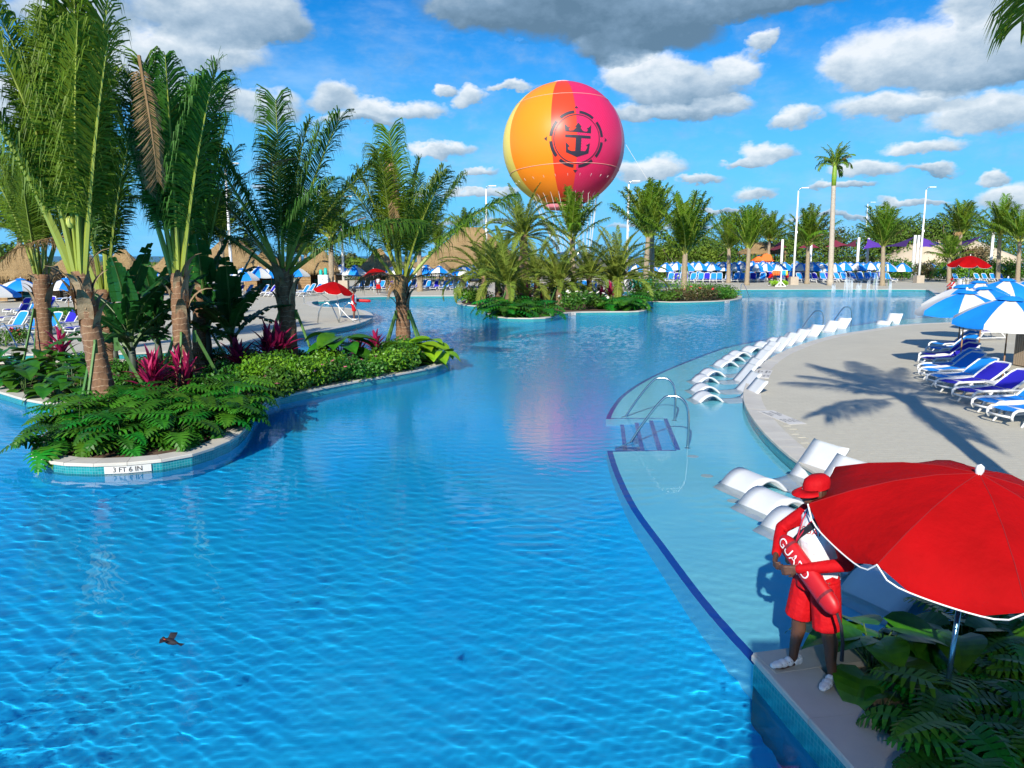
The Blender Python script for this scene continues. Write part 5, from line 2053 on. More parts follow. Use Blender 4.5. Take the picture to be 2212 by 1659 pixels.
emb_arc(262, 273, 0, 2 * pi, 64, 'emblem_ring')
for i in range(8):
    a = radians(22.5 + 45 * i)
    emb_arc(284, 318, a - radians(17), a + radians(17), 8, 'emblem_segment')
for i in range(4):
    a = pi / 2 * i
    c_, s2 = cos(a), sin(a)
    mb = MB()
    mb.add([emb(342 * c_ - 26 * s2, 342 * s2 + 26 * c_), emb(342 * c_ + 26 * s2, 342 * s2 - 26 * c_), emb(372 * c_, 372 * s2)], [(0, 1, 2)])
    mb.build('emblem_point', M_emb, bal)
MB().lathe([(BR * .345, -.95 * BR), (BR * .335, -1.0 * BR), (BR * .27, -1.03 * BR), (BR * .255, -1.0 * BR)], 28, c=(0, 0, BR)).build('skirt', MATS['balloon_pink_panel'], bal, True)
M_rope = mat('white_rope', (.75, .74, .72), .7)
gz = -BC.z + BR + 4.0
for i in range(26):
    a = 2 * pi * i / 26
    mb = MB()
    tp = bal_pt(a, -.62, 1.004)
    tp2 = bal_pt(a, -1.0, 1.006)
    gd = Vector((sin(a) * 3.0 + 2.2, -cos(a) * 3.0, gz))
    mb.tube([tp, tp2, gd], [.035, .035, .03], 4, False)
    mb.build('load_rope', M_rope, bal)
MB().tube([Vector((sin(2 * pi * i / 20) * 3.0 + 2.2, -cos(2 * pi * i / 20) * 3.0, gz)) for i in range(21)], .3, 8).build('gondola', M_steel, bal, True)
MB().lathe([(2.6, -1.1), (3.3, -1.1), (3.3, .0), (2.6, 0), (2.6, -1.1)], 20, c=(2.2, 0, gz)).build('gondola_rail', M_steel, bal)
MB().tube([bal_pt(lonrot(100), .1), bal_pt(lonrot(100), .1) + Vector((6, 0, -9))], .03, 4).build('load_rope', M_rope, bal)

# ------------------------------------------------------------------ lamp posts
M_block = mat('post_block', (.46, .39, .31), .8, (.40, .34, .27), 2)


def lamp_post(label, x, ybase, ytop, D=None, side=1, block=True, arm=.8):
    b = G(x, ybase) if D is None else A(x, ybase, D)
    b.z = 0
    h = A(x, ytop, b.y).z
    root = empty('lamp_post', b, 0, label, 'lamp post', 'white lamp posts around the pool')
    MB().tube([(0, 0, 0), (0, 0, h)], [.16, .085], 10).build('pole', M_wpaint, root, True)
    MB().tube([(0, 0, h - .05), (side * .12, 0, h + .25), (side * .5, 0, h + .33), (side * arm, 0, h + .35)], .035, 6).build('arm', M_steel, root, True)
    MB().box((min(0, side * .25) + side * arm * .4, -.16, h + .30), (max(0, side * .25) + side * arm * .95 + (.2 if side > 0 else 0), .16, h + .40)).build('lamp_head', M_wpaint, root)
    if block:
        MB().box((-.5, -.5, 0), (.5, .5, 1.0)).build('base_block', M_block, root)
    MB().box((-.05, -.22, h * .55), (.12, .1, h * .55 + .3)).build('camera_box', M_wpaint, root)
    return root


lamp_post('white lamp post rising behind the dense palm and the banana leaves', 503, 640, 362, side=1)
lamp_post('white lamp post right of the slim far palm, above the left red umbrella', 743, 626, 432, side=1)
lamp_post('white lamp post left of the balloon, standing above the date palms', 1051, 600, 408, D=95, side=1, block=False)
lamp_post('white lamp post behind the right end of the middle island', 1353, 622, 398, side=1, block=False)
lamp_post('white lamp post with a stone block beside the rescue stand', 1713, 615, 412, side=1)
lamp_post('white lamp post with a stone block near the far right guard chair', 1984, 611, 410, side=1)
lamp_post('short white lamp post among the shade sails', 1747, 595, 514, D=118, side=-1, block=False, arm=.8)
lamp_post('thin distant light mast left of the purple sails', 1866, 560, 440, D=190, side=1, block=False, arm=1.4)

# ------------------------------------------------------------------ thatched huts
def thatch_mat():
    m = bpy.data.materials.new('thatch')
    m.use_nodes = True
    k = NT(m.node_tree)
    b = k.n['Principled BSDF']
    tc = k.node('ShaderNodeTexCoord')
    n1 = k.noise(k.v('MULTIPLY', tc.outputs['Object'], (6, 6, 1.6)), 2.2, 6, .7)
    n2 = k.noise(tc.outputs['Object'], .7, 3)
    c = k.ramp(k.m('ADD', k.m('MULTIPLY', n1, .75), k.m('MULTIPLY', n2, .3)), [(.3, (.12, .075, .03)), (.52, (.30, .20, .09)), (.75, (.44, .32, .16))])
    k.l.new(c, b.inputs['Base Color'])
    b.inputs['Roughness'].default_value = .95
    bp = k.node('ShaderNodeBump')
    bp.inputs['Strength'].default_value = 1.0
    bp.inputs['Distance'].default_value = .12
    k.l.new(n1, bp.inputs['Height'])
    k.l.new(bp.outputs[0], b.inputs['Normal'])
    MATS['thatch'] = m
    return m


M_thatch = thatch_mat()
M_timber = mat('hut_timber', (.38, .24, .11), .7, (.28, .17, .08), 3)
M_inside = mat('hut_interior', (.10, .06, .035), .9)
M_teal = mat('teal_cushion', (.02, .20, .22), .8)


def thatch_roof(rx, ry, z0, z1, ridge, seed, layers=5, hang=.35):
    """hipped thatch: shaggy courses over a sloping body"""
    rs = random.Random(seed)
    mb = MB()
    n = 44
    for L_ in range(layers):
        t0, t1 = L_ / layers, (L_ + 1) / layers
        ringa, ringb = [], []
        for i in range(n):
            a = 2 * pi * i / n

            def rim(t, extra=0):
                k_ = 1 - t
                ca_, sa_ = cos(a), sin(a)
                q = (abs(ca_) ** 4 + abs(sa_) ** 4) ** -.25
                x = (rx * k_ + ridge * t) * ca_ * q
                y = ry * k_ * sa_ * q
                return x * (1 + extra), y * (1 + extra)
            x, y = rim(t1)
            sag = -.12 * sin(pi * t1)
            ringb.append((x, y, z0 + (z1 - z0) * (t1 + sag * .6)))
            x, y = rim(t0, .03 + rs.uniform(0, .035))
            sag = -.12 * sin(pi * t0)
            ringa.append((x, y, z0 + (z1 - z0) * (t0 + sag * .6) - (hang * rs.uniform(.6, 1.25) if L_ == 0 else rs.uniform(.04, .26)) * 1.0 + .05))
        vs = ringa + ringb
        mb.add(vs, [(i, (i + 1) % n, n + (i + 1) % n, n + i) for i in range(n)])
    return mb


def strands(rx, ry, z, n, seed, ln=.35):
    rs = random.Random(seed)
    mb = MB()
    for i in range(n):
        a = rs.uniform(0, 2 * pi)
        q = (abs(cos(a)) ** 4 + abs(sin(a)) ** 4) ** -.25
        x, y = rx * cos(a) * q * 1.03, ry * sin(a) * q * 1.03
        l_ = ln * rs.uniform(.5, 1.4)
        dx, dy = rs.uniform(-.06, .06), rs.uniform(-.06, .06)
        tx, ty = -sin(a) * .04, cos(a) * .04
        mb.add([(x - tx, y - ty, z + .12), (x + tx, y + ty, z + .12), (x * 1.02 + dx, y * 1.02 + dy, z - l_)], [(0, 1, 2)])
    return mb


def hut(label, px, D, w, dpt, eave, apex, seed, ridge=.25, walls=True, group='thatched pool huts', rz=0.0):
    c = A(px, 560, D)
    c.z = 0
    apex = apex + (.45 if w < 6 else 0)
    ridge = ridge * (.3 if w < 6 else .8)
    root = empty('thatched_hut', c, rz, label, 'hut', group)
    ro = thatch_roof(w / 2, dpt / 2, eave, apex, ridge * w, seed).build('thatch_roof', M_thatch, root)
    strands(w / 2, dpt / 2, eave - .15, 420, seed).build('thatch_fringe', M_thatch, ro)
    pw, pdp = w / 2 - .55, dpt / 2 - .55
    for sx in (-1, 1):
        for sy in (-1, 1):
            MB().box((sx * pw - .09, sy * pdp - .09, 0), (sx * pw + .09, sy * pdp + .09, eave + .2)).build('post', M_timber, root)
    if walls:
        MB().box((-pw, pdp - .05, 0), (pw, pdp + .03, eave + .1)).build('back_wall', M_inside, root)
        for sx in (-1, 1):
            for q in range(11):
                z = .12 + q * (eave - .2) / 11
                MB().box((sx * pw - .03, -pdp + .1, z), (sx * pw + .03, pdp - .1, z + (eave - .2) / 11 * .78)).build('slat', M_timber, root)
        for q in range(11):
            z = .12 + q * (eave - .2) / 11
            MB().box((-pw + .1, -pdp - .02, z), (-pw + w * .26, -pdp + .03, z + (eave - .2) / 11 * .78)).build('slat', M_timber, root)
        MB().box((-pw * .5, pdp - 1.0, .3), (pw * .8, pdp - .2, .5)).build('daybed_seat', M_teal, root)
        MB().box((-pw * .5, pdp - .3, .5), (pw * .8, pdp - .12, 1.0)).build('daybed_back', M_teal, root)
        for sx in (-.45, .75):
            MB().box((pw * sx - .04, pdp - .95, 0), (pw * sx + .04, pdp - .25, .3)).build('daybed_leg', M_inside, root)
    return root


hut('thatched hut at the far left edge behind the blue parasols', 48, 62, 4.6, 4.0, 2.15, 3.95, 1)
hut('thatched hut between the leftmost and the tallest palm', 165, 66, 4.6, 4.0, 2.15, 3.7, 2)
hut('thatched hut behind the banana leaves left of the dense palm', 265, 70, 4.4, 4.0, 2.15, 3.7, 3)
hut('thatched hut left of the palm with the brown frond', 575, 83, 4.8, 4.2, 2.1, 3.8, 4)
hut('thatched hut with an open dark front beside the slim far palm', 690, 86, 5.0, 4.2, 2.1, 3.95, 5)
hut('thatched hut right of the tall lamp post, behind the red umbrella', 818, 88, 4.6, 4.2, 2.1, 3.95, 6)
hut('small round-topped thatched hut before the big thatched roof', 935, 95, 4.2, 4.0, 2.15, 3.6, 7, walls=False)
hut('thatched hut half hidden behind the dense palm', 380, 76, 4.8, 4.2, 2.1, 3.9, 8)
hut('big thatched pavilion with a long sloping roof left of the date palms', 1020, 112, 17.0, 12.0, 2.3, 7.6, 9, ridge=.10, walls=False, group='big thatched roofs')
hut('wide low thatched roof behind the banana plant left of the lamp post', 500, 100, 10.0, 8.0, 2.3, 5.6, 10, ridge=.15, walls=False, group='big thatched roofs')
hut('flat thatched roof behind the pink kiosk at the far right', 1645, 128, 7.0, 6.0, 4.2, 5.8, 11, ridge=.25, walls=False, group='big thatched roofs')

# ------------------------------------------------------------------ planting behind the pool
M_wood1 = mat('woodland_leaf', (.05, .115, .018), .7, (.12, .20, .026), .25, spec=.2, detail=6, trans=.1)
M_hedge1 = mat('hedge_leaf', (.05, .12, .012), .6, (.15, .22, .018), .45, spec=.25, detail=6, trans=.15)
M_bark = mat('tree_bark', (.16, .12, .09), .9)
M_dull = mat('dull_leaf', (.06, .085, .035), .7, (.12, .13, .05), .4, spec=.2)


def mass(name, label, cat, ells, n, leaf, seed, m_, kind='stuff'):
    P = leaf_cloud(ells, n, leaf, seed, bias=.28)
    P[:, 2] = np.maximum(P[:, 2], -.3)
    o = from_mesh(name, quads_mesh(name, P, m_))
    put_tags(o, label, cat, None, kind)
    return o


rv = random.Random(77)
ell = []
for i in range(46):
    x = 1380 + i * 21
    D = rv.uniform(124, 136)
    c = A(x, 560, D)
    h = rv.uniform(1.5, 2.6)
    ell.append((c.x, c.y, h * .6, 2.6, 2.2, h * .8))
mass('hedge', 'continuous green planting behind the far right parasols', 'hedge', ell, 26000, .34, 1, M_hedge1)
ell = []
for i in range(60):
    x = 1420 + i * 16
    D = rv.uniform(150, 178)
    c = A(x, 560, D)
    top = A(x, max(476, 516 - max(0, x - 1560) * .1) + 14 * rv.random(), D).z
    ell.append((c.x, c.y, top * .5 + .6, 4.2, 3.5, top * .5))
mass('woodland', 'far green woodland that closes the horizon on the right', 'woodland', ell, 36000, .50, 2, M_wood1)
ell = []
for i in range(44):
    x = -60 + i * 28
    D = rv.uniform(118, 140)
    c = A(x, 560, D)
    h = rv.uniform(1.2, 2.6)
    ell.append((c.x, c.y, h * .55, 3.4, 2.6, h * .8))
mass('shrubland', 'low green scrub behind the thatched huts', 'scrub', ell, 20000, .36, 3, M_hedge1)


def tree(label, x, D, ytop, w, seed, m_=None, group='trees on the far right horizon', flat=1.0, n=2600, leaf=.5, trunkf=.35):
    b = A(x, 560, D)
    gz_ = 0.0
    top = A(x, ytop, D).z
    root = empty('tree', (b.x, b.y, gz_), 0, label, 'tree', group)
    rs = random.Random(seed)
    tr = MB()
    hh = top * trunkf
    tr.tube([(0, 0, -.3), (.1, 0, hh), (.0, .1, top * .7)], [.3, .22, .08], 8)
    for i in range(5):
        a = rs.uniform(0, 6.28)
        tr.tube([(.1, 0, hh * rs.uniform(.8, 1.2)), (cos(a) * w * .25, sin(a) * w * .25, top * .62), (cos(a) * w * .4, sin(a) * w * .4, top * .8)], [.14, .09, .03], 6)
    tr.build('trunk', M_bark, root, True)
    el = [(0, 0, top * .68, w * .42, w * .42, top * .3 * flat)]
    for i in range(9):
        a = rs.uniform(0, 6.28)
        el.append((cos(a) * w * .33, sin(a) * w * .33, top * rs.uniform(.5, .82), w * .24, w * .24, top * .19 * flat))
    from_mesh('crown', quads_mesh('crown', leaf_cloud(el, n, leaf, seed, .3), m_ or M_wood1), root)
    return root


tree('big round-crowned green tree right of the far right lamp post', 2037, 150, 460, 8.5, 1, n=5000)
tree('wide green tree left of the far right lamp post', 1958, 155, 474, 9.0, 2)
tree('spreading green tree just right of the royal palm', 1905, 160, 480, 9.0, 3)
tree('grey-green tree behind the braced far palm', 1932, 165, 474, 7.5, 4, M_dull)
tree('dull green tree left of the royal palm top of the wood', 1780, 165, 484, 8.0, 5, M_dull)
tree('dark green tree on the horizon left of the tall lamp post', 1700, 170, 500, 9.0, 6)
tree('low dark tree on the horizon right of the hedged palm', 1545, 165, 508, 9.0, 7)
tree('green bushy tree behind the hedged palm', 1450, 140, 522, 8.0, 8, M_hedge1)
tree('green bushy tree left of the pink kiosk', 1530, 135, 530, 7.0, 9, M_hedge1)
tree('brown dry tree in front of the sand heap', 2085, 128, 527, 6.5, 10, mat('dry_leaf', (.20, .14, .07), .8, (.13, .12, .04), .6), flat=.7, n=2200, leaf=.36, trunkf=.5)
tree('thin grey tree left of the fan palm at the right edge', 2120, 140, 520, 4.0, 11, M_dull, n=700, leaf=.4)
tree('dark bush tree rising over the huts beside the slim far palm', 735, 130, 543, 5.0, 12, M_dull, n=1200)
tree('rounded olive tree right of the lamp post behind the huts', 770, 120, 556, 8.0, 13, M_hedge1)
tree('dark tree above the far left hut', 10, 100, 520, 8.0, 14)
# sand heap
hp = MB()
nx, ny = 26, 10
cs = A(2080, 560, 150)
for j in range(ny + 1):
    for i in range(nx + 1):
        u, v = i / nx, j / ny
        x = cs.x - 17 + 30 * u
        y = cs.y - 8 + 20 * v
        h = 7.4 * max(0, sin(pi * u)) ** .7 * max(0, sin(pi * v)) ** .6 + .5 * mnoise.noise((x * .4, y * .4, 0))
        hp.v.append((x, y, h - .3))
for j in range(ny):
    for i in range(nx):
        a = j * (nx + 1) + i
        hp.f.append((a, a + 1, a + nx + 2, a + nx + 1))
        hp.mi.append(0)
struct(hp.build('sand_hill', mat('pale_sand', (.62, .52, .38), .9, (.54, .44, .31), .3, .5, 2), smooth=True))
# nearer bushes that can be told apart
for i, (x, D, h, rx, m_, lab) in enumerate(((1440, 118, 2.4, 2.4, M_hedge1, 'bright bush behind the white depth board'), (1560, 119, 2.8, 2.6, M_hedge1, 'rounded bush left of the bright green far palm'), (1700, 120, 2.6, 2.6, M_hedge1, 'olive bush left of the lamp post with the stone block'),
                                            (1775, 119, 3.0, 2.8, M_shrub_b, 'bright green bush left of the royal palm foot'), (1840, 119, 2.8, 3.0, M_hedge1, 'bush right of the royal palm foot'), (1945, 118, 3.2, 3.0, M_shrub, 'deep green bush left of the far right lamp post'),
                                            (2010, 116, 2.8, 2.6, M_shrub_r, 'purple-brown bush right of the far right lamp post'), (2055, 112, 2.6, 2.6, M_shrub_b, 'feathery bright bush behind the red umbrella of the seated guard'), (2120, 113, 2.8, 3.0, M_shrub_b, 'bright bush right of the red umbrella of the seated guard'),
                                            (2160, 114, 3.0, 3.0, M_hedge1, 'bush below the fan palm at the right'), (2205, 113, 3.2, 3.0, M_shrub, 'dark bush at the right edge behind the loungers'))):
    c = A(x, 560, D)
    shrub('bush', lab, (c.x, c.y, 0), rx, rx * .8, h, 1500, .30, 700 + i, m_, 'bushes behind the far right loungers', cat='bush')

# ------------------------------------------------------------------ shade sails
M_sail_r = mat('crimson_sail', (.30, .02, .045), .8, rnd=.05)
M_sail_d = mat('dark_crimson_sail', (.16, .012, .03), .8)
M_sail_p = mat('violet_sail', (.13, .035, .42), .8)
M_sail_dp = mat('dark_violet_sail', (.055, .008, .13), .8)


def sail(label, corners, m_):
    """hypar cloth between corner points (px, py, depth)"""
    P = [A(*c) for c in corners]
    n = 8
    mb = MB()
    cen = sum(P, Vector((0, 0, 0))) / len(P)
    if len(P) == 3:
        P = P + [P[2]]
    for j in range(n + 1):
        for i in range(n + 1):
            u, v = i / n, j / n
            p = (P[0] * (1 - u) + P[1] * u) * (1 - v) + (P[3] * (1 - u) + P[2] * u) * v
            k_ = 1 - .16 * (sin(pi * u) * (1 - sin(pi * v)) + sin(pi * v) * (1 - sin(pi * u)))
            mb.v.append(tuple(cen + (p - cen) * k_))
    for j in range(n):
        for i in range(n):
            a = j * (n + 1) + i
            mb.f.append((a, a + 1, a + n + 2, a + n + 1))
            mb.mi.append(0)
    o = mb.build('shade_sail', m_, None, True)
    put_tags(o, label, 'shade sail', 'shade sails behind the far hedge')
    return o


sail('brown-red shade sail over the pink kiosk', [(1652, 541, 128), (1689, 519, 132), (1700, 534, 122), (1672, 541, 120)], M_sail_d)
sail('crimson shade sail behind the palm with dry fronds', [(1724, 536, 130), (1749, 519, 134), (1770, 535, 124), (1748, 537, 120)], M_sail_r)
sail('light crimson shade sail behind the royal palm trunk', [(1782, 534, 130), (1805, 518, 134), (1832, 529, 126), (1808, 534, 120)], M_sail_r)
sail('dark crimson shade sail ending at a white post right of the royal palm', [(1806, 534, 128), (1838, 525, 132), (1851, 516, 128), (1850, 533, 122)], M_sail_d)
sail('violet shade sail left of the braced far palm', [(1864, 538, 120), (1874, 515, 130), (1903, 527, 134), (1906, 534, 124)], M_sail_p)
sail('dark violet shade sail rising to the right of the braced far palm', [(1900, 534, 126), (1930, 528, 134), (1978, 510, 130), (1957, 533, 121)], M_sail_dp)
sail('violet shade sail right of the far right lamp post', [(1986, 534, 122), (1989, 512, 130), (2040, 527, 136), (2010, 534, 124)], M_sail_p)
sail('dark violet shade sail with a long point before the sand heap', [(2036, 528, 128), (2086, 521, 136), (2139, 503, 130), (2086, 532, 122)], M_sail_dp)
for i, (x, yt, yb, D, lab) in enumerate(((1688, 517, 566, 122, 'over the pink kiosk'), (1750, 517, 566, 122, 'behind the palm with dry fronds'), (1852, 513, 566, 121, 'right of the royal palm'), (1873, 514, 566, 131, 'at the left end of the violet sails'), (1973, 508, 562, 121, 'left of the two beside the far right lamp post'), (1981, 508, 562, 123, 'right of the two beside the far right lamp post'), (2141, 502, 556, 121, 'at the right end of the violet sails'))):
    b = A(x, yb, D)
    b.z = 0
    h = A(x, yt, D).z
    root = empty('sail_post', b, 0, 'white shade sail post ' + lab, 'post', 'white shade sail posts')
    MB().tube([(0, 0, 0), (0, 0, h)], [.22, .19], 10).build('shaft', M_wpaint, root, True)
    MB().box((-.12, -.27, h * .45), (.12, -.17, h * .45 + .3)).build('junction_box', M_wpaint, root)

# ------------------------------------------------------------------ small things on the far deck
M_pink = mat('pink_paint', (.62, .16, .20), .7)
M_orange = mat('orange_roof_paint', (.85, .16, .02), .6)
c = A(1645, 560, 124)
root = empty('kiosk', (c.x, c.y, 0), 0, 'small pink kiosk with a scalloped orange roof behind the far parasols', 'kiosk')
MB().box((-1.7, -1.2, 0), (1.7, 1.2, 3.3)).build('wall', M_pink, root)
for x in (-1.2, -.1, 1.0):
    MB().box((x, -1.26, .8), (x + .5, -1.203, 3.0)).build('window_shutter', M_wpaint, root)
mb = MB()
for sx, ww, zt in ((-.75, 1.3, 4.1), (.85, 1.5, 4.6)):
    mb.add([(sx - ww, -1.5, 3.3), (sx + ww, -1.5, 3.3), (sx + ww * .55, -.9, zt - .2), (sx, -.8, zt), (sx - ww * .55, -.9, zt - .2), (sx - ww, 1.4, 3.3), (sx + ww, 1.4, 3.3), (sx, .8, zt)], [(0, 1, 2, 3, 4), (1, 6, 7, 3, 2), (6, 5, 7), (5, 0, 4, 3, 7)])
mb.build('roof', M_orange, root)
for q in range(9):
    MB().lathe([(.001, -.22), (.16, -.12), (.2, 0)], 8, c=(-1.9 + q * .48, -1.52, 3.3)).build('scallop', M_orange, root)

root.scale = (.72, .72, .86)

# depth board on a post
p = G(1477, 626)
root = empty('information_board', p, 0, 'tall white notice board beside the palm on the hedged tip', 'sign')
MB().box((-.33, -.07, .05), (.33, .05, 2.55)).build('panel', M_wpaint, root)
MB().box((-.24, -.078, .5), (.24, -.0705, 2.3)).build('notice', mat('notice_grey', (.55, .56, .56), .6), root)
for q in range(9):
    MB().box((-.18, -.086, .65 + q * .17), (.18 - .07 * (q % 3), -.0785, .70 + q * .17)).build('text_line', M_dark, root)
MB().box((-.28, -.08, 0), (.28, .06, .05)).build('foot', M_wpaint, root)

# life ring stand and teal bin on the middle island
p = G(1357, 640)
root = empty('life_ring_stand', p, 0, 'white life ring hanging on a post at the right of the middle island', 'life ring')
MB().tube([(0, 0, 0), (0, 0, 1.5)], .04, 6).build('post', M_wpaint, root)
MB().tube([(cos(2 * pi * q / 20) * .36, -.1, 1.15 + sin(2 * pi * q / 20) * .36) for q in range(21)], .09, 8).build('ring', M_white, root, True)
p = G(1383, 633)
root = empty('towel_cart', p, 0, 'turquoise towel cart behind the bushes right of the middle island', 'cart')
MB().box((-1.0, -.4, .55), (1.0, .4, 1.35)).build('bin', mat('turquoise_plastic', (.0, .42, .36), .5), root)
for sx in (-.85, .85):
    for sy in (-.3, .3):
        MB().lathe([(.02, -.05), (.12, -.05), (.12, .05), (.02, .05)], 10, c=(sx, sy, .12)).build('wheel', M_dark, root)
        MB().bar((sx, sy, .12), (sx, sy, .56), .05).build('bin_leg', M_wpaint, root)

# rescue stand: white post with feet and hanging floats
p = G(1686, 619)
root = empty('rescue_stand', p, 0, 'white A-foot stand at the far pool edge hung with orange and blue life vests', 'stand')
MB().bar((0, 0, 0), (0, 0, 2.0), .13).build('post', M_wpaint, root)
for s_ in (-1, 1):
    MB().bar((s_ * .62, 0, 0), (0, 0, .62), .10).build('foot', M_wpaint, root)
MB().bar((-.65, 0, .05), (.65, 0, .05), .08).build('foot_beam', M_wpaint, root)
M_vest = [mat('orange_vest', (.85, .16, .03), .7), mat('cyan_vest', (.0, .32, .60), .7), mat('yellow_vest', (.75, .60, .05), .7)]
for q, (x, m_) in enumerate(((-.85, 0), (-.55, 0), (-.28, 0), (.26, 1), (.45, 1), (.66, 2))):
    mb = MB()
    mb.tube([(x, .12, 1.85), (x, .10, 1.6), (x + .02, .08, 1.3)], [.14, .17, .13], 8, flat=.6)
    o = mb.build('life_vest', M_vest[m_], None, True, p)
    put_tags(o, '%s life vest, %s from the left on the white rescue stand' % (('orange', 'cyan', 'yellow')[m_], ordinal(q)), 'life vest', 'life vests on the rescue stand')
root_b = MB().bar((-1.0, .12, 1.9), (.8, .12, 1.9), .05).build('hanger_bar', M_wpaint, root)
M_lime = mat('lime_leaf', (.22, .50, .015), .6, (.34, .60, .02), 4)
for s_, nm in ((-.62, 'left'), (.5, 'right')):
    b = Vector(p) + Vector((s_, .35, 0))
    sh_ = shrub('lime_shrub', 'lime green potted shrub %s of the rescue stand post' % nm, b, .62, .4, .75, 900, .12, 801, M_lime, 'lime shrubs at the rescue stand')
    MB().lathe([(.2, -.02), (.3, .3), (.28, .3), (.18, .02)], 12).build('pot', M_dark, sh_)

# water jets at the far right edge
m = bpy.data.materials.new('jet_water')
m.use_nodes = True
bs = m.node_tree.nodes['Principled BSDF']
bs.inputs['Base Color'].default_value = (.85, .92, .96, 1)
bs.inputs['Roughness'].default_value = .25
bs.inputs['Alpha'].default_value = .22
for i, (x, h) in enumerate(((1800, .9), (1830, 1.9), (1838, 1.6), (1856, 1.1), (1875, 1.5), (1891, 1.9), (1921, 1.2))):
    b = G(x, 629)
    mb = MB()
    rj = random.Random(i)
    for q in range(5):
        ox, oy = rj.uniform(-.1, .1), rj.uniform(-.1, .1)
        hq = h * rj.uniform(.6, 1.0)
        mb.tube([(ox, oy, WATER_Z), (ox * 1.3, oy * 1.3, hq * .6), (ox * 1.8, oy * 1.8, hq), (ox * 2.4, oy * 2.2, hq * .7), (ox * 2.9, oy * 2.6, WATER_Z)], [.03, .035, .05, .04, .035], 5)
    for q in range(40):
        a_, z_ = rj.uniform(0, 6.28), rj.uniform(.1, h)
        mb.lathe([(.001, -.025), (.022, 0), (.001, .025)], 4, c=(cos(a_) * .2, sin(a_) * .2, z_))
    o = mb.build('water_jet', m, None, True, (b.x, b.y, 0))
    put_tags(o, 'white spray jet, %s from the left along the far right pool edge' % ordinal(i), 'water jet', 'water jets at the far right edge')

# flower bed at the left edge
p = G(10, 748)
shrub('flowering_shrub', 'small red-flowered bed between the grab rails at the left edge', p, 1.0, .7, .7, 1400, .1, 811, M_shrub, None, 14, 'r', cat='flower bed', fsize=.12)
p = G(160, 690)
shrub('shrub', 'low green planting behind the lone navy lounger on the left deck', p, 1.6, .8, .7, 1400, .12, 812, M_shrub_b, 'planting on the left deck')
p = G(100, 690)
shrub('shrub', 'low green planting right of the leftmost palm on the left deck', p, 1.0, .6, .7, 1000, .12, 813, M_shrub_b, 'planting on the left deck')

# slatted bins
M_bin = mat('slatted_bin', (.36, .28, .20), .8)
for (x, y, lab) in ((2236, 792, 'brown slatted bin behind the near loungers at the right edge'), (492, 690, 'brown slatted bin beside the flat loungers near the pool corner')):
    p = G(x, y)
    root = empty('slatted_bin', p, .1, lab, 'bin', 'brown slatted bins')
    MB().box((-.48, -.38, .02), (.48, .38, 1.05)).build('box', M_bin, root)
    for q in range(10):
        MB().box((-.49 + q * .1, -.41, .04), (-.49 + q * .1 + .075, -.383, 1.02)).build('slat', M_bin, root)
        if q < 8:
            MB().box((-.51, -.38 + q * .095, .04), (-.483, -.38 + q * .095 + .072, 1.02)).build('slat', M_bin, root)
    MB().box((-.53, -.43, 1.053), (.53, .43, 1.1)).build('lid', M_bin, root)
# low side tables between near loungers
for i, (x, y) in enumerate(((2085, 812), (2160, 858))):
    p = G(x, y)
    root = empty('side_table', p, .2, ('white side table with a parasol pole between striped loungers', 'white side table at the foot of the nearest parasol')[i], 'side table', 'white side tables on the right deck')
    MB().box((-.28, -.22, .36), (.28, .22, .40)).build('table_top', M_white, root)
    for sx in (-.22, .22):
        for sy in (-.17, .17):
            MB().tube([(sx, sy, .36), (sx * 1.1, sy * 1.1, 0)], .022, 6).build('leg', M_white, root)
# guard tower chest on the left: white cooler with turquoise top
p = G(700, 634)
root = empty('drink_station', p, 0, 'white stacked drink station with turquoise coolers before the open hut', 'cooler')
for q in range(4):
    for s_ in (-1, 1):
        MB().box((s_ * .24 - .22, -.3, q * .45 + .01), (s_ * .24 + .22, .3, q * .45 + .44)).build('crate', M_white, root)
for s_, h in ((-1, .5), (1, .65)):
    MB().lathe([(.16, 0), (.17, h * .7), (.1, h), (.001, h)], 12, c=(s_ * .23, 0, 1.8)).build('jug', MATS['turquoise_plastic'], root, True)

# ------------------------------------------------------------------ people
M_skin = mat('dark_skin', (.11, .05, .03), .5, (.08, .034, .02), 6, spec=.4)
M_skin2 = mat('brown_skin', (.16, .075, .045), .5, (.12, .055, .03), 6)
M_shirt_w = mat('white_rash_vest', (.74, .74, .76), .75, (.66, .66, .69), 5, .55, 11, bdist=.03)
M_red_cl = mat('red_cloth', (.50, .002, .006), .75, (.42, .0015, .005), 5, .5, 13, spec=.2, bdist=.03)
M_red_sh = mat('red_shorts_cloth', (.52, .004, .008), .7, (.44, .003, .006), 5, .6, 10, spec=.2, bdist=.035)
M_shoe = mat('white_clog', (.72, .73, .74), .5)
M_navy_cl = mat('navy_jacket', (.012, .02, .07), .8)
M_jean = mat('blue_jeans', (.025, .07, .12), .85, (.02, .05, .09), 5)
M_maroon = mat('maroon_top', (.16, .008, .02), .8)
M_black = mat('black_cloth', (.012, .012, .018), .8)
M_tube = mat('rescue_tube_foam', (.52, .008, .012), .45, (.46, .006, .01), 4)
M_eye = mat('eye_white', (.7, .68, .65), .3)


TMP = bpy.data.scenes.new('workbench')


def evaluated(o):
    """mesh of a helper object with its modifiers applied, worked out in a scene of its own"""
    TMP.collection.objects.link(o)
    vl = TMP.view_layers[0]
    vl.update()
    me = bpy.data.meshes.new_from_object(o.evaluated_get(vl.depsgraph))
    bpy.data.objects.remove(o)
    return me


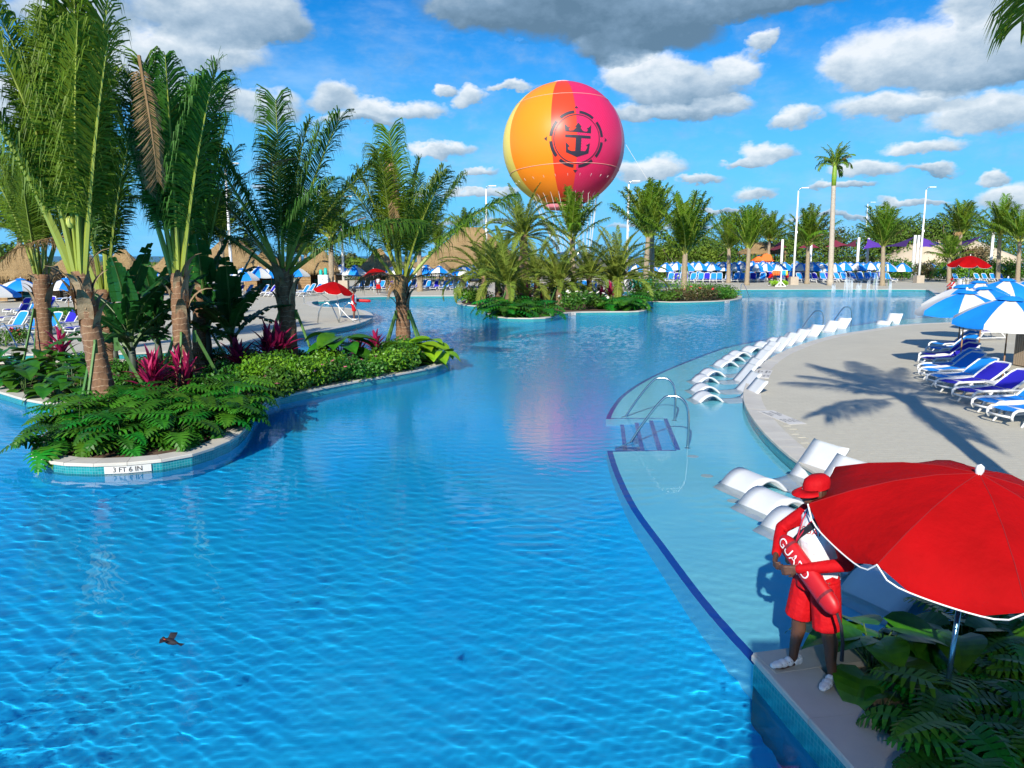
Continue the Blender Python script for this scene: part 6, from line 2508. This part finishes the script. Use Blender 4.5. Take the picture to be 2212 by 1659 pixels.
def ball(mb, c, r, n=10, m=8):
    rx, ry, rz = r if isinstance(r, (tuple, list)) else (r, r, r)
    c = Vector(c)
    prof = []
    vs, fs = [], []
    for j in range(m + 1):
        la = -pi / 2 + pi * j / m
        for i in range(n):
            lo = 2 * pi * i / n
            vs.append((c.x + rx * cos(la) * cos(lo), c.y + ry * cos(la) * sin(lo), c.z + rz * sin(la)))
    for j in range(m):
        for i in range(n):
            a, b = j * n + i, j * n + (i + 1) % n
            fs.append((a, b, b + n, a + n))
    mb.add(vs, fs)


def limb(mb, pts, rad, flat=1.0, ref=None):
    pts = [Vector(p) for p in pts]
    mb.tube(pts, rad, 12, True, 0, flat, ref)
    ball(mb, pts[0], rad[0] * .99)
    ball(mb, pts[-1], rad[-1] * .99)
    for p, r in zip(pts[1:-1], rad[1:-1]):
        ball(mb, p, r * (1.0 if flat == 1.0 else min(1, flat)))


def solid(mb, name, m_, parent, voxel, smooth=3):
    """fuses overlapping closed shapes into one continuous surface"""
    me = mb.mesh(name, m_)
    o = bpy.data.objects.new(name, me)
    md = o.modifiers.new('remesh', 'REMESH')
    md.mode = 'VOXEL'
    md.voxel_size = voxel
    md2 = o.modifiers.new('smooth', 'SMOOTH')
    md2.iterations = smooth
    md2.factor = .5
    new = evaluated(o)
    new.polygons.foreach_set('use_smooth', [True] * len(new.polygons))
    if not new.materials:
        new.materials.append(m_)
    bpy.data.meshes.remove(me)
    return from_mesh(name, new, parent)


def hand(mb, wrist, fwd, palm_n, curl=.9, s=1.0, side=1):
    """palm, four fingers and a thumb; fwd = forearm direction, palm_n = palm side"""
    wrist, f, n = Vector(wrist), Vector(fwd).normalized(), Vector(palm_n)
    n = (n - f * n.dot(f)).normalized()
    t = n.cross(f) * side
    for w in (-.028, 0, .028):
        limb(mb, [wrist + t * w * .6 * s, wrist + f * .085 * s + t * w * s], [.020 * s, .017 * s])
    for i, (w, ln) in enumerate(((-.036, .072), (-.012, .082), (.012, .078), (.035, .062))):
        a = wrist + f * .088 * s + t * w * s
        d1 = (f * cos(curl * .6) + n * sin(curl * .6))
        d2 = (f * cos(curl * 1.5) + n * sin(curl * 1.5))
        d3 = (f * cos(curl * 2.2) + n * sin(curl * 2.2))
        b = a + d1 * ln * .45 * s
        c = b + d2 * ln * .35 * s
        e = c + d3 * ln * .25 * s
        limb(mb, [a, b, c, e], [.0105 * s, .0098 * s, .009 * s, .0075 * s])
    a = wrist + f * .025 * s - t * .035 * s
    b = a + (f * .6 - t * .7 + n * .4).normalized() * .038 * s
    c = b + (f * .8 - t * .1 + n * .6).normalized() * .032 * s
    limb(mb, [a, b, c], [.013 * s, .0115 * s, .009 * s])


def person(label, loc, rz, J, cloth, vox=.03, detail=False, scale=1.0, name='person', group=None):
    """J: joint table in a frame with x forward, y to the left, z up"""
    root = empty(name, loc, rz, label, 'person', group)
    V = lambda k_: Vector(J[k_])
    mb = MB()
    pel, che, nk, hd = V('pelvis'), V('chest'), V('neck'), V('head')
    # trunk
    mb.tube([pel - Vector((0, 0, .10)), pel, pel.lerp(che, .5), che, che.lerp(nk, .55), nk], [.13, .155, .145, .165, .13, .055], 14, True, 0, 1.0, (0, 1, 0))
    limb(mb, [nk - Vector((0, 0, .05)), nk.lerp(hd, .55)], [.06, .055])
    fx = Vector(J.get('look', (1, 0, 0))).normalized()
    sy_ = Vector((0, 0, 1)).cross(fx).normalized()
    ball(mb, hd, (.098, .078, .118))
    ball(mb, hd + fx * .035 + Vector((0, 0, -.055)), (.07, .058, .068))
    limb(mb, [hd + fx * .088 + Vector((0, 0, .015)), hd + fx * .118 + Vector((0, 0, -.028))], [.012, .018])
    limb(mb, [hd + fx * .093 + Vector((0, 0, -.062)) + sy_ * .018, hd + fx * .093 + Vector((0, 0, -.062)) - sy_ * .018], [.012, .012])
    for s_ in (-1, 1):
        limb(mb, [hd + sy_ * s_ * .078 + Vector((0, 0, .02)), hd + sy_ * s_ * .082 + Vector((0, 0, -.03))], [.016, .012])
    for s_, sd in ((1, 'l'), (-1, 'r')):
        sh_, el, ha = V('sh_' + sd), V('el_' + sd), V('ha_' + sd)
        limb(mb, [che.lerp(nk, .35) + Vector((0, s_ * .06, 0)), sh_], [.075, .068])
        limb(mb, [sh_, sh_.lerp(el, .45), el], [.062, .054, .043])
        limb(mb, [el, el.lerp(ha, .35), ha], [.043, .043, .028])
        if detail:
            hand(mb, ha, ha - el, J.get('palm_' + sd, (0, -s_, 0)), J.get('curl', .9), 1.0, s_)
        else:
            limb(mb, [ha, ha + (ha - el).normalized() * .13], [.036, .024])
        hp_, kn, an, to = V('hip_' + sd), V('kn_' + sd), V('an_' + sd), V('to_' + sd)
        limb(mb, [hp_, hp_.lerp(kn, .5), kn], [.098, .085, .060])
        calf = kn.lerp(an, .32) - Vector((.018, 0, 0))
        limb(mb, [kn, calf, kn.lerp(an, .7), an], [.060, .062, .045, .038])
        limb(mb, [an + Vector((-.02, 0, -.03)), an.lerp(to, .6) + Vector((0, 0, -.02)), to], [.034, .03, .02])
    solid(mb, 'body', cloth['skin'], root, vox, 3)
    if detail:
        for s_ in (-1, 1):
            e = MB()
            ball(e, hd + fx * .083 + sy_ * s_ * .032 + Vector((0, 0, .012)), (.014, .014, .011), 8, 6)
            e.build('eye', M_eye, root, True)
    # clothes
    if 'shirt' in cloth:
        mb = MB()
        lo_ = J.get('hem', pel + Vector((0, 0, -.03)))
        lo_ = Vector(lo_)
        mb.tube([lo_, pel + Vector((0, 0, .05)), pel.lerp(che, .5), che, che.lerp(nk, .55), nk - Vector((0, 0, .015))], [.178, .172, .160, .182, .142, .068], 16, True, 0, 1.0, (0, 1, 0))
        for s_, sd in ((1, 'l'), (-1, 'r')):
            limb(mb, [che.lerp(nk, .35) + Vector((0, s_ * .05, 0)), V('sh_' + sd).lerp(che.lerp(nk, .35), .25)], [.085, .078])
        solid(mb, 'shirt', cloth['shirt'], root, vox, 3)
        for s_, sd in ((1, 'l'), (-1, 'r')):
            mb = MB()
            sh_, el, ha = V('sh_' + sd), V('el_' + sd), V('ha_' + sd)
            e = cloth.get('sleeve_len', .88)
            limb(mb, [sh_.lerp(che.lerp(nk, .35), .45), sh_, sh_.lerp(el, .45), el], [.075, .078, .066, .055])
            if e > 0:
                limb(mb, [el, el.lerp(ha, .4), el.lerp(ha, e)], [.055, .052, .040])
            solid(mb, 'sleeve', cloth.get('sleeve', cloth['shirt']), root, vox, 3)
    if 'shorts' in cloth:
        mb = MB()
        mb.tube([pel + Vector((0, 0, -.12)), pel, pel + Vector((0, 0, .07))], [.175, .178, .168], 14, True, 0, 1.0, (0, 1, 0))
        full = cloth.get('trousers')
        for s_, sd in ((1, 'l'), (-1, 'r')):
            hp_, kn, an = V('hip_' + sd), V('kn_' + sd), V('an_' + sd)
            if full:
                limb(mb, [hp_, hp_.lerp(kn, .5), kn, kn.lerp(an, .92)], [.115, .102, .08, .07])
            else:
                end = hp_.lerp(kn, cloth.get('short_len', .93))
                mb.tube([hp_ + Vector((0, 0, .03)), hp_.lerp(kn, .4), end], [.118, .122, .118], 12)
        solid(mb, 'trousers' if full else 'shorts', cloth['shorts'], root, vox, 2)
    if 'shoe' in cloth:
        for sd in 'lr':
            an, to = V('an_' + sd), V('to_' + sd)
            d = (to - an)
            d.z = 0
            d.normalize()
            z0 = an.z - .055
            mb = MB()
            base_ = Vector((an.x, an.y, z0))
            sd_v = Vector((0, 0, 1)).cross(d)
            for q, w, h in ((-.06, .036, .05), (-.02, .04, .052), (.04, .042, .045), (.10, .046, .036), (.15, .045, .030), (.19, .034, .024)):
                ball(mb, base_ + d * q + Vector((0, 0, h * .75)), (w * 1.05, w * 1.05, h), 10, 8)
            so = solid(mb, 'shoe', cloth['shoe'], root, min(vox, .016), 2)
            if detail:
                for q in range(6):
                    for s2 in (-1, 1):
                        h = MB()
                        ball(h, base_ + d * (.02 + q * .022) + sd_v * s2 * .040 + Vector((0, 0, .055 - q * .004)), .0034, 6, 4)
                        h.build('hole', M_dark, so)
    if cloth.get('cap') is not None:
        mb = MB()
        ct = hd + Vector((0, 0, .045))
        vs = []
        n_ = 18
        for j, (r_, z) in enumerate(((1.0, -.02), (1.02, .02), (.93, .058), (.62, .085), (.02, .092))):
            for i in range(n_):
                a = 2 * pi * i / n_
                vs.append(ct + fx * cos(a) * .112 * r_ + sy_ * sin(a) * .095 * r_ + Vector((0, 0, z)) - fx * .008)
        fs = [(j * n_ + i, j * n_ + (i + 1) % n_, (j + 1) * n_ + (i + 1) % n_, (j + 1) * n_ + i) for j in range(4) for i in range(n_)]
        mb.add(vs, fs)
        co = mb.build('cap', cloth['cap'], root, True)
        br = MB()
        wide = cloth.get('brim', 'cap')
        rows_ = []
        angs = [(-75 + 150 * i / 12) for i in range(13)] if wide == 'cap' else [360 * i / 24 for i in range(25)]
        for a in angs:
            ar = radians(a)
            inn = ct + fx * cos(ar) * .110 + sy_ * sin(ar) * .093 + Vector((0, 0, -.01))
            ext = (.085 * max(.05, cos(ar)) ** .5) if wide == 'cap' else .07
            out = inn + (fx * cos(ar) * 1.1 + sy_ * sin(ar) * .75).normalized() * ext + Vector((0, 0, -.028))
            rows_.append((inn, out))
        for inn, out in rows_:
            br.v += [tuple(inn), tuple(out), tuple(out - Vector((0, 0, .006))), tuple(inn - Vector((0, 0, .008)))]
        for i in range(len(rows_) - 1):
            a = 4 * i
            for q in range(4):
                br.f.append((a + q, a + (q + 1) % 4, a + 4 + (q + 1) % 4, a + 4 + q))
                br.mi.append(0)
        br.build('brim', cloth['cap'], co, True)
    elif cloth.get('hair'):
        mb = MB()
        ball(mb, hd + Vector((-.012, 0, .03)), (.105, .087, .105), 14, 10)
        mb.v = [tuple(v) for v in mb.v]
        mb.build('hair', cloth['hair'], root, True)
    return root


def stand(h=1.78, spread=.11, step=0.0, lean=.0):
    s = h / 1.78
    J = dict(pelvis=(0, 0, .96), chest=(.01 + lean, 0, 1.28), neck=(.02 + lean * 1.4, 0, 1.50), head=(.05 + lean * 1.7, 0, 1.665),
             sh_l=(.0 + lean * 1.2, .195, 1.43), sh_r=(.0 + lean * 1.2, -.195, 1.43), el_l=(-.03 + lean, .27, 1.14), el_r=(-.03 + lean, -.27, 1.14), ha_l=(.08 + lean, .26, .90), ha_r=(.08 + lean, -.26, .90),
             hip_l=(0, .095, .90), hip_r=(0, -.095, .90), kn_l=(.03 + step * .5, spread, .50), kn_r=(.03 - step * .5, -spread, .50), an_l=(step, spread + .01, .085), an_r=(-step, -spread - .01, .085),
             to_l=(.16 + step, spread + .05, .03), to_r=(.16 - step, -spread - .05, .03))
    return {k_: (tuple(c * s for c in v) if k_ not in ('look',) else v) for k_, v in J.items()}


def tube_float(root_loc, rz, a, b, label, w=.085, t=.055, text=None):
    """rescue tube between local points a and b: foam bar with rounded ends and strap"""
    a, b = Vector(a), Vector(b)
    root = empty('rescue_tube', root_loc, rz, label, 'rescue tube', 'red rescue tubes')
    d = (b - a).normalized()
    mb = MB()
    L = (b - a).length
    n = 12
    pts_ = [a + d * L * q for q in (0, .03, .09, .2, .5, .8, .91, .97, 1)]
    mb.tube(pts_, [.3 * w, .62 * w, .9 * w, w, w, w, .9 * w, .62 * w, .3 * w], 14, True, 0, t / w, (0, 0, 1))
    mb.build('foam', M_tube, root, True)
    return root


# --- the near guard
gl = G(1752, 1464)
GH = 1.77
s_ = GH / 1.78
fa = radians(196)                     # facing to the left of the picture and a little towards the camera
J = stand(GH, .13, 0.0)
J.update(dict(el_r=(.14, -.33, 1.25), ha_r=(.335, -.12, 1.10), el_l=(.02, .36, 1.17), ha_l=(.30, .10, 1.06), look=(1, -.12, -.18),
              an_r=(.05, -.19, .085), to_r=(.22, -.19, .03), kn_r=(.05, -.15, .51), hip_r=(.01, -.10, .91),
              an_l=(-.10, .14, .085), to_l=(.04, .22, .03), kn_l=(-.03, .12, .51), palm_r=(-.4, 1, -.2), palm_l=(-.5, -1, -.1), curl=1.05, head=(.075, -.01, 1.67), neck=(.03, 0, 1.51)))
guard = person('lifeguard in red cap, red-sleeved white vest and red shorts on the near coping', (gl.x, gl.y, 0.0), fa, J, dict(skin=M_skin, shirt=M_shirt_w, sleeve=M_red_cl, sleeve_len=.93, shorts=M_red_sh, short_len=1.0, shoe=M_shoe, cap=M_red_cl), vox=.0075, detail=True)


def text_mesh(s_, size, m_, name, parent, M, extr=.0008, bend=None, space=1.0):
    cu = bpy.data.curves.new('txt', 'FONT')
    cu.body = s_
    cu.size = size
    cu.align_x = 'CENTER'
    cu.align_y = 'CENTER'
    cu.space_character = space
    cu.extrude = extr
    me = evaluated(bpy.data.objects.new('txt', cu))
    me.materials.clear()
    me.materials.append(m_)
    for v in me.vertices:
        c = v.co.copy()
        if bend is not None:
            c = bend(c)
        v.co = M @ c
    me.name = name
    return from_mesh(name, me, parent)


def wrap_text(o, target, fwd):
    """lay lettering on a curved surface"""
    bm = bmesh.new()
    bm.from_mesh(o.data)
    bmesh.ops.triangulate(bm, faces=bm.faces[:])
    bm.to_mesh(o.data)
    bm.free()
    from mathutils.bvhtree import BVHTree
    t = target.data
    bvh = BVHTree.FromPolygons([v.co for v in t.vertices], [tuple(p.vertices) for p in t.polygons])
    f = Vector(fwd).normalized()
    for v in o.data.vertices:
        hit = bvh.ray_cast(v.co + f * .4, -f, 1.0)
        if hit[0] is not None:
            v.co = hit[0] + f * .0035


shirt = [c for c in guard.children if c.name.startswith('shirt')][0]
FX = Vector((1, .35, .05)).normalized()
RT = Vector((0, 0, 1)).cross(FX).normalized()
Mt = Matrix.Translation(Vector((.2, .05, 1.355))) @ Matrix((( RT.x, 0, FX.x, 0), (RT.y, 0, FX.y, 0), (RT.z, 1, FX.z, 0), (0, 0, 0, 1)))
o = text_mesh('LIFEGUARD', .074, M_red_cl, 'chest_lettering', shirt, Mt, .0)
wrap_text(o, shirt, FX)
# strap, lanyard, whistle and pouch
bvh_pts = [(.10, .165, 1.52), (.165, .10, 1.42), (.19, .0, 1.32), (.175, -.10, 1.22), (.10, -.17, 1.12)]
mb = MB()
for i in range(len(bvh_pts) - 1):
    mb.bar(bvh_pts[i], bvh_pts[i + 1], .05, .012, up=(1, .2, .2))
mb.build('strap', M_black, guard)
M_cordr = mat('lanyard_red', (.45, .01, .04), .6)
MB().tube([(.06, .09, 1.53), (.16, .05, 1.42), (.205, .0, 1.30), (.225, -.03, 1.22)], .006, 6).build('lanyard', M_cordr, guard, True)
MB().tube([(.08, -.06, 1.53), (.16, -.03, 1.43), (.205, -.02, 1.30), (.225, -.03, 1.22)], .006, 6).build('lanyard', M_cordr, guard, True)
mb = MB()
ball(mb, (.235, -.03, 1.20), (.014, .034, .046), 14, 10)
mb.build('whistle_disc', mat('cream_disc', (.80, .74, .60), .35), guard, True)
mb = MB()
ball(mb, (.255, -.075, 1.13), (.03, .04, .055), 10, 8)
ball(mb, (.26, -.055, 1.08), (.025, .03, .04), 10, 8)
mb.build('pouch', M_black, guard, True)
# rescue tube held under both forearms
ta, tb = (.26, -.16, 1.24), (.17, .46, .83)
rt = tube_float((gl.x, gl.y, 0), fa, ta, tb, 'red rescue tube with white lettering held by the near lifeguard', w=.09, t=.058)
d = (Vector(tb) - Vector(ta)).normalized()
nrm = Vector((1, .25, .25))
nrm = (nrm - d * nrm.dot(d)).normalized()
upv = nrm.cross(d)
foam = rt.children[0]
mid = Vector(ta).lerp(Vector(tb), .30)
M_let = mat('white_lettering', (.78, .77, .76), .5)
Mt = Matrix.Translation(mid) @ Matrix(((d.x, upv.x, nrm.x, 0), (d.y, upv.y, nrm.y, 0), (d.z, upv.z, nrm.z, 0), (0, 0, 0, 1)))
o = text_mesh('GUARD', .115, M_let, 'tube_lettering', foam, Mt, .0)
wrap_text(o, foam, nrm)
mb = MB()
for q in (.16, .80):
    c = Vector(ta).lerp(Vector(tb), q)
    mb.tube([c - d * .012, c + d * .012], [.092, .092], 14, False, 0, .058 / .09, (0, 0, 1))
mb.build('band', mat('dark_red_web', (.16, .01, .02), .7), rt)
MB().tube([Vector(tb), Vector(tb) + Vector((-.03, .02, -.10)), Vector(tb) + Vector((-.05, .03, -.24)), Vector(tb) + Vector((-.06, .02, -.40))], [.012, .014, .014, .016], 6).build('tow_strap', M_black, rt, True)

# --- guard with a rescue tube on the left peninsula
p = G(765, 692)
J = stand(1.78, .1)
J.update(dict(el_l=(.02, .26, 1.17), ha_l=(.22, .2, 1.06), el_r=(-.02, -.28, 1.15), ha_r=(.10, -.25, .92)))
person('lifeguard with a red tube under his arm on the left peninsula, facing the pool', p, radians(8), J, dict(skin=M_skin2, shirt=M_shirt_w, sleeve=M_red_cl, sleeve_len=.9, shorts=M_red_sh, short_len=.95, shoe=M_shoe, cap=M_black, brim='hat'), vox=.022)
tube_float((p.x, p.y, 0), radians(8), (-.05, .30, 1.12), (.95, .26, 1.06), 'red rescue tube under the arm of the guard on the left peninsula', .09, .06)
# --- guard at the far left edge
p = G(818, 636)
J = stand(1.76, .13)
J.update(dict(el_l=(.1, .26, 1.15), ha_l=(.28, .05, 1.08), el_r=(.1, -.26, 1.15), ha_r=(.28, -.05, 1.08)))
person('lifeguard under the far left red umbrella, arms folded, red shorts', p, radians(-100), J, dict(skin=M_skin, shirt=M_shirt_w, sleeve=M_maroon, shorts=M_red_sh, shoe=M_shoe, cap=M_black, brim='hat'), vox=.03)
# --- two people walking by the middle island
p = G(984, 630.5)
person('man in a navy jacket and jeans seen from behind left of the middle island', p, radians(110), stand(1.82, .1, .10), dict(skin=M_skin2, shirt=M_navy_cl, sleeve_len=.95, shorts=M_jean, trousers=True, shoe=M_black, cap=M_black), vox=.03)
p = G(1003, 629)
person('person in a maroon top beside the man in the navy jacket', p, radians(70), stand(1.66, .09, .08), dict(skin=M_skin2, shirt=M_maroon, sleeve_len=.0, shorts=M_navy_cl, shoe=M_black, hair=M_black), vox=.03)
# --- people at the rescue stand
p = G(1661, 617.5)
J = stand(1.72, .12, .12, .22)
J.update(dict(ha_l=(.55, .15, .85), ha_r=(.55, -.1, .85), el_l=(.35, .25, 1.05), el_r=(.35, -.22, 1.05)))
person('person in a crimson top bending forward left of the rescue stand', p, radians(20), J, dict(skin=M_skin, shirt=M_red_cl, sleeve_len=.0, shorts=M_black, trousers=True, shoe=M_shoe, cap=M_white), vox=.035)
p = G(1672, 615)
person('person in black behind the orange life vests', p, radians(-80), stand(1.74), dict(skin=M_skin, shirt=M_black, shorts=M_black, trousers=True, shoe=M_shoe, hair=M_black), vox=.035)
p = G(1699, 618)
person('man in a red shirt and navy shorts right of the rescue stand', p, radians(190), stand(1.76), dict(skin=M_skin, shirt=M_red_cl, sleeve_len=.0, shorts=M_navy_cl, shoe=M_shoe, hair=M_black), vox=.035)
# --- guard on the white chair
p = G(2058, 641)
ch = empty('guard_chair', p, pi, 'white moulded lifeguard chair at the far right pool edge', 'chair')
MB().box((-.35, -.33, .60), (.28, .33, .68)).build('seat', M_white, ch)
mb = MB()
mb.tube([(-.36, 0, .66), (-.46, 0, 1.1), (-.52, 0, 1.55)], [.36, .36, .26], 14, True, 0, .18, (0, 1, 0))
mb.build('backrest', M_white, ch, True)
for s_ in (-1, 1):
    MB().bar((.42, s_ * .4, .92), (-.48, s_ * .4, .92), .12, .04).build('armrest', M_white, ch)
    MB().bar((.20, s_ * .36, 0), (.32, s_ * .38, .92), .09, .12).build('leg', M_white, ch)
    MB().bar((-.62, s_ * .34, 0), (-.34, s_ * .36, .92), .09, .12).build('leg', M_white, ch)
J = stand(1.8)
J.update(dict(pelvis=(-.02, 0, .80), chest=(.06, 0, 1.12), neck=(.14, 0, 1.34), head=(.22, 0, 1.49), sh_l=(.10, .195, 1.27), sh_r=(.10, -.195, 1.27), el_l=(.30, .27, 1.04), el_r=(.30, -.27, 1.04), ha_l=(.52, .16, .92), ha_r=(.52, -.16, .92),
              hip_l=(.0, .1, .78), hip_r=(.0, -.1, .78), kn_l=(.48, .14, .74), kn_r=(.46, -.14, .70), an_l=(.62, .14, .30), an_r=(.52, -.14, .12), to_l=(.78, .15, .22), to_r=(.68, -.15, .05)))
person('lifeguard in red and white sitting on the white chair at the far right', p, pi, J, dict(skin=M_skin, shirt=M_shirt_w, sleeve=M_red_cl, sleeve_len=.92, shorts=M_red_sh, short_len=.97, shoe=M_black, cap=M_red_cl), vox=.03)

# ------------------------------------------------------------------ depth and warning lettering
M_plate = mat('marker_plate', (.62, .60, .56), .6)


def curb_text(s_, px, py, size, poly, parent, plate=True):
    """lettering on the tile band of an island, facing outwards"""
    q = Vector(G(px, py, -.13)[:2])
    best = min(range(len(poly)), key=lambda i: (poly[i] - q).length)
    a, b = poly[best - 1], poly[(best + 1) % len(poly)]
    t = (b - a).normalized()
    out = Vector((t.y, -t.x))
    c = poly[best] + out * .036
    M = Matrix(((t.x, 0, out.x, c.x), (t.y, 0, out.y, c.y), (0, 1, 0, -.128), (0, 0, 0, 1)))
    cy_ = (poly[best] - (a + b) / 2).length

    def bend(v):
        # follow the outline
        s0 = v.x
        i = best
        step = 1 if s0 > 0 else -1
        rem = abs(s0)
        while True:
            j = (i + step) % len(poly)
            L_ = (poly[j] - poly[i]).length
            if rem <= L_:
                pos = poly[i].lerp(poly[j], rem / L_)
                break
            rem -= L_
            i = j
        dlt = pos - poly[best]
        return Vector((dlt.dot(t), v.y, v.z + dlt.dot(out)))
    if plate:
        mb = MB()
        w, h = size * len(s_) * .34, size * .52
        n = 14
        for i in range(n + 1):
            x = -w + 2 * w * i / n
            p0, p1 = bend(Vector((x, -h, -.006))), bend(Vector((x, h, -.006)))
            mb.v += [tuple(M @ p0), tuple(M @ p1)]
        for i in range(n):
            mb.f.append((2 * i, 2 * i + 2, 2 * i + 3, 2 * i + 1))
            mb.mi.append(0)
        mb.build('depth_plate', M_plate, parent)
    text_mesh(s_, size, M_dark, 'depth_lettering', parent, M, .001, bend)


curb_text('3 FT 6 IN', 306, 1008, .125, pl_left, isl_left)
curb_text('3 FT 6 IN', 590, 872, .10, pl_left, isl_left)
curb_text('3 FT 6 IN', 1247, 680, .13, pl_mid, isl_mid)
curb_text('3 FT 6 IN', 1560, 652, .13, pl_mid, isl_mid)


def deck_plate(px, py, ang_, s):
    """long plate in the coping joint, lettering read from the pool side"""
    p = G(px, py, 0)
    o = MB().box((-.20 * s, -.74 * s, -.01), (.20 * s, .74 * s, .0125)).build('marker_plate', M_plate, deck_right, False, p, (0, 0, ang_))
    R_ = Matrix.Rotation(-pi / 2, 4, 'Z')
    for (x, y, tx, sz) in ((-.1, .37, 'NO\nDIVING', .15), (.1, .37, 'NO\nDIVING', .15), (-.1, -.37, '0 FT\n9 IN', .17), (.1, -.37, '0 FT\n9 IN', .17)):
        M_ = Matrix.Translation((x * s, y * s, .0145)) @ R_ @ Matrix.Diagonal((1, .55, 1, 1))
        text_mesh(tx, sz * s, M_dark, 'marker_lettering', o, M_, .0004)


deck_plate(1687, 902, radians(9), 1.0)
deck_plate(1648, 808, radians(-22), 1.15)

# ------------------------------------------------------------------ small dark bird in flight over the pool
bp_ = A(366, 1386, 3.6)
bird = empty('flying_bird', bp_, radians(160), 'small dark bird with an orange-red shoulder flying low over the pool', 'bird')
mb = MB()
mb.tube([(-.055, 0, 0), (-.03, 0, .0), (0, 0, .002), (.025, 0, .005), (.036, 0, .008)], [.004, .013, .016, .011, .006], 8)
ball(mb, (.038, 0, .010), .0095, 8, 6)
mb.tube([(.044, 0, .009), (.056, 0, .007)], [.004, .001], 5)
mb.build('body', M_black, bird, True)
for s_ in (-1, 1):
    w = MB()
    w.add([(.02, s_ * .008, .008), (.024, s_ * .035, .028), (.004, s_ * .062, .020), (-.012, s_ * .04, .020), (-.018, s_ * .01, .006)], [(0, 1, 2, 3, 4)])
    w.build('wing', M_black, bird)
w = MB()
w.add([(-.05, .006, 0), (-.085, .014, -.002), (-.085, -.014, -.002), (-.05, -.006, 0)], [(0, 1, 2, 3)])
w.build('tail', M_black, bird)
mb = MB()
ball(mb, (.018, .014, .012), (.009, .006, .006), 8, 6)
mb.build('shoulder_patch', mat('orange_red_feather', (.75, .10, .02), .6), bird, True)

# ------------------------------------------------------------------ footbridge the view is taken from, and palms behind it (they only throw shade into view)
M_bridge = mat('bridge_concrete', (.45, .42, .38), .8, (.38, .36, .32), 2)
br = MB()
br.box((-40, -3.6, 1.55), (40, -.6, 1.9))
bridge = struct(br.build('footbridge', M_bridge))
for i in range(-9, 10):
    MB().box((i * 4 - .06, -.72, 1.9), (i * 4 + .06, -.62, 2.95)).build('rail_post', M_steel, bridge)
MB().box((-38, -.72, 2.95), (38, -.62, 3.02)).build('top_rail', M_steel, bridge)
for sx in (-14, 14):
    MB().box((sx - .5, -3.0, FLOOR_Z), (sx + .5, -1.0, 1.55)).build('pier', M_bridge, bridge)
# slatted screen added out of view, only to shade the guard and planter
wb = MB()
for i in range(290):
    wb.box((.1 + i * .033, -.775, 1.9), (.1 + i * .033 + .0215, -.745, 4.38))
wb.build('shade_slats', M_bridge, bridge)

bpy.data.scenes.remove(TMP)
# palms outside the picture whose shadows fall into it
palm('coconut_palm', 'coconut palm at the right whose frond tips hang into the top right corner', (6.6, 7.0, 0), (6.45, 7.0, 7.4), .2, .16, 17, 3.3, 'near', 91, 'coconut palms near the bridge', tilt=(20, 100), sheaths=4)
